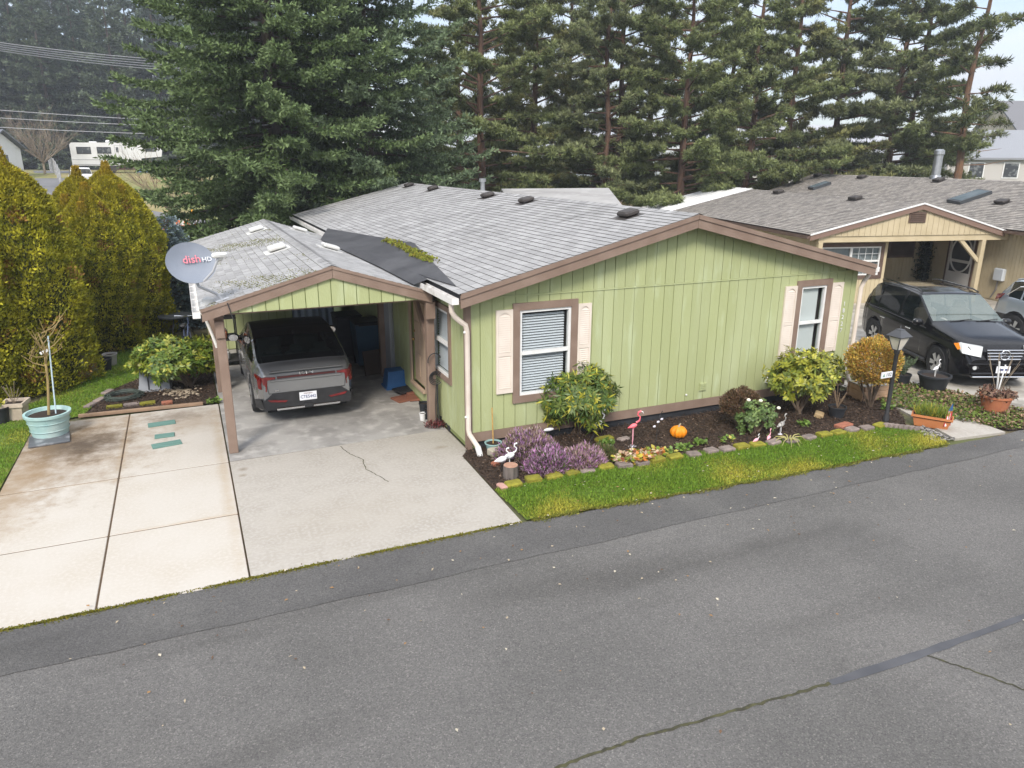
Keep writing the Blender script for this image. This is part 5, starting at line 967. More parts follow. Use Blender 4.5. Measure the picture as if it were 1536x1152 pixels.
# porch front
zf = lambda t: (WRZ-.08-(WRX-t)*kw) if t < WRX else (WRZ-.08-(t-WRX)*kwr)
b = MB(); b.prism([(WX0+.3, .10, 2.30), (WX1-.1, .10, 2.30), (WX1-.1, .10, zf(WX1-.1)), (WRX, .10, zf(WRX)), (WX0+.3, .10, zf(WX0+.3))], (0, .04, 0)); gb = b.build('porch_gable', m_tang, nb); boards('gable_boards', gb, WX0+.3, WX1-.1, 2.29, zf, 'y', .083, step=.2)
for (xa, za, xb, zb) in ((WX0-.03, WEZ-.01, WRX-.003, WRZ-.01), (WX1, WRZ-.01-kwr*(WX1-WRX), WRX+.003, WRZ-.01)):
    rake(xa, za, xb, zb, .18, .0, .05).build('rake_board', mat('taupe_trim', (.20, .13, .10), .7), nb); rake(xa, za+.035, xb, zb+.035, .05, -.03, -.003).build('drip_edge', m_white, nb)
q = NY(1376, 326, .08); v = MB(); v.box(q.x-.3, .055, q.z-.17, q.x+.3, .082, q.z+.17); vt = v.build('gable_vent', m_dbrown, nb)
for k in range(5): MB().box(q.x-.25, .035, q.z-.14+k*.06, q.x+.25, .054, q.z-.105+k*.06).build('louvre', m_dbrown, vt)
MB().box(-6.0, .12, 2.10, WX1+.25, .26, 2.29).build('beam', m_tan, nb); MB().cbox((.0, .19, 1.05), (.15, .15, 2.1), 0, .01).build('post', m_tan, nb); MB().prism([(-.08, .15, 1.35), (-.08, .15, 1.5), (-.75, .15, 2.1), (-.92, .15, 2.1)], (0, .09, 0)).build('brace', m_tan, nb); MB().cbox((-5.9, .19, 1.05), (.15, .15, 2.1), 0, .01).build('post', m_tan, nb)
# enclosed room left of the porch, with a window
w0, w1 = NY(1233, 370, .62), NY(1318, 395, .62); wn = (w0.x, min(w1.z, .95)+.0, w1.x, w0.z-.02)
b = MB()
for (a0, b0, a1, b1) in rect_minus((-6.0, 0, -3.15, 2.3), [wn]): b.box(a0, .62, b0, a1, .74, b1)
b.box(-6.0, .74, 0, -5.88, 11.3, 2.3); b.box(-3.27, .74, 0, -3.15, 4.0, 2.3); b.build('room_wall', m_tan, nb); boards('room_boards', nb, -6.0, -3.15, .05, lambda t: 2.3, 'y', .604, [wn])
faceN = lambda a, d, z: (a, .604+d, z)
wN = window(nb, faceN, *wn, 'none', trim=.12, trimm=m_dbrown); MB().box((wn[0]+wn[2])/2-.04, .59, wn[1]+.04, (wn[0]+wn[2])/2+.04, .64, wn[3]-.04).build('mullion', m_white, wN)
for k in range(1, 4):
    xx = (wn[0]+wn[2])/2+.04+((wn[2]-wn[0])/2-.08)*k/4; MB().box(xx-.008, .612, wn[1]+.04, xx+.008, .622, wn[3]-.04).build('muntin', m_white, wN)
for k in range(1, 4): z = wn[1]+(wn[3]-wn[1])*k/4; MB().box((wn[0]+wn[2])/2+.04, .613, z-.008, wn[2]-.05, .621, z+.008).build('muntin', m_white, wN)
MB().box(wn[0], .70, wn[1], wn[2], .72, wn[3]).build('curtain', mat('sheer_curtain', (.34, .36, .37), .9, (.26, .28, .29), 5), wN)
# recess: rear wall with framed picture and garland, side wall with screen door and meter
MB().box(-3.15, 3.9, 0, 1.0, 4.0, 2.35).build('recess_wall', m_tan, nb); boards('recess_boards', nb, -3.14, .98, .05, lambda t: 2.34, 'y', 3.883)
q0, q1 = NY(1352, 362, 3.87), NY(1373, 385, 3.87); v = MB(); v.box(q0.x-.5, 3.84, q1.z-.02, q0.x+.6, 3.88, q0.z+.1); pf = v.build('dark_window', m_dbrown, nb); MB().box(q0.x-.42, 3.825, q1.z+.06, q0.x+.52, 3.839, q0.z+.02).build('pane', m_glass, pf)
MB().box(1.0, -5.2, 0, 1.1, 18, 2.44).build('side_wall', m_tan, nb)
da, dc = NX(1424, 380, .98), NX(1462, 380, .98); d0, d1 = min(da.y, dc.y), max(da.y, dc.y); dh = [(d0, .05, d1, 2.10)]
boards('side_boards', nb, -5.2, 3.88, .05, lambda t: 2.43, 'x', .983, dh)
ym = (d0+d1)/2; hw = (d1-d0)/2
fr_ = MB(); fr_.box(.955, d0, .06, .982, d1, .12); fr_.box(.955, d0, 2.0, .982, d1, 2.1); fr_.box(.956, d0, .12, .982, d0+.09, 2.0); fr_.box(.956, d1-.09, .12, .982, d1, 2.0); fr_.box(.957, d0+.09, .12, .982, d1-.09, .72)
dr = fr_.build('screen_door', mat('white_door', (.60, .58, .56), .5), nb); MB().box(.985, d0+.09, .72, .995, d1-.09, 2.0).build('door_glass', mat('dark_screen', (.035, .038, .042), .3, (.07, .07, .075), 3), dr)
b = MB(); b.tube([(.965, ym+(hw-.10)*math.cos(t), 1.36+.62*math.sin(t)) for t in np.linspace(0, 2*math.pi, 33)], .03, 6); b.build('oval_frame', MATS['white_door'], dr, True); MB().cbox((.97, ym, 1.12), (.02, 2*hw-.3, .10), 0, .01).build('push_bar', MATS['white_door'], dr)
for s in (d0-.035, d1+.035): MB().box(.94, s-.03, .04, .982, s+.03, 2.14).build('door_trim', m_dbrown, nb)
q = NX(1500, 412, .95); MB().cbox((.93, q.y, q.z), (.14, .42, .42), 0, .03).build('meter_box', mat('meter_grey', (.52, .55, .57), .5), nb); b = MB(); b.tube([(.95, q.y+.05, q.z-.2), (.95, q.y+.05, q.z-.5), (.95, q.y+.22, .1)], .025, 6); b.build('conduit', mat('conduit_grey', (.18, .17, .16), .6), nb)
gutter(MX0-.06, -5.5, .0, MEZ-.03).build('gutter', m_dbrown, nb); gutter(WX0-.07, .0, 11.4, WEZ-.03).build('gutter', m_dbrown, nb)
b = MB(); b.box(1.1, -5.2, 0, 8.4, -5.1, 2.44); b.prism([(1.0, -5.2, 2.44), (8.4, -5.2, 2.44), (MRX, -5.2, MRZ-.15)], (0, .1, 0)); b.box(8.3, -5.1, 0, 8.4, 18, 2.44); b.box(1.1, 17.9, 0, 8.3, 18, 2.44); b.prism([(1.0, 17.9, 2.44), (8.4, 17.9, 2.44), (MRX, 17.9, MRZ-.15)], (0, .1, 0)); b.build('outer_wall', m_tan, nb)
# white metal patio roof at the wing's far end
m_snow = mat('white_metal_roof', (.80, .80, .80), .5, (.70, .70, .69), 2)
b = MB(); zp = lambda t: WEZ+(t-WX0)*kw
b.prism([(WX0-.6, 11.6, zp(WX0-.6)-.06), (WRX+.1, 11.6, zp(WRX+.1)-.06), (WRX+.1, 11.6, zp(WRX+.1)), (WX0-.6, 11.6, zp(WX0-.6))], (0, 3.6, 0)); pr = b.build('patio_roof', m_snow, nb)
for k in range(7): y = 11.75+k*.55; b = MB(); b.prism([(WX0-.58, y, zp(WX0-.58)+.003), (WRX+.08, y, zp(WRX+.08)+.003), (WRX+.08, y, zp(WRX+.08)+.02), (WX0-.58, y, zp(WX0-.58)+.02)], (0, .04, 0)); b.build('seam', m_snow, pr)
for xx in (WX0-.4, WRX): MB().box(xx-.05, 15.0, 0, xx+.05, 15.1, zp(xx)-.06).build('patio_post', m_white, nb)
# garland of dark leaves by the porch wall
n = 2600; q = NY(1388, 395, 3.8); rs = RNG; P = np.c_[q.x+RNG.normal(size=n)*.22+.1*np.sin(np.linspace(0, 9, n)), 3.7+RNG.normal(size=n)*.09, RNG.uniform(.25, 2.15, n)]; P[:, 0] += np.where(P[:, 2] > 1.6, RNG.normal(size=n)*.25, 0)
V, F4 = leaves(P, RNG.normal(size=(n, 3)), .10, .03, .1); g_ = thing('garland_plant', 'dark leafy plant climbing the cream porch wall beside the screen door', 'plant', NQ, -NA, local=True); raw('foliage', V, F4, m_tint, g_, tints(n, 4, .4, 1.2)*np.array([.045, .06, .03])); b = MB(); b.tube([(q.x, 3.7, 0), (q.x+.03, 3.7, 2.0)], .02, 6); b.build('stem', m_bark, g_)
# ================================================================== FAR BACKGROUND (ground rises to the left beyond the back road)
def hz(x, y):
    D = math.hypot(x, y); t = min(1, max(0, (D-56)/44)); e = min(1, max(0, (30-x)/22)); return (3*t*t-2*t*t*t)*3.0*e
def GP(px, D): p = AD(px, 280, D); return Vector((p.x, p.y, hz(p.x, p.y)))
b = MB(); NXG, NYG = 40, 36; xs = np.linspace(-130, 40, NXG); ys = np.linspace(52, 190, NYG)
b.add([(x, y, hz(x, y)-.022) for y in ys for x in xs], [(j*NXG+i, j*NXG+i+1, (j+1)*NXG+i+1, (j+1)*NXG+i) for j in range(NYG-1) for i in range(NXG-1)])
struct(b.build('rising_ground', m_dry, None, True))
b = MB(); LN = [(230, 57, 6), (190, 62, 4.5), (150, 68, 3.2), (112, 78, 2.8), (100, 88, 2.6), (94, 100, 2.5), (88, 112, 2.5)]; row = []
for (px, D, w) in LN: p = GP(px, D); row += [(p.x-w, p.y, hz(p.x-w, p.y)+.03), (p.x+w, p.y, hz(p.x+w, p.y)+.03)]
b.add(row, [(2*i, 2*i+1, 2*i+3, 2*i+2) for i in range(len(LN)-1)]); struct(b.build('lane_up', m_broad))
for o in list(bpy.data.objects):
    if o.parent is None and (o.name.startswith('forest_fir') or o.name.startswith('bare_')): o.location.z = hz(o.location.x, o.location.y)-.05
m_rv = mat('trailer_white', (.66, .66, .655), .5, (.60, .60, .59), 1.0); m_rvw = mat('trailer_window', (.045, .05, .055), .2, (.16, .17, .17), 3, (.5, .6)); m_rvs = mat('trailer_stripe', (.36, .36, .36), .6)
# fifth-wheel trailer, nose to the right; local x forward
p = GP(182, 99); dirv = AD(240, 280, 99)-AD(115, 280, 99); rz = math.atan2(dirv.y, dirv.x)
rv = thing('travel_trailer', 'long white fifth-wheel trailer parked in front of the dark wood', 'trailer', (p.x, p.y, p.z), rz, local=True)
b = MB(); b.prism([(-4.5, -1.2, .75), (2.2, -1.2, .75), (2.5, -1.2, 1.55), (4.6, -1.2, 1.75), (4.75, -1.2, 2.4), (4.35, -1.2, 3.05), (2.2, -1.2, 3.25), (-4.3, -1.2, 3.2), (-4.5, -1.2, 3.0)], (0, 2.4, 0)); b.build('body', m_rv, rv)
for (x0, x1, z0, z1) in ((-3.9, -2.5, 2.0, 2.75), (-1.9, -.5, 2.05, 2.75), (3.0, 4.1, 2.3, 2.85)):
    w = MB().box(x0, -1.23, z0, x1, -1.2, z1).build('window', m_black, rv); MB().box(x0+.08, -1.245, z0+.08, (x0+x1)/2-.03, -1.231, z1-.08).box((x0+x1)/2+.03, -1.245, z0+.08, x1-.08, -1.231, z1-.08).build('pane', m_rvw, w)
d_ = MB().box(-.15, -1.225, .85, .65, -1.2, 2.95).build('door', m_rvs, rv); MB().box(-.10, -1.235, .9, .6, -1.226, 2.9).build('door_leaf', m_rv, d_); MB().box(.0, -1.25, 2.2, .25, -1.236, 2.75).build('door_window', m_rvw, d_)
MB().box(-4.45, -1.212, 1.35, 2.3, -1.2, 1.43).build('stripe', m_rvs, rv); MB().box(-4.45, -1.214, .80, 2.2, -1.2, .92).build('lower_trim', m_rvs, rv)
MB().cbox((-.5, 0, 3.36), (.9, .8, .32), 0, .1).build('roof_unit', m_rv, rv); MB().cbox((-2.2, 0, 3.28), (.8, .6, .15), 0, .05).build('roof_hatch', m_rv, rv)
for x in (-1.35, -.55): b = MB(); b.lathe([(.2, -.1), (.36, -.1), (.38, 0), (.36, .1), (.2, .1)], (0, 0, 0), 16); b.xf(Matrix.Translation((x, -1.1, .38)) @ Matrix.Rotation(R(90), 4, 'X')); b.build('wheel', m_tyre, rv, True)
MB().box(.0, -1.5, .35, .7, -1.15, .42).box(.0, -1.35, .6, .7, -1.12, .66).build('step', mat('rust_step', (.14, .05, .045), .8), rv); MB().box(3.0, -.1, .0, 3.15, .1, 1.6).box(-3.5, -.8, 0, -3.4, .8, .8).build('jack', m_black, rv); MB().box(1.8, -1.1, .0, 4.2, -.9, .55).build('blue_tank', mat('blue_plastic', (.08, .20, .36), .6), rv)
# white pickup seen from behind
p = GP(124, 82); pk = thing('white_pickup', 'white pickup truck standing on the lane before the trailer', 'truck', (p.x, p.y, p.z+.03), R(100), local=True)
car_body(pk, 5.2, 1.9, [(-2.6, 1.0), (-2.55, 1.16), (-.75, 1.18), (-.62, 1.70), (-.3, 1.80), (.5, 1.78), (1.25, 1.20), (2.3, 1.08), (2.55, .95), (2.6, .6)], [(-2.6, .95), (-2.5, 1.1), (0, 1.12), (1.2, 1.06), (2.5, .9), (2.6, .55)], [(-2.6, .95), (-2.3, 1), (2.0, 1), (2.6, .85)], .22, .4, (-1.55, 1.65), .38, [(-.5, .1), (.18, 1.0)], (.55, 1.2), (-.74, -.60), m_rv, None)
for x in (-1.55, 1.65):
    for s in (1, -1): wheel(pk, x, s*.82, .38, .24, 5)
for s in (1, -1): MB().box(-2.63, s*.93-.09*(s > 0)-.0*(s < 0), .85, -2.59, s*.93+.09*(s < 0), 1.1).build('tail_lamp', m_redl, pk)
# white house at the picture's left edge
p = GP(-26, 92); wh = thing('white_house', 'white gabled house with grey roof beyond the hedge', 'house', (p.x, p.y, p.z), R(-20), local=True)
MB().box(-4, -3, 0, 2.6, 3, 2.75).build('wall', m_rv, wh); b = MB(); b.prism([(-4.3, -3.4, 2.65), (-4.3, 0, 4.35), (-4.3, 3.4, 2.65), (-4.3, 3.4, 2.8), (-4.3, 0, 4.5), (-4.3, -3.4, 2.8)], (7.3, 0, 0)); b.build('roof', mat('grey_far_roof', (.14, .15, .165), .9), wh)
b = MB(); b.prism([(2.6, -3, 2.7), (2.6, 3, 2.7), (2.6, 0, 4.2)], (-.1, 0, 0)); b.build('gable', m_rv, wh); MB().box(2.6, -.6, 1.0, 2.64, .6, 2.1).build('window', m_rvw, wh)
# wire fence beside the lane
wf = thing('wire_fence', 'thin wire fence with pale posts along the lane', 'fence', GP(86, 92)); pts = [GP(80+k*2.2, 106-k*4) for k in range(7)]
for q in pts: b = MB(); b.tube([q, q+Vector((0, 0, 1.7))], .06, 6); b.build('post', m_rvs, wf)
for z in (.5, 1.0, 1.6): b = MB(); b.tube([q+Vector((0, 0, z)) for q in pts], .015, 4); b.build('wire', m_rvs, wf)
# A-frame barricades with amber lamps on the back road
m_or = mat('barricade_orange', (.75, .16, .03), .6); m_bw = mat('barricade_white', (.66, .64, .60), .6)
for k, (px, D, rzb, lab) in enumerate(((254, 49, .3, 'orange and white barricade with amber lamp beside the hedge end'), (264, 47.5, -.5, 'orange and white barricade with amber lamp leaning above the blue spruce'), (277, 50, .1, 'white A-frame barricade with amber lamp nearest the dark fir'))):
    p = AD(px, 300, D); o = thing('barricade', lab, 'barricade', (p.x, p.y, 0), rzb, 'barricades on the back road', local=True)
    for s in (-1, 1):
        for e in (-1, 1): b = MB(); b.tube([(s*.55, e*.35, 0), (s*.5, 0, 1.35)], .035, 5); b.build('leg', m_bw, o)
    for z in (1.05, .62):
        for i in range(5): MB().box(-.6+i*.24, -.10-.09*(z < .9), z-.13, -.6+(i+1)*.24-.004, -.07-.09*(z < .9), z+.13).build('board_stripe', m_or if i % 2 == 0 else m_bw, o)
    b = MB(); b.lathe([(.05, 0), (.10, .03), (.11, .14), (.06, .22)], (.35, 0, 1.36), 10); b.build('lamp', mat('amber_lamp', (.85, .40, .02), .4), o, True)
# overhead wires
m_wire = mat('cable', (.10, .10, .11), .7); m_wirel = mat('cable_pale', (.42, .42, .43), .6)
def cable(name, lab, pa, pb, da, db, sag, r, m, grp):
    A_, B2 = AD(*pa, da), AD(*pb, db); b = MB(); b.tube([A_+(B2-A_)*t-Vector((0, 0, 4*sag*t*(1-t))) for t in np.linspace(0, 1, 14)], r, 5, cap=True); o = b.build(name, m); tag(o, lab, 'cable', grp)
for k in range(5): cable('overhead_cable', 'pale high cable in the bundle crossing before the wood', (-160, 40+k*2.6), (300, 92+k*4.0), 46, 60, .25, .022, m_wirel, 'high cable bundle')
for k, (y0, y1, lab) in enumerate(((160, 181, 'uppermost of the three low utility wires above the trailer'), (174, 188, 'middle one of the three low utility wires above the trailer'), (189, 200, 'lowest of the three utility wires above the trailer'))): cable('utility_wire', lab, (-160, y0-8), (330, y1+3), 62, 66, .15, .022, m_wirel, 'low utility wires')
# fences and houses behind the pines
m_fw = mat('weathered_boards', (.30, .285, .265), .9, (.22, .205, .19), 3, stretch=(3, 3, .3)); m_cedar = mat('new_cedar', (.55, .34, .17), .8, (.46, .28, .14), 3)
def fence(lab, pa, da, pb, db, h, m, z0=0.0):
    A_, B2 = AD(pa, 280, da), AD(pb, 280, db); A_.z = B2.z = z0; d = B2-A_; n = int(d.length/.16); o = thing('board_fence', lab, 'fence', tuple(A_)); b = MB(); ang = math.atan2(d.y, d.x); u_ = d.normalized()
    for k in range(n): c = A_+u_*(k*.16+.08); b.cbox((c.x, c.y, z0+h/2+random.uniform(-.02, .02)), (.145, .025, h), ang, .004)
    q = b.build('picket_run', m, o); q['kind'] = 'stuff'
    for k in range(0, n, 16): c = A_+u_*(k*.16); MB().cbox((c.x, c.y+.08, z0+h/2), (.1, .1, h), ang, .005).build('post', m, o)
fence('weathered grey board fence behind the brown brush and pine trunks', 760, 78, 1120, 74, 1.9, m_fw); fence('weathered grey board fence behind the metal flue', 1250, 66, 1500, 62, 2.0, m_fw); fence('new orange cedar fence at the foot of the far white house', 1494, 57, 1680, 55, 1.95, m_cedar)
def far_house(lab, px, D, w, dpt, h, rh, z0, rz, mw, mr, wins):
    p = AD(px, 240, D); o = thing('far_house', lab, 'house', (p.x, p.y, z0), rz, 'houses beyond the pines', local=True); MB().box(-w/2, -dpt/2, -2, w/2, dpt/2, h).build('wall', mw, o)
    b = MB(); b.prism([(-w/2-.4, -dpt/2-.4, h-.1), (-w/2-.4, 0, h+rh), (-w/2-.4, dpt/2+.4, h-.1), (-w/2-.4, dpt/2+.4, h+.08), (-w/2-.4, 0, h+rh+.2), (-w/2-.4, -dpt/2-.4, h+.08)], (w+.8, 0, 0)); b.build('roof', mr, o)
    for s in (-1, 1): b = MB(); b.prism([(s*w/2, -dpt/2, h), (s*w/2, dpt/2, h), (s*w/2, 0, h+rh-.05)], (-s*.1, 0, 0)); b.build('gable', mw, o)
    for (x, z, ww, hh) in wins: f = MB().box(x-ww/2-.1, -dpt/2-.06, z-.1, x+ww/2+.1, -dpt/2, z+hh+.1).build('window', m_white, o); MB().box(x-ww/2, -dpt/2-.08, z, x+ww/2, -dpt/2-.061, z+hh).build('pane', m_rvw, f)
m_pale = mat('pale_far_wall', (.62, .60, .56), .8); m_tanw = mat('tan_far_wall', (.48, .42, .34), .8); m_palr = mat('pale_far_roof', (.36, .37, .40), .85); m_dkr = mat('dark_far_roof', (.16, .16, .17), .9)
far_house('large white two-storey house with pale roof behind the orange fence', 1478, 86, 11, 9, 5.0, 2.4, -.2, R(-28), mat('cream_far_wall', (.46, .44, .41), .8), mat('mid_far_roof', (.24, .25, .27), .85), [(-4, .8, 1.4, 1.4), (-1, .8, 1.4, 1.4), (2, .8, 1.8, 1.4), (4.4, .6, 1.0, 1.9), (-3, 3.4, 1.2, 1.2), (0, 3.4, 1.2, 1.2), (3, 3.4, 1.2, 1.2)])
far_house('grey-roofed house glimpsed above the white two-storey one', 1600, 105, 16, 10, 7.5, 3.2, 0, R(-30), m_tanw, m_dkr, [(-5, 4.6, 1.4, 1.4), (0, 4.6, 1.4, 1.4), (4, 4.6, 1.4, 1.4)])
far_house('pale blue-grey house showing between the twin pine stems', 900, 88, 12, 9, 5.4, 2.6, 0, R(-24), mat('blue_far_wall', (.40, .44, .48), .8), m_palr, [(-4, 1, 1.4, 1.3), (-1, 3.4, 1.3, 1.3), (2, 3.4, 1.4, 1.4), (4.3, 1, 1.4, 1.4)])
far_house('pale house mostly hidden behind the bushy pines', 1200, 84, 13, 9, 5.2, 2.6, 0, R(-26), m_pale, m_palr, [(-4, 1, 1.5, 1.3), (-1, 3.3, 1.3, 1.3), (2.5, 3.3, 1.4, 1.4), (4.5, 1, 1.4, 1.4)])
p = AD(1205, 260, 58); o = thing('teal_canopy', 'small pale teal canopy glimpsed behind the pine trunks', 'canopy', (p.x, p.y, 0), R(-20), local=True); b = MB(); b.prism([(-2, -1.5, 2.0), (-2, 0, 2.9), (-2, 1.5, 2.0), (-2, 1.5, 2.06), (-2, 0, 2.96), (-2, -1.5, 2.06)], (4, 0, 0)); b.build('cover', mat('teal_tarp', (.28, .50, .46), .7), o)
for x in (-1.9, 1.9):
    for y in (-1.4, 1.4): b = MB(); b.tube([(x, y, 0), (x, y, 2.05)], .04, 6); b.build('leg', m_white, o)
# low grey-roofed shed showing just over the green house's ridge
p = AD(845, 290, 34); o = thing('grey_shed', 'low shed with pale shingle roof behind the green house ridge', 'shed', (p.x, p.y, 0), R(-8), local=True); MB().box(-2.3, -1.2, 0, 2.3, 1.6, 2.1).build('wall', m_green, o); b = MB(); b.prism([(-2.6, -1.6, 2.15), (-2.6, 1.0, 3.25), (-2.6, 1.9, 2.7), (-2.6, 1.9, 2.78), (-2.6, 1.0, 3.33), (-2.6, -1.6, 2.23)], (5.2, 0, 0)); b.build('roof', m_shingle, o)
# ================================================================== SHRUBS AND GARDEN THINGS
m_leaf = mat('broad_leaf', (1, 1, 1), .45, tint=True, transl=.22, spec=.4); m_stem = mat('shrub_stem', (.10, .07, .05), .9, (.16, .12, .085), 8)
def rhododendron(root, c, rad, nros, per, L, W, cols, base, seed, droop=.25, upness=.5, stems=7, lower=-.75, inner=.35):
    """rosettes of long leaves on a domed crown; c centre (world), rad radii"""
    rs = np.random.default_rng(seed); c = np.array(c); rad = np.array(rad); d = unit(rs.normal(size=(nros*3, 3))); d = d[d[:, 2] > lower][:nros]; k = len(d)
    r = np.where(rs.random(k) < inner, rs.uniform(.45, .9, k), rs.uniform(.88, 1.06, k))*(1+.13*np.sin(d[:, 0]*6+seed)+.10*np.cos(d[:, 1]*8+seed)+.09*np.sin(d[:, 2]*9+seed)+.16*(rs.random(k) < .05)); P = c+d*rad*r[:, None]
    ax_ = unit(d*.9+np.array([0, 0, upness])); B = []; D = []; N = []; T = []
    for i in range(k):
        a = ax_[i]; e1 = unit(np.cross(a, [.3, .5, .8])); e2 = np.cross(a, e1); m = per+rs.integers(-2, 3); ang = np.arange(m)*2.4+rs.random()*6; el = rs.uniform(-droop-.15, .75, m)
        dd = unit((e1*np.cos(ang)[:, None]+e2*np.sin(ang)[:, None])*np.cos(el)[:, None]+a*np.sin(el)[:, None]+np.array([0, 0, -droop*.5]))
        B.append(P[i]+dd*.01); D.append(dd); N.append(np.tile(a, (m, 1))); dep = .45+.55*min(1, max(0, r[i]-.4)/.5); col = cols[rs.choice(len(cols), p=[.93/(len(cols)-1)]*(len(cols)-1)+[.07])]; tip = el > .6
        T.append(np.where(tip[:, None], np.array(cols[-1]), np.array(col))*rs.uniform(.7, 1.25, size=(m, 1))*rs.uniform(.8, 1.15))
    B, D, N, T = map(np.concatenate, (B, D, N, T)); V, F4 = leaves(B, D, rs.uniform(.55, 1.3, len(B))*L, W*rs.uniform(.7, 1.3, len(B)), -.06, N); raw('foliage', V, F4, m_leaf, root, np.repeat(T, 4, axis=0))
    b = MB(); base = np.array(base)
    for i in range(stems):
        t = P[rs.integers(0, k)]; t = c+(t-c)*.75; mid = base+(t-base)*.45+rs.normal(size=3)*.05; b.tube([base+rs.normal(size=3)*np.array([.04, .04, 0]), mid, t], [.028, .02, .008], 6, cap=False)
    b.build('stems', m_stem, root, True)
def twiggy(root, c, rad, n, L, W, cols, seed, up=.6, base=None, upper=-.2):
    rs = np.random.default_rng(seed); d = unit(rs.normal(size=(n*2, 3))); d = d[d[:, 2] > upper][:n]; n = len(d); r = 1-np.abs(rs.normal(size=n))*.18; P = np.array(c)+d*np.array(rad)*r[:, None]*(1+.08*np.sin(d[:, 0:1]*9+seed)+.08*np.sin(d[:, 1:2]*8))
    dd = unit(d*.8+np.array([0, 0, up])+rs.normal(size=(n, 3))*.45); ci = np.array(cols)[rs.choice(len(cols), n)]
    V, F4 = leaves(P, dd, rs.uniform(.6, 1.3, n)*L, W*rs.uniform(.7, 1.3, n), .1); raw('foliage', V, F4, m_leaf, root, np.repeat(ci*rs.uniform(.6, 1.3, size=(n, 1)), 4, axis=0))
    b = MB(); b0 = np.array(base if base is not None else (c[0], c[1], 0))
    for i in range(14): t = P[rs.integers(0, n)]; b.tube([b0+rs.normal(size=3)*np.array([.02, .02, 0]), b0+(t-b0)*.5+rs.normal(size=3)*.03, t], [.012, .008, .004], 5, cap=False)
    b.build('stems', m_stem, root)
# --- front bed shrubs
b0 = G(866, 650); s = thing('rhododendron', 'rounded rhododendron with drooping leaf whorls under the blinds window', 'shrub', b0); c = AY(868, 592, b0.y); rhododendron(s, (c.x, c.y, c.z), (.60, .56, .50), 620, 11, .135, .0165, [(.11, .17, .035), (.085, .145, .03), (.15, .20, .035), (.38, .36, .04)], b0, 1, droop=.5, upness=.25)
b0 = G(1196, 622); s = thing('yellow_green_shrub', 'yellow-green rhododendron under the white-shaded window', 'shrub', b0); c = AY(1207, 562, b0.y); rhododendron(s, (c.x, c.y, c.z), (.66, .5, .46), 560, 9, .10, .021, [(.20, .235, .03), (.30, .31, .035), (.13, .17, .03), (.42, .40, .05)], b0, 2, droop=.2, upness=.6)
b0 = G(288, 580); s = thing('broad_shrub', 'broad glossy green shrub beside the carport post and grey tote', 'shrub', b0); c = AY(260, 537, b0.y); rhododendron(s, (c.x, c.y, c.z), (.82, .60, .42), 760, 9, .115, .025, [(.13, .20, .028), (.20, .26, .03), (.09, .15, .025), (.33, .34, .05)], b0, 3, droop=.2, upness=.55)
b0 = G(1305, 612); s = thing('topiary_shrub', 'orange-brown globe shrub on bare stems behind the lamp post', 'shrub', b0); c = AY(1311, 542, b0.y); twiggy(s, (c.x, c.y, c.z), (.51, .46, .43), 10500, .05, .013, [(.50, .29, .055), (.60, .40, .08), (.40, .19, .05), (.32, .29, .06), (.66, .48, .13)], 5, base=b0, upper=-1)
b = MB(); b.tube([b0, b0+Vector((-.03, 0, .25)), b0+Vector((-.12, .05, .5))], [.035, .03, .02], 7); b.tube([b0, b0+Vector((.05, 0, .25)), b0+Vector((.10, -.03, .5))], [.035, .03, .02], 7); b.build('trunk', m_stem, s, True)
b0 = G(1113, 640); s = thing('dome_shrub', 'reddish-brown dome shrub beside the rose bush', 'shrub', b0); c = AY(1112, 607, b0.y); twiggy(s, (c.x, c.y, c.z-.05), (.38, .34, .33), 6500, .05, .009, [(.13, .075, .045), (.18, .11, .06), (.10, .08, .04), (.22, .14, .09)], 6)
b0 = G(1132, 650); s = thing('rose_bush', 'leafy rose bush with three white blooms before the brown dome shrub', 'shrub', b0); c = AY(1137, 622, b0.y); rhododendron(s, (c.x, c.y, c.z-.02), (.34, .26, .30), 190, 7, .055, .019, [(.13, .20, .06), (.19, .26, .08), (.10, .16, .05)], b0, 7, droop=.1, upness=.4, stems=9)
for (px, py) in ((1123, 600), (1141, 601), (1168, 612)): q = AY(px, py, b0.y-.15); v = MB(); v.ball(tuple(q), (.035, .035, .028), 9, 6); v.build('bloom', mat('white_bloom', (.80, .76, .62), .7), s, True)
def heather(lab, px, py, rx, ry, h, cols, seed, n=5200):
    b0 = G(px, py); s = thing('heather', lab, 'plant', b0); twiggy(s, (b0.x, b0.y+ry*.3, .0), (rx, ry, h), n, .075, .008, cols, seed, up=1.1, upper=.02)
PUR = [(.50, .24, .46), (.58, .34, .54), (.36, .15, .32), (.12, .15, .05), (.09, .12, .04), (.55, .38, .52)]; DRY = [(.33, .20, .22), (.42, .30, .26), (.26, .19, .12), (.12, .14, .05), (.45, .27, .42), (.50, .40, .33)]
heather('tall fading heather against the green wall behind the white cranes', 795, 690, .50, .36, .44, DRY+[(.45, .25, .48)], 11, 6500); heather('bright purple heather in the front middle of the clump', 828, 708, .42, .30, .34, PUR, 12); heather('pinkish heather on the clump side toward the strawberry leaves', 878, 702, .36, .28, .30, DRY+PUR[:2], 13, 4200); heather('low dark green heather cushion at the rhododendron foot', 905, 690, .26, .22, .18, [(.07, .10, .03), (.10, .13, .04), (.2, .16, .08)], 14, 2600)
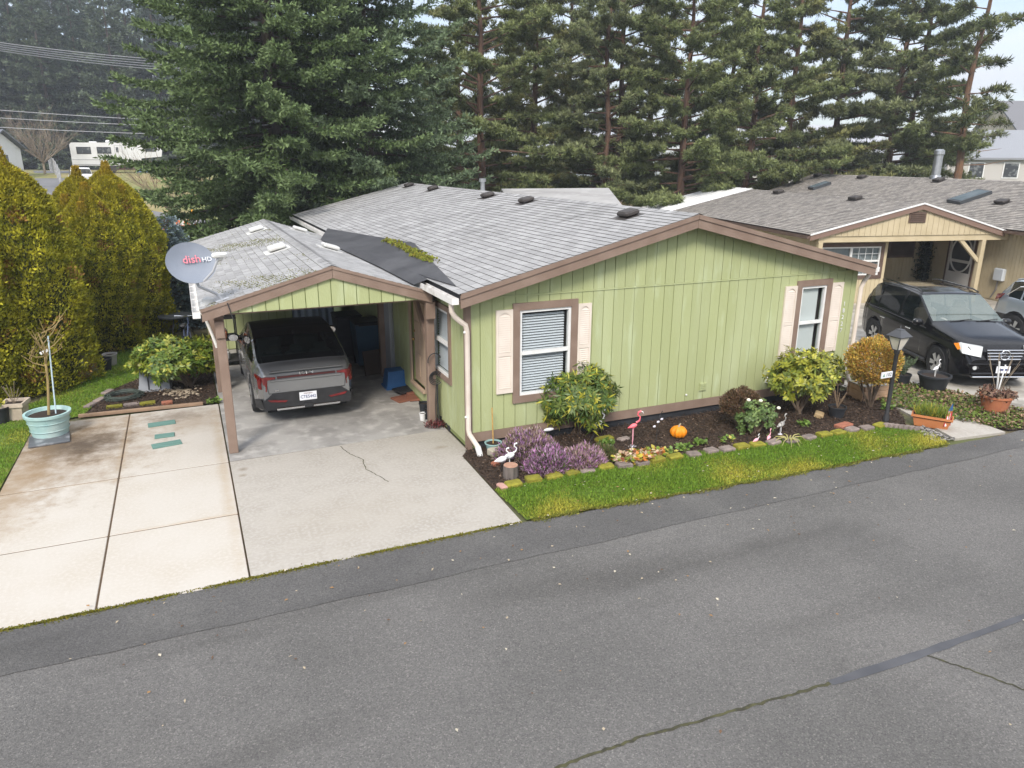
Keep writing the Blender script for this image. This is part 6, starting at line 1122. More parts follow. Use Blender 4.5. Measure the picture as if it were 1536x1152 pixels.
# low leafy patches
def leafpatch(name, lab, cat, px, py, rx, ry, n, L, W, cols, seed, h=.07):
    b0 = G(px, py); s = thing(name, lab, cat, b0); rs = np.random.default_rng(seed); a = rs.uniform(0, 6.28, n); r = np.sqrt(rs.random(n)); P = np.c_[b0.x+np.cos(a)*r*rx, b0.y+np.sin(a)*r*ry, rs.uniform(.015, h, n)]; d = unit(np.c_[rs.normal(size=(n, 2)), np.abs(rs.normal(size=n))*.45])
    V, F4 = leaves(P, d, rs.uniform(.7, 1.3, n)*L, W*rs.uniform(.8, 1.3, n), .08, unit(np.c_[rs.normal(size=(n, 2))*.4, np.ones(n)])); raw('leaf_mass', V, F4, m_leaf, s, np.repeat(np.array(cols)[rs.choice(len(cols), n)]*rs.uniform(.7, 1.25, size=(n, 1)), 4, axis=0)); return s
leafpatch('strawberry_patch', 'low patch of green, yellow, red and cream leaves at the stone edging', 'plant', 958, 690, .46, .20, 620, .085, .034, [(.16, .24, .03), (.22, .29, .04), (.50, .42, .06), (.55, .20, .04), (.62, .50, .36), (.34, .10, .06), (.60, .42, .30)], 21, .10)
GRN = [(.14, .23, .045), (.20, .29, .06), (.10, .17, .03)]
for k, (px, py, lab) in enumerate([(1050, 668, 'bright primrose clump in front of the pumpkin, beside bare mulch'), (1024, 676, 'leafy primrose clump between pumpkin and edging stones'), (1090, 664, 'sparse pale primrose between pumpkin and brown dome shrub'), (1330, 615, 'small green clump at the lamp post foot'), (908, 668, 'leafy clump beside the leaning white heron stake'), (1205, 640, 'grey-green tuft between the grey heron and the clay paver'), (322, 605, 'green weed at the carport post foot'), (1001, 682, 'primrose clump with yellow leaves next to the strawberry leaves')]):
    leafpatch('primrose', lab, 'plant', px, py, .12 if k != 2 else .15, .09, 70 if k != 2 else 34, .07, .028, GRN if k not in (2, 7) else GRN+[(.42, .38, .08)], 30+k, .09)
b0 = G(1183, 665); s = thing('strappy_plant', 'spidery plant with long pale strap leaves over the edging', 'plant', b0); b = MB()
for k in range(11): a = k*.57+.2; L_ = random.uniform(.22, .38); p = [b0+Vector((math.cos(a)*L_*t, math.sin(a)*L_*t*.8, .02+.42*L_*4*t*(1-t)*.8)) for t in (0, .35, .7, 1)]; b.tube(p, [.012, .011, .008, .003], 4)
b.build('leaf_blades', mat('straw_leaf', (.40, .33, .14), .8, (.25, .27, .08), 9), s)
# --- edging stones, each its own
m_stone = mat('edging_stone', (.24, .19, .165), .9, (.17, .14, .125), 9, (.4, .65), bump=.6, bscale=60, rnd=.15); m_mstone = mat('mossy_stone', (.20, .185, .02), .95, (.27, .25, .03), 11, (.4, .6), bump=1, bscale=90, rnd=.12); m_brick = mat('red_brick', (.36, .14, .085), .9, (.28, .105, .065), 12, bump=.5, bscale=70); m_pinkb = mat('pink_brick', (.46, .27, .22), .9, (.40, .22, .18), 9)
edg = [(753, 733, 'p', 'pink brick stub at the driveway corner of the bed'), (770, 729, 'm', ''), (800, 722, 'm', ''), (830, 717, 'm', ''), (858, 713, 'm', ''), (880, 709, 's', ''), (908, 704, 'm', ''), (936, 701, 's', ''), (962, 697, 's', ''), (985, 693, 'm', ''), (1012, 689, 'm', ''), (1040, 685, 's', ''), (1066, 680, 's', ''), (1090, 677, 's', ''), (1112, 673, 'm', ''), (1136, 670, 'm', ''), (1160, 667, 's', ''), (1186, 664, 's', ''), (1213, 659, 's', ''), (1236, 655, 'm', ''), (1257, 652, 'm', ''), (1277, 648, 's', ''), (1299, 645, 's', ''), (1320, 641, 'm', '')]
for k, (px, py, t, lab) in enumerate(edg):
    q = G(px, py); rz = random.uniform(-.12, .12)-.03; sz = (.235+random.uniform(-.02, .03), .17, .085) if t != 'p' else (.11, .19, .07)
    v = MB(); v.cbox((q.x, q.y, .03+random.uniform(-.008, .012)), sz, rz, .016, jit=.006, tilt=(random.uniform(-.05, .05), random.uniform(-.05, .05))); o = v.build('edging_stone', {'m': m_mstone, 's': m_stone, 'p': m_pinkb}[t])
    tag(o, lab or ('mossy yellow-green paver in the edging between bed and grass strip' if t == 'm' else 'bare grey-brown paver in the edging between bed and grass strip'), 'stone', 'edging stones of the front bed')
for k in range(7):
    q = G(1329+k*7.6, 641.5+k*.9); v = MB(); v.lathe([(.075, -.02), (.075, .06), (.06, .085)], (q.x, q.y, 0), 10, sx=1, sy=.6); o = v.build('scallop_stone', m_stone, None, True); tag(o, 'small rounded scallop of the border at the terracotta planter', 'stone', 'scalloped border stones')
def single(name, lab, cat, mb, m, smooth=False, grp=None): o = mb.build(name, m, None, smooth); return tag(o, lab, cat, grp)
q = G(906, 662); single('moss_block', 'mossy flat block beside the leaning white heron stake', 'stone', MB().cbox((q.x, q.y, .04), (.34, .14, .08), .1, .02, jit=.008), m_mstone); q = G(935, 661); single('bare_block', 'bare brown flat block next to the mossy block', 'stone', MB().cbox((q.x, q.y, .03), (.22, .13, .06), .1, .02, jit=.008), m_stone)
q = G(1265, 641); single('clay_paver', 'flat terracotta paver lying on the mulch behind the edging', 'paver', MB().cbox((q.x, q.y, .035), (.34, .17, .06), .15, .008), m_brick); q = G(1228, 626); single('tan_block', 'tilted tan block by the black nursery pot', 'stone', MB().cbox((q.x, q.y, .05), (.22, .16, .09), .7, .012, tilt=(.25, 0)), mat('tan_stone', (.40, .29, .16), .9, (.33, .23, .12), 8))
q = G(744, 698); single('broken_brick', 'broken orange brick beside the driveway edge', 'brick', MB().cbox((q.x, q.y, .035), (.15, .10, .07), .5, .012, jit=.008), m_brick); q = G(742, 683); single('stone_block', 'pale concrete block in front of the small teal pot', 'stone', MB().cbox((q.x, q.y, .06), (.20, .17, .12), .2, .015), mat('pale_stone', (.42, .38, .30), .9, (.34, .31, .24), 9)); q = G(815, 662); single('white_stone', 'flat white stone half hidden by the tall heather', 'stone', MB().ball((q.x+.1, q.y, .20), (.10, .03, .03), 10, 6), m_plate)
b0 = G(766, 716); s = thing('log_stump', 'cut log stump with pale top behind the white cranes', 'stump', b0); MB().lathe([(.125, 0), (.12, .1), (.115, .20)], tuple(b0), 14).build('bark', mat('grey_bark', (.16, .135, .12), .95, (.07, .06, .05), 14, stretch=(1, 1, .15), bump=1, bscale=40), s, True); MB().lathe([(.108, .20), (.106, .206)], tuple(b0), 14).build('cut_face', mat('cut_wood', (.42, .25, .17), .9, (.33, .18, .12), 16), s)
# pumpkin
b0 = G(1017, 657); s = thing('pumpkin', 'bright orange pumpkin resting on the dark mulch', 'pumpkin', b0); b = MB(); n, m = 40, 12; vs = []
for j in range(m+1):
    ph = math.pi*(j/m-.5)
    for i in range(n): a = 2*math.pi*i/n; r = .135*(1-.07*abs(math.cos(a*5))**3*-1-.05)*math.cos(ph)**.8*(1+.05*math.cos(10*a)); vs.append((b0.x+r*math.cos(a), b0.y+r*math.sin(a), .115+.105*math.sin(ph)-(.02 if j == m else 0)))
b.add(vs, [(j*n+i, j*n+(i+1) % n, (j+1)*n+(i+1) % n, (j+1)*n+i) for j in range(m) for i in range(n)]); b.build('shell', mat('pumpkin_skin', (.80, .27, .012), .45, (.72, .22, .01), 9), s, True); b = MB(); b.tube([(b0.x, b0.y, .20), (b0.x+.01, b0.y, .24), (b0.x+.03, b0.y-.01, .265)], [.022, .015, .013], 7); b.build('stalk', mat('dry_stalk', (.36, .31, .22), .9), s, True)
# wading birds: body with tail, curved neck, head, bill, two legs
def bird(name, lab, px, py, H, m_body, m_leg, face=1, rz=0.0, neck=1.0, base_m=None, m_neck=None, upn=True, m_bill=None, leg_f=.48, s_body=1.0, cat='bird ornament', lean=0.0, group=None):
    b0 = G(px, py); s = thing(name, lab, cat, (b0.x, b0.y, .0), rz, group, local=True); lz = H*leg_f; bl = H*.34*s_body
    b = MB(); prof = [(-.62, .02), (-.45, .10), (-.2, .22), (.05, .27), (.28, .22), (.42, .10)]; P = [(face*t*bl+lean*H, 0, lz+.14*H+t*bl*.32) for t, _ in prof]; b.tube(P, [r*bl for _, r in prof], 10); b.build('body', m_body, s, True)
    n0 = Vector((face*.33*bl+lean*H, 0, lz+.24*H)); N_ = [n0, n0+Vector((face*.10*H, 0, .06*H)), n0+Vector((face*.12*H, 0, .17*H)), n0+Vector((face*.04*H, 0, .24*H)), n0+Vector((face*.05*H, 0, .32*H)), n0+Vector((face*.12*H, 0, .345*H))]
    b = MB(); b.tube(N_, [.034*H, .026*H, .021*H, .021*H, .026*H, .030*H], 8); b.ball(N_[-1], .034*H, 8, 6); b.build('neck', m_neck or m_body, s, True)
    b = MB(); h_ = N_[-1]; b.tube([h_, h_+Vector((face*.07*H, 0, -.02*H)), h_+Vector((face*.10*H, 0, -.07*H))], [.02*H, .016*H, .006*H], 6); b.build('bill', m_bill or m_black, s, True)
    for e in (-1, 1): b = MB(); b.tube([(e*.02*H, e*.03*H, 0), (lean*H*.5+face*.01*H, e*.025*H, lz*.5), (lean*H, e*.02*H, lz+.1*H)], [.012*H, .010*H, .012*H], 6); b.build('leg', m_leg, s)
    if base_m is not None: b = MB(); b.lathe([(.13*H, 0), (.13*H, .02*H), (.07*H, .05*H)], (0, 0, 0), 12, sy=.8); b.build('base', base_m, s, True)
    return s
m_birdw = mat('white_paint_bird', (.76, .76, .76), .5); m_pink = mat('pink_bird', (.78, .10, .14), .5, (.80, .22, .24), 8); m_lpink = mat('pale_pink_leg', (.75, .36, .42), .6); m_gbird = mat('grey_bird', (.46, .44, .41), .7, (.16, .15, .14), 26, (.45, .6)); m_dk = mat('dark_iron', (.03, .03, .032), .6); m_pale = mat('pale_base', (.62, .60, .66), .7)
bird('pink_flamingo', 'hot pink flamingo standing on a pale base in the mulch', 948, 670, .56, m_pink, m_lpink, 1, -.2, base_m=m_pale, m_bill=m_birdw, leg_f=.52, s_body=.8)
bird('white_heron', 'white heron ornament on a leaning dark stake below the rhododendron', 884, 664, .52, m_birdw, m_dk, 1, -.1, leg_f=.50, lean=.26, s_body=1.05)
bird('white_crane', 'white metal crane with raised head at the driveway side of the stump', 752, 708, .42, m_birdw, m_dk, 1, -.4, leg_f=.36, s_body=1.25, group='pair of white cranes'); bird('white_crane', 'white metal crane right against the heather beside its mate', 764, 704, .44, m_birdw, m_birdw, 1, -.2, leg_f=.38, s_body=1.2, group='pair of white cranes')
bird('grey_heron', 'small mottled grey heron between rose bush and black nursery pot', 1170, 652, .40, m_gbird, m_birdw, 1, .1, leg_f=.34, s_body=1.2, base_m=m_pale)
bird('small_flamingo', 'tiny pink and white flamingo nearer the stone edging', 1133, 668, .22, m_lpink, m_birdw, 1, 0, leg_f=.30, s_body=1.4, base_m=mat('mint_base', (.45, .60, .52), .6), m_neck=m_birdw, group='tiny flamingo figures'); bird('small_flamingo', 'tiny stacked pink flamingo on mint base under the rose bush', 1152, 665, .30, m_lpink, m_lpink, 1, .5, leg_f=.22, s_body=1.1, base_m=MATS['mint_base'], group='tiny flamingo figures')
# wire stake ornament
b0 = G(983, 668); s = thing('wire_stake', 'thin wire garden stake with small glass flower heads', 'ornament', b0); b = MB(); b.tube([b0, b0+Vector((.02, 0, .30)), b0+Vector((.05, 0, .52)), b0+Vector((.10, 0, .60)), b0+Vector((.12, 0, .55))], .006, 5); b.build('wire', m_dk, s)
for (dx, dz) in ((.02, .42), (-.05, .35), (.09, .46)): v = MB(); v.ball((b0.x+dx, b0.y-.01, dz), (.03, .012, .02), 8, 5); v.build('flower_head', m_pale, s, True)
# ------------------------------------------------------------------ pots
m_soil = mat('pot_soil', (.03, .02, .014), .95); m_bpot = mat('black_pot', (.018, .020, .024), .55, (.028, .03, .034), 5); m_terra = mat('terracotta', (.42, .155, .075), .85, (.36, .12, .06), 6, (.4, .7)); m_aqua = mat('aqua_glaze', (.38, .54, .52), .45, (.30, .47, .46), 5, (.42, .66), col3=(.50, .60, .56), scale3=2.2)
def pot(s, c, r0, r1, h, m, n=22, rim=True):
    b = MB(); b.lathe([(r0, 0), (r0+(r1-r0)*.5, h*.5), (r1, h*(.88 if rim else 1))]+([(r1*1.07, h*.89), (r1*1.08, h)] if rim else [])+[(r1*.96, h), (r1*.92, h*.86)], tuple(c), n); b.build('pot', m, s, True); MB().lathe([(r1*.91, h*.86), (r1*.3, h*.875)], tuple(c), n).build('soil', m_soil, s)
b0 = G(740, 676); s = thing('teal_pot', 'small teal pot holding a bamboo stick at the house corner', 'pot', b0); pot(s, b0, .10, .135, .15, mat('teal_glaze', (.27, .42, .41), .5)); b = MB(); b.tube([b0+Vector((0, 0, .1)), b0+Vector((-.02, 0, .75))], .011, 6); b.build('stick', mat('bamboo', (.55, .36, .11), .7, (.40, .22, .07), 9), s)
b0 = G(1254, 626); s = thing('nursery_pot', 'black nursery pot with a withered plant near the right downspout', 'pot', b0); pot(s, b0, .12, .155, .22, m_bpot); b = MB()
for k in range(9): a = k*.7; b.tube([b0+Vector((0, 0, .18)), b0+Vector((math.cos(a)*.12, math.sin(a)*.12, .4+.05*k % .3))], .006, 4)
b.build('dead_stems', m_brownt, s)
b0 = G(1398, 586); s = thing('big_black_pot', 'large black tub with a white flamingo and gravel beside the black SUV', 'pot', b0); pot(s, b0, .22, .30, .36, m_bpot); bird('white_flamingo', 'white flamingo figure standing in the large black tub', 1398, 586, .40, m_birdw, m_birdw, 1, 0, leg_f=.3); o = [x for x in bpy.data.objects if x.name.startswith('white_flamingo')][0]; o.location.z = .31
b0 = G(1352, 578); s = thing('rosemary_pot', 'grey-green rosemary in a black pot behind the orange globe shrub', 'pot', b0); pot(s, b0, .13, .16, .26, m_bpot); rs = np.random.default_rng(4); n = 1500; st = rs.integers(0, 16, n); a = st*.39; t = rs.random(n); P = np.c_[b0.x+np.cos(a)*.22*t, b0.y+np.sin(a)*.22*t, .26+t*(.30+.02*(st % 5))]; V, F4 = leaves(P, unit(rs.normal(size=(n, 3))+[0, 0, 1.0]), .05, .006, .05); raw('foliage', V, F4, m_leaf, s, tints(n, 4, .7, 1.3)*np.array([.13, .17, .09]))
b0 = G(1490, 617); s = thing('clay_pot', 'weathered clay pot with dead leaves and pale sticks by the driveway', 'pot', b0); pot(s, b0, .20, .27, .34, m_terra); rs = np.random.default_rng(5); n = 420; a = rs.uniform(0, 6.28, n); r = .30*np.sqrt(rs.random(n)); P = np.c_[b0.x+r*np.cos(a), b0.y+r*np.sin(a), .33+rs.uniform(-.06, .10, n)]; V, F4 = leaves(P, rs.normal(size=(n, 3)), .09, .03, .15); raw('dead_leaves', V, F4, m_tint0, s, tints(n, 4, .6, 1.4)*np.array([.16, .095, .065]))
b = MB(); b.tube([b0+Vector((0, 0, .25)), b0+Vector((-.12, 0, 1.0))], .016, 6); b.tube([b0+Vector((0, 0, .25)), b0+Vector((.16, .05, .9))], .013, 6); b.build('stick', m_white, s); b = MB()
for k in range(16): a = k*.9; b.tube([b0+Vector((0, 0, .3)), b0+Vector((math.cos(a)*.14, math.sin(a)*.14, .7)), b0+Vector((math.cos(a)*.26, math.sin(a)*.26, 1.0+.1*math.sin(k)))], .004, 4)
b.build('dry_stalks', m_twig, s)
# long terracotta planter with grasses and a flag
pa, pb = G(1372, 636), G(1420, 644); cc = (pa+pb)/2; ang = math.atan2(pb.y-pa.y, pb.x-pa.x); s = thing('long_planter', 'long terracotta planter of grassy plants at the front walk', 'planter', cc, ang, local=True)
b = MB(); w, dpt, h = .62, .22, .22; b.add([(-w/2+.05, -dpt/2+.04, 0), (w/2-.05, -dpt/2+.04, 0), (w/2-.05, dpt/2-.04, 0), (-w/2+.05, dpt/2-.04, 0), (-w/2, -dpt/2, h), (w/2, -dpt/2, h), (w/2, dpt/2, h), (-w/2, dpt/2, h)], [(0, 3, 2, 1), (0, 1, 5, 4), (1, 2, 6, 5), (2, 3, 7, 6), (3, 0, 4, 7)]); m_pl = mat('planter_clay', (.50, .19, .07), .8, (.44, .16, .06), 6); b.build('trough', m_pl, s); MB().box(-w/2-.02, -dpt/2-.02, h-.04, w/2+.02, -dpt/2-.001, h).box(-w/2-.02, dpt/2+.001, h-.04, w/2+.02, dpt/2+.02, h).box(-w/2-.02, -dpt/2, h-.04, -w/2-.001, dpt/2, h).box(w/2+.001, -dpt/2, h-.04, w/2+.02, dpt/2, h).build('rim', m_pl, s); MB().box(-w/2+.005, -dpt/2+.005, h-.06, w/2-.005, dpt/2-.005, h-.03).build('soil', m_soil, s)
rs = np.random.default_rng(8); n = 480; P = np.c_[rs.uniform(-.27, .27, n), rs.uniform(-.08, .08, n), np.full(n, h-.03)]; d = unit(np.c_[rs.normal(size=(n, 2))*.35, np.ones(n)]); V, F4 = leaves(P, d, rs.uniform(.14, .32, n), .007, .04); raw('grass_leaves', V, F4, m_leaf, s, np.repeat(np.array([(.20, .27, .05), (.32, .33, .05), (.13, .20, .04), (.55, .45, .05)])[rs.choice(4, n, p=[.4, .3, .22, .08])], 4, axis=0))
b0 = cc+Vector((math.cos(ang)*.12, math.sin(ang)*.12-.13, 0)); s = thing('flag', 'small striped flag hanging on a stick at the long terracotta planter', 'flag', (b0.x, b0.y, 0)); b = MB(); b.tube([(b0.x, b0.y, .0), (b0.x+.06, b0.y, .52)], .006, 6); b.build('staff', mat('wood_staff', (.35, .25, .14), .7), s); m_fr = mat('flag_red', (.50, .03, .05), .8); m_fw2 = mat('flag_white', (.74, .72, .70), .8); m_fb = mat('flag_blue', (.03, .10, .28), .8)
NS = 7
for k in range(NS):
    b = MB(); x0 = -.085+.15*k/NS; x1 = -.085+.15*(k+1)/NS; f = lambda x, z: (b0.x+.055+x*(.35+.65*(.48-z)/.4)+.0-.06*(.48-z), b0.y-.012+.014*math.sin(x*60), z); b.add([f(x0, .08), f(x1, .08), f(x1, .36), f(x0, .36)], [(0, 1, 2, 3)]); b.build('stripe', m_fr if k % 2 == 0 else m_fw2, s)
b = MB(); b.add([f(-.085, .362), f(.065, .362), f(.055, .50), f(-.03, .50)], [(0, 1, 2, 3)]); b.build('canton', m_fb, s)
# wooden box beside the right house corner
b0 = G(1312, 603); q = b0+Vector((.05, .25, 0)); s = thing('wooden_box', 'pale wooden box standing on the walk behind the orange globe shrub', 'box', q)
for k in range(3):
    MB().cbox((q.x, q.y-.21, .06+.10*k), (.56, .025, .095), -.15, .006).build('board', mat('cedar_box', (.46, .30, .19), .8, (.40, .25, .15), 7, rnd=.08), s); MB().cbox((q.x, q.y+.21, .06+.10*k), (.56, .025, .095), -.15, .006).build('board', MATS['cedar_box'], s); MB().cbox((q.x-.28, q.y+.03, .06+.10*k), (.025, .40, .095), -.15, .006).build('board', MATS['cedar_box'], s); MB().cbox((q.x+.28, q.y-.03, .06+.10*k), (.025, .40, .095), -.15, .006).build('board', MATS['cedar_box'], s)
MB().cbox((q.x, q.y, .325), (.60, .46, .022), -.15, .006).build('lid', mat('grey_lid', (.34, .31, .27), .8), s)
# lamp post with house number
b0 = G(1328, 634); s = thing('lamp_post', 'black lamp post carrying the number plate at the garden corner', 'lamp post', b0); x, y = b0.x, b0.y; b = MB(); b.lathe([(.055, 0), (.05, .12), (.037, .16), (.036, 1.30), (.05, 1.32), (.05, 1.36)], (x, y, 0), 12); b.build('post', m_dk, s, True)
hd = MB(); hd.lathe([(.05, 1.36), (.075, 1.39)], (x, y, 0), 4, rz=R(45)); hd.lathe([(.20, 1.62), (.215, 1.635), (.08, 1.74), (.075, 1.755), (.02, 1.765)], (x, y, 0), 4, rz=R(45)); hd.tube([(x, y, 1.76), (x, y, 1.82)], [.012, .004], 6)
for k in range(4): a = R(45+90*k); hd.tube([(x+.075*math.cos(a), y+.075*math.sin(a), 1.38), (x+.175*math.cos(a), y+.175*math.sin(a), 1.625)], .009, 5)
lh = hd.build('lantern', mat('lantern_grey', (.06, .062, .068), .45), s)
for k in range(4):
    a0, a1 = R(45+90*k), R(135+90*k); b = MB(); b.add([(x+.07*math.cos(a0), y+.07*math.sin(a0), 1.39), (x+.07*math.cos(a1), y+.07*math.sin(a1), 1.39), (x+.168*math.cos(a1), y+.168*math.sin(a1), 1.62), (x+.168*math.cos(a0), y+.168*math.sin(a0), 1.62)], [(0, 1, 2, 3)]); b.build('pane', mat('frosted_pane', (.66, .60, .50), .35, (.52, .5, .46), 6), lh)
pl = MB().box(x-.30, y-.012, .88, x-.035, y+.006, .99).build('number_plate', m_plate, s)
text_mesh('number', '102', .095, m_dk, pl, Matrix.Translation((-.125, -.0135, .935)) @ Matrix.Rotation(R(90), 4, 'X'), .001); b = MB(); b.prism([(x-.28, y-.0125, .905), (x-.21, y-.0125, .905), (x-.245, y-.0125, .965)], (0, -.002, 0)); b.build('plate_emblem', mat('plate_green', (.20, .32, .26), .7), pl)
# ------------------------------------------------------------------ parking-pad side
b0 = G(77, 652); s = thing('aqua_pot', 'big aqua tub with a bare staked sapling on the pad corner', 'pot', b0); pot(s, b0, .27, .335, .42, m_aqua, 30)
for z in (.12, .26): b = MB(); b.lathe([(.281+z*.15, z), (.288+z*.15, z+.012), (.281+z*.15+.004, z+.024)], tuple(b0), 30, cap=False); b.build('band', m_aqua, s, True)
tr = MB(); rs = random.Random(5); p0 = b0+Vector((.02, 0, .36)); top = AY(66, 520, b0.y); tr.tube([p0, p0+(top-p0)*.5+Vector((.02, 0, 0)), top, top+Vector((-.05, 0, .25))], [.024, .02, .017, .008], 7)
for k in range(13):
    t = .62+.38*rs.random(); q = p0+(top-p0)*t+Vector((0, 0, .12*(k % 3))); a = rs.uniform(0, 6.28); L_ = rs.uniform(.3, .62); e = q+Vector((math.cos(a)*L_*.8, math.sin(a)*L_*.6, L_*rs.uniform(.3, .75))); tr.tube([q, (q+e)/2+Vector((0, 0, -.04)), e], [.010, .008, .004], 5)
    for j in range(3): f = q+(e-q)*rs.uniform(.4, .95); tr.tube([f, f+Vector((rs.uniform(-.16, .16), rs.uniform(-.1, .1), rs.uniform(.05, .25)))], [.005, .0025], 4)
tr.build('sapling', mat('yellow_bark', (.34, .25, .10), .8, (.26, .19, .09), 6), s); b = MB(); sk0 = b0+Vector((.13, -.02, .38)); b.tube([sk0, AY(72, 504, b0.y-.02)], .012, 6); b.build('stake', mat('pale_blue_stake', (.50, .62, .68), .5), s); q = AY(66, 528, b0.y-.03); MB().cbox(tuple(q), (.13, .02, .05), 0, .006, tilt=(0, -.4)).build('plant_tag', m_white, s)
q = G(74, 662); o = single('slate_board', 'dark wet slate board under the aqua tub', 'board', MB().cbox((q.x, q.y+.05, .018), (.60, .55, .03), .12, .006), mat('slate', (.10, .105, .115), .45, (.30, .31, .32), 4, (.5, .65)))
b0 = G(26, 628); s = thing('concrete_planter', 'cream concrete planter box with dry twigs at the hedge foot', 'planter', b0); b = MB(); b.lathe([(.20, 0), (.24, .26), (.285, .27), (.285, .34), (.24, .34), (.23, .29)], tuple(b0), 4, rz=R(35)); b.build('box', mat('cream_concrete', (.50, .42, .33), .9, (.40, .33, .26), 7), s); MB().lathe([(.225, .29), (.05, .30)], tuple(b0), 4, rz=R(35)).build('soil', m_soil, s); b = MB()
for k in range(7): a = k*.9; b.tube([b0+Vector((0, 0, .28)), b0+Vector((math.cos(a)*.14, math.sin(a)*.14, .5+.04*k))], .005, 4)
b.build('twigs', m_twig, s)
b0 = G(2, 634); s = thing('dark_pot', 'dark pot with yellow leaves beside the concrete planter', 'pot', b0); pot(s, b0, .13, .17, .30, m_bpot); v_ = leafpatch('x', 'x', 'x', 2, 634, .10, .10, 40, .08, .03, [(.40, .36, .03), (.25, .30, .04)], 71, .1); lm = children(v_)[0]; lm.parent = s; lm.location.z = .3; bpy.data.objects.remove(v_)
for (px, py, r, m, lab) in ((158, 556, .16, m_bpot, 'black pot half hidden at the near hedge clump'), (167, 548, .15, mat('grey_pot', (.36, .34, .32), .9), 'grey stone pot in the gap between the hedge clumps')): b0 = G(px, py); s = thing('hedge_pot', lab, 'pot', b0); pot(s, b0, r*.8, r, .28, m)
b0 = G(233, 586); s = thing('grey_tote', 'upside-down grey plastic tote with dark straps by the broad shrub', 'tote', b0); x, y = b0.x, b0.y+.15; b = MB(); b.add([(x-.30, y-.2, 0), (x+.30, y-.2, 0), (x+.30, y+.2, 0), (x-.30, y+.2, 0), (x-.25, y-.15, .40), (x+.25, y-.15, .40), (x+.25, y+.15, .40), (x-.25, y+.15, .40)], [(0, 3, 2, 1), (4, 5, 6, 7), (0, 1, 5, 4), (1, 2, 6, 5), (2, 3, 7, 6), (3, 0, 4, 7)]); b.build('tub', mat('grey_plastic', (.33, .345, .37), .5, (.28, .295, .32), 5), s); MB().box(x-.32, y-.22, 0, x+.32, y+.22, .035).build('rim', MATS['grey_plastic'], s)
for dx in (-.1, .1): b = MB(); b.tube([(x+dx*1.1, y-.205, .05), (x+dx, y-.155, .405), (x+dx, y+.155, .405)], .012, 6); b.build('strap', m_dk, s)
b0 = G(187, 597); s = thing('hose_coil', 'coiled dark green garden hose on the mulch bed', 'hose', b0); b = MB(); rs = random.Random(3); P = [b0+Vector(((.30+.05*math.sin(t*.37)+.03*rs.uniform(-1, 1))*math.cos(t), (.27+.05*math.cos(t*.29))*math.sin(t), .02+.012*t/6.28*.8)) for t in np.linspace(0, 6.28*8, 230)]; b.tube(P, .012, 6); b.build('coil', mat('hose_green', (.045, .06, .05), .5, (.07, .085, .07), 8), s, True)
# edging of that bed
p0, p1 = G(118, 627), G(305, 608); d_ = p1-p0; single('edge_timber', 'weathered timber along the pad edge of the small bed', 'timber', MB().cbox(tuple((p0+p1)/2+Vector((0, .03, .03))), (d_.length, .07, .06), math.atan2(d_.y, d_.x), .008, jit=.004), mat('weathered_timber', (.30, .20, .13), .9, (.22, .15, .10), 6))
for k, (px, py, t) in enumerate([(172, 612, 'm'), (198, 609, 's'), (222, 607, 'm'), (150, 602, 's'), (136, 610, 's'), (162, 590, 's')]): q = G(px, py); o = single('bed_stone', 'flat stone bordering the hose coil on the small bed', 'stone', MB().cbox((q.x, q.y, .03), (.28, .13, .06), .05 if k < 3 else 1.1, .012, jit=.006), m_mstone if t == 'm' else m_stone, grp='flat stones round the small bed')
q = G(251, 607); single('bed_brick', 'red brick lying in the small bed edge', 'brick', MB().cbox((q.x, q.y, .04), (.20, .10, .07), .1, .01), m_brick); q = G(300, 560); single('brick_ledge', 'row of dark red brick behind the broad shrub', 'brick', MB().cbox((q.x, q.y, .10), (.7, .12, .2), .2, .01), m_brick)
vv = MB()
for k in range(120): q = G(272+random.gauss(0, 14), 589+random.gauss(0, 4)); vv.ball((q.x, q.y, .025), (random.uniform(.02, .045), random.uniform(.02, .04), .018), 6, 4)
o = single('pale_pebbles', 'pale pebbles heaped round the broad shrub foot', 'pebbles', vv, mat('pebble', (.46, .38, .28), .8, (.30, .24, .17), 9), True); o['kind'] = 'stuff'
m_tealb = mat('teal_board', (.125, .235, .20), .7, (.095, .19, .16), 9, stretch=(.3, 3, 3), bump=.3)
for (p, q2, w, lab) in (((222, 639), (263, 633), .22, 'teal wooden cover board set into the pad nearest the timber'), ((232, 656), (262, 652), .20, 'short teal cover board in the chipped pad hole'), ((228, 671), (272, 663), .22, 'teal wooden cover board lying last on the pad')):
    a_, c_ = G(*p), G(*q2); d_ = c_-a_; single('cover_board', lab, 'board', MB().cbox(tuple((a_+c_)/2+Vector((0, 0, .008))), (d_.length, w, .018), math.atan2(d_.y, d_.x), .004), m_tealb, grp='teal cover boards on the pad')
b0 = G(268, 512); s = thing('round_table', 'round dark patio table behind the broad shrub', 'table', b0); x, y = b0.x, b0.y; MB().lathe([(.40, .66), (.42, .675), (.42, .70), (.40, .71)], (x, y, 0), 26).build('table_top', mat('table_grey', (.045, .05, .055), .5), s, True)
for k in range(3): a = k*2.09; b = MB(); b.tube([(x+.3*math.cos(a), y+.3*math.sin(a), 0), (x+.08*math.cos(a), y+.08*math.sin(a), .66)], .016, 6); b.build('leg', m_dk, s)
b0 = Vector((-.22, 18.6, 0)); s = thing('bicycle', 'old bicycle leaning by the carport gutter', 'bicycle', b0, R(80), local=True)
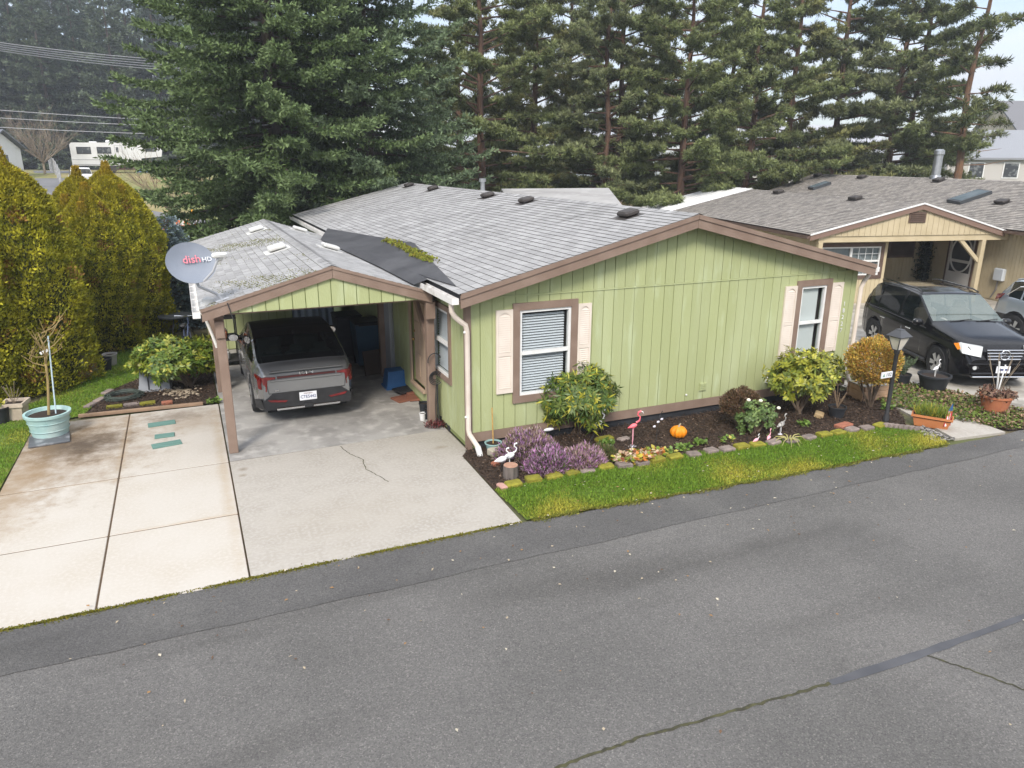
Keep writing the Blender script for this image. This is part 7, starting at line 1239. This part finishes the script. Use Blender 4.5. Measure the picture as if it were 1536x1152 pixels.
for x in (-.5, .5): b = MB(); b.tube([(x+.33*math.cos(t), 0, .34+.33*math.sin(t)) for t in np.linspace(0, 6.283, 25)], .018, 6); w_ = b.build('wheel', m_tyre, s, True); b = MB(); [b.tube([(x, 0, .34), (x+.32*math.cos(t), 0, .34+.32*math.sin(t))], .004, 4) for t in np.arange(0, 6.2, .5)]; b.build('spokes', m_chrome, w_)
b = MB(); b.tube([(-.5, 0, .34), (-.15, 0, .34), (.38, 0, .80), (-.22, 0, .78), (-.15, 0, .34)], .02, 6); b.tube([(-.5, 0, .34), (-.22, 0, .78)], .015, 6); b.tube([(.5, 0, .34), (.38, 0, .95)], .018, 6); b.build('frame', mat('bike_blue', (.06, .08, .14), .4), s); b = MB(); b.tube([(.30, -.28, 1.0), (.38, 0, .97), (.30, .28, 1.0)], .014, 6); b.build('handlebar', m_chrome, s); MB().cbox((-.24, 0, .88), (.26, .14, .06), 0, .025).build('saddle', m_black, s)
# satellite dish on the roof corner
cD = AY(287, 394, 11.75); s = thing('satellite_dish', 'grey satellite dish lettered dish HD on the carport roof corner', 'satellite dish', (cD.x, cD.y, cD.z), 0, local=True)
nrm = Vector((.28, -.86, .42)).normalized(); ux = nrm.cross(Vector((0, 0, 1))).normalized()*-1; 
if ux.x < 0: ux = -ux
uy = nrm.cross(ux)
if uy.z < 0: uy = -uy
MD = Matrix(((ux.x, uy.x, nrm.x, 0), (ux.y, uy.y, nrm.y, 0), (ux.z, uy.z, nrm.z, 0), (0, 0, 0, 1)))
def dish_pt(a, r): return (.355*r*math.cos(a), .315*r*math.sin(a), -.075*(1-r*r)+.0)
b = MB(); n = 36; rr = [.02, .25, .5, .75, .93, 1.0]; vs = [dish_pt(2*math.pi*i/n, r) for r in rr for i in range(n)]; k0 = len(vs); vs += [(v[0], v[1], v[2]-.012) for v in vs]
fs = [(j*n+i, j*n+(i+1) % n, (j+1)*n+(i+1) % n, (j+1)*n+i) for j in range(len(rr)-1) for i in range(n)]; fs += [tuple(k0+i for i in f[::-1]) for f in fs]; e = (len(rr)-1)*n; fs += [(e+i, e+(i+1) % n, k0+e+(i+1) % n, k0+e+i) for i in range(n)]; fs.append(tuple(range(n)))
b.add(vs, fs); b.xf(MD); b.build('reflector', mat('dish_grey', (.20, .225, .27), .55, (.23, .255, .30), 4), s, True)
text_mesh('dish_letters', 'dish', .165, mat('dish_red', (.78, .22, .27), .6), s, MD @ Matrix.Translation((.03, .06, -.045)), .003); text_mesh('hd_letters', 'HD', .10, m_plate, s, MD @ Matrix.Translation((.24, .035, -.018)), .003)
fo = MD @ Vector((.10, -.30, .02)); lnb = MD @ Vector((.30, -.03, .34)); b = MB(); b.tube([fo, MD @ Vector((.2, -.22, .2)), lnb], .018, 8); b.build('arm', mat('arm_grey', (.40, .41, .43), .5), s, True)
b = MB(); b.cbox((0, 0, 0), (.22, .07, .08), 0, .025); b.cbox((.02, -.02, -.08), (.10, .08, .10), 0, .02); b.xf(Matrix.Translation(lnb) @ MD); b.build('receiver', m_white, s, True)
ft = Vector((.42, 11.95, 2.53))-Vector(cD); b = MB(); b.tube([MD @ Vector((0, -.12, -.10)), MD @ Vector((.05, -.34, -.10)), ft+Vector((-.08, 0, .10)), ft], .022, 8); b.build('mast', MATS['arm_grey'], s, True); b = MB(); b.cbox(tuple(ft), (.2, .1, .02), 0, .005, tilt=(0, -.27)); b.build('foot', MATS['arm_grey'], s)
b = MB(); b.tube([ft, ft+Vector((.06, -.18, -.03)), ft+Vector((.12, -.19, -.3))], .008, 5); b.build('cable', m_dk, s)
for (px, py, lab) in ((311, 438, 'white dome cap on the carport roof edge right of the dish mast'), (291, 449, 'white dome cap on the carport roof corner by the gutter')):
    q = AY(px, py+5, 12.05); z = CEZ+(q.x-CXL)*kl+.01; v = MB(); v.lathe([(.10, 0), (.095, .04), (.08, .08), (.04, .105), (.01, .11)], (max(q.x, .18), 12.05, z), 16); v.build('dome_cap', mat('cap_grey', (.50, .50, .49), .6, (.38, .38, .37), 6), cproof, True)
# ================================================================== THINGS INSIDE THE CARPORT
m_iron = m_dk
s = thing('wire_shelf', 'black open shelf rack with jars inside the carport left side', 'shelf', (.62, 17.9, 0)); x, y = .62, 17.9
for (dx, dy) in ((-.22, -.35), (.22, -.35), (-.22, .35), (.22, .35)): b = MB(); b.tube([(x+dx, y+dy, 0), (x+dx, y+dy, 1.85)], .014, 6); b.build('upright', m_iron, s)
for z in (.12, .62, 1.12, 1.58): MB().cbox((x, y, z), (.48, .74, .022), 0, .006).build('shelf_board', m_iron, s)
for k, (dy, z, r, h, m, lab) in enumerate([(-.2, .14, .09, .24, m_white, 'white jug on the lowest shelf of the rack'), (-.22, .64, .08, .2, m_terra, 'orange clay jar on the second shelf of the rack'), (-.1, 1.14, .08, .18, mat('cream_tin', (.6, .52, .38), .6), 'cream tin on the third shelf of the rack'), (-.2, 1.60, .08, .18, mat('green_tin', (.08, .25, .20), .5), 'green tin on the top shelf of the rack'), (.15, .64, .10, .16, m_white, 'white bowl at the back of the second shelf'), (.15, 1.14, .09, .14, mat('blue_tin', (.2, .3, .5), .5), 'blue tin at the back of the third shelf')]):
    single('jar', lab, 'jar', MB().lathe([(r*.9, 0), (r, .02), (r, h*.7), (r*.7, h*.85), (r*.7, h)], (x-.05, y+dy, z), 12), m, True, 'jars on the carport rack')
# plastic sheet curtain
b = MB(); n = 44; vs = []
for i in range(n+1): t = i/n; vs += [(2.30+1.05*t, 19.15+.05*math.sin(t*38)+.03*math.sin(t*11), .25), (2.30+1.05*t, 19.15+.03*math.sin(t*38+.5), 2.35)]
b.add(vs, [(2*i, 2*i+2, 2*i+3, 2*i+1) for i in range(n)]); b.add([(v[0], v[1]+.006, v[2]) for v in vs], [(2*i+1, 2*i+3, 2*i+2, 2*i) for i in range(n)]); single('plastic_curtain', 'bluish white plastic sheet hung as curtain at the carport end', 'curtain', b, mat('blue_sheet', (.36, .41, .48), .5, (.28, .33, .40), 3), True)
def wheelie(lab, px, py, m, m_lid, s_=1.0, h=1.02):
    b0 = G(px, py); s = thing('wheeled_bin', lab, 'bin', b0, group='wheeled bins in the carport'); x, y = b0.x, b0.y+.30; w0, w1 = .24*s_, .30*s_; b = MB(); b.add([(x-w0, y-w0, .06), (x+w0, y-w0, .06), (x+w0, y+w0, .06), (x-w0, y+w0, .06), (x-w1, y-w1-.04, h), (x+w1, y-w1-.04, h), (x+w1, y+w1, h), (x-w1, y+w1, h)], [(0, 3, 2, 1), (4, 5, 6, 7), (0, 1, 5, 4), (1, 2, 6, 5), (2, 3, 7, 6), (3, 0, 4, 7)]); b.build('tub', m, s)
    MB().cbox((x, y-.02, h+.035), (w1*2.12, w1*2.25, .06), 0, .025).build('lid', m_lid, s); b = MB(); b.tube([(x-w1*.8, y-w1-.10, h+.01), (x+w1*.8, y-w1-.10, h+.01)], .018, 6); b.build('handle', m_lid, s)
    for e in (-1, 1): b = MB(); b.lathe([(.02, -.03), (.11, -.03), (.11, .03), (.02, .03)], (0, 0, 0), 14); b.xf(Matrix.Translation((x+e*.22, y+w0, .11)) @ Matrix.Rotation(R(90), 4, 'Y')); b.build('wheel', m_tyre, s, True)
wheelie('blue recycling bin with dark lid beside the grey table', 556, 552, mat('bin_blue', (.035, .09, .15), .5, (.028, .075, .13), 4), m_bpot); wheelie('black rubbish bin beside the plastic curtain', 527, 540, m_bpot, m_bpot)
b0 = G(582, 566); s = thing('folded_table', 'tall folded grey table standing on end by the inner wall', 'table', b0); x, y = b0.x, b0.y; b = MB(); b.cbox((x+.03, y+.1, .92), (.08, .55, 1.82), .25, .02); b.build('table_top', mat('grey_laminate', (.30, .31, .33), .6), s); b = MB(); b.prism([(x+.05, y-.16, .03), (x+.34, y-.08, .03), (x+.33, y-.08, 1.5), (x+.26, y-.10, 1.80), (x+.05, y-.16, 1.80)], (0, .04, 0)); b.build('table_leaf', mat('pale_laminate', (.48, .49, .50), .6), s)
b0 = G(560, 562); s = thing('picture_frames', 'brown boards and frame leaning in front of the blue bin', 'frame', b0); MB().cbox((b0.x, b0.y, .28), (.42, .03, .55), .2, .006, tilt=(-.18, 0)).build('board', mat('dark_board', (.055, .038, .026), .8), s); MB().cbox((b0.x+.26, b0.y-.06, .25), (.14, .03, .50), .2, .006, tilt=(-.15, 0)).build('frame', mat('tan_frame', (.28, .19, .11), .7), s)
b0 = G(598, 582, .0); s = thing('blue_stool', 'blue plastic step stool on the carport floor below the door', 'step stool', b0); x, y = b0.x+.02, b0.y+.14; b = MB(); b.add([(x-.28, y-.2, 0), (x+.28, y-.2, 0), (x+.28, y+.2, 0), (x-.28, y+.2, 0), (x-.23, y-.15, .36), (x+.23, y-.15, .36), (x+.23, y+.15, .36), (x-.23, y+.15, .36)], [(4, 5, 6, 7), (0, 1, 5, 4), (1, 2, 6, 5), (2, 3, 7, 6), (3, 0, 4, 7), (0, 3, 2, 1)]); m_bl = mat('blue_stool', (.045, .15, .36), .45, (.035, .125, .31), 5); b.build('body', m_bl, s); MB().cbox((x, y, .37), (.47, .32, .02), 0, .008).build('tread', m_bl, s); MB().box(x-.30, y-.22, 0, x+.30, y+.22, .04).build('foot_rim', m_bl, s)
m_pav = mat('brown_tile', (.26, .105, .065), .8, (.20, .08, .05), 6)
for k, (px, py, z, rz, m, lab) in enumerate([(606, 599, .02, .25, m_pav, 'lowest brown step tile before the door'), (622, 590, .06, .05, m_pav, 'upper brown step tile against the door sill'), (608, 590, .085, .3, m_dk, 'dark ribbed door mat lying across the brown tiles'), (628, 598, .03, -.1, m_pav, 'brown step tile on the post side of the door')]):
    q = G(px, py); single('step_tile' if m is m_pav else 'door_mat', lab, 'tile' if m is m_pav else 'mat', MB().cbox((q.x, q.y, z), (.42, .36, .035), rz, .006), m, grp='tiles and mat at the carport door')
for k, (px, py, r, h, m, lab) in enumerate([(637, 622, .10, .24, m_bpot, 'tall black pot at the inner carport post'), (644, 628, .09, .18, m_bpot, 'black pot with white label beside the inner carport post'), (668, 634, .10, .15, m_bpot, 'low black pot right of the inner carport post'), (634, 630, .06, .14, m_white, 'white little pot at the inner carport post'), (680, 645, .12, .12, mat('dark_basket', (.03, .03, .032), .8), 'dark shallow pot at the green wall corner')]): b0 = G(px, py); s = thing('corner_pot', lab, 'pot', b0, group='little pots at the inner carport post'); pot(s, b0, r*.8, r, h, m, 14)
leafpatch('red_succulent', 'dark red succulent spilling beside the inner carport post', 'plant', 655, 641, .22, .12, 260, .05, .014, [(.16, .04, .045), (.24, .07, .07), (.10, .04, .03)], 81, .12)
b0 = G(657, 636); s = thing('iron_rose', 'dark wrought-iron flower sculpture leaning on the inner post', 'ornament', b0); b = MB(); p = b0+Vector((-.04, -.12, 0))
for dx in (-.03, .02, .05): b.tube([p+Vector((dx, 0, 0)), p+Vector((dx*.6-.02, 0, .45)), p+Vector((dx*.3, 0, .80))], .008, 5)
b.build('stem', m_iron, s); b = MB()
for k in range(4): r = .05+.025*k; b.tube([p+Vector((-.02+r*math.cos(t), -.02*k+.03, .92+r*math.sin(t))) for t in np.linspace(0, 5.6, 18)], .008, 5)
b.build('coil_bloom', m_iron, s); b = MB(); b.tube([p+Vector((-.03+.12*math.cos(t), 0, 1.22+.14*math.sin(t))) for t in np.linspace(.4, 3.3, 12)], .010, 6); b.build('hook', m_iron, s)
v = MB(); q = p+Vector((.12, -.02, .95)); v.ball(tuple(q), (.04, .03, .06), 8, 6); v.build('white_bloom', m_birdw, s, True)
# blue-grey storage behind the bins
MB().box(3.35, 18.2, 0, 3.85, 19.1, 1.6).build('x', m_inside) if False else None
# ================================================================== HAZE: one box of thin pale air round everything
hb = MB().box(-905, -305, -1.03, 905, 905, 52).build('haze', mat('haze_air', (1, 1, 1)))
hm = bpy.data.materials.new('haze_volume'); hm.use_nodes = True; _n = hm.node_tree.nodes; _n.clear(); _o = _n.new('ShaderNodeOutputMaterial'); _v = _n.new('ShaderNodeVolumePrincipled')
_v.inputs['Color'].default_value = (.86, .91, 1.0, 1); _v.inputs['Density'].default_value = 0.0009; _v.inputs['Anisotropy'].default_value = 0.2; hm.node_tree.links.new(_v.outputs[0], _o.inputs['Volume'])
hb.data.materials.clear(); hb.data.materials.append(hm); hb['kind'] = 'stuff'; hb['label'] = 'thin pale winter haze hanging over the street and woods'; hb['category'] = 'haze'
for _x in list(bpy.data.objects):
    if '_local' in _x: del _x['_local']
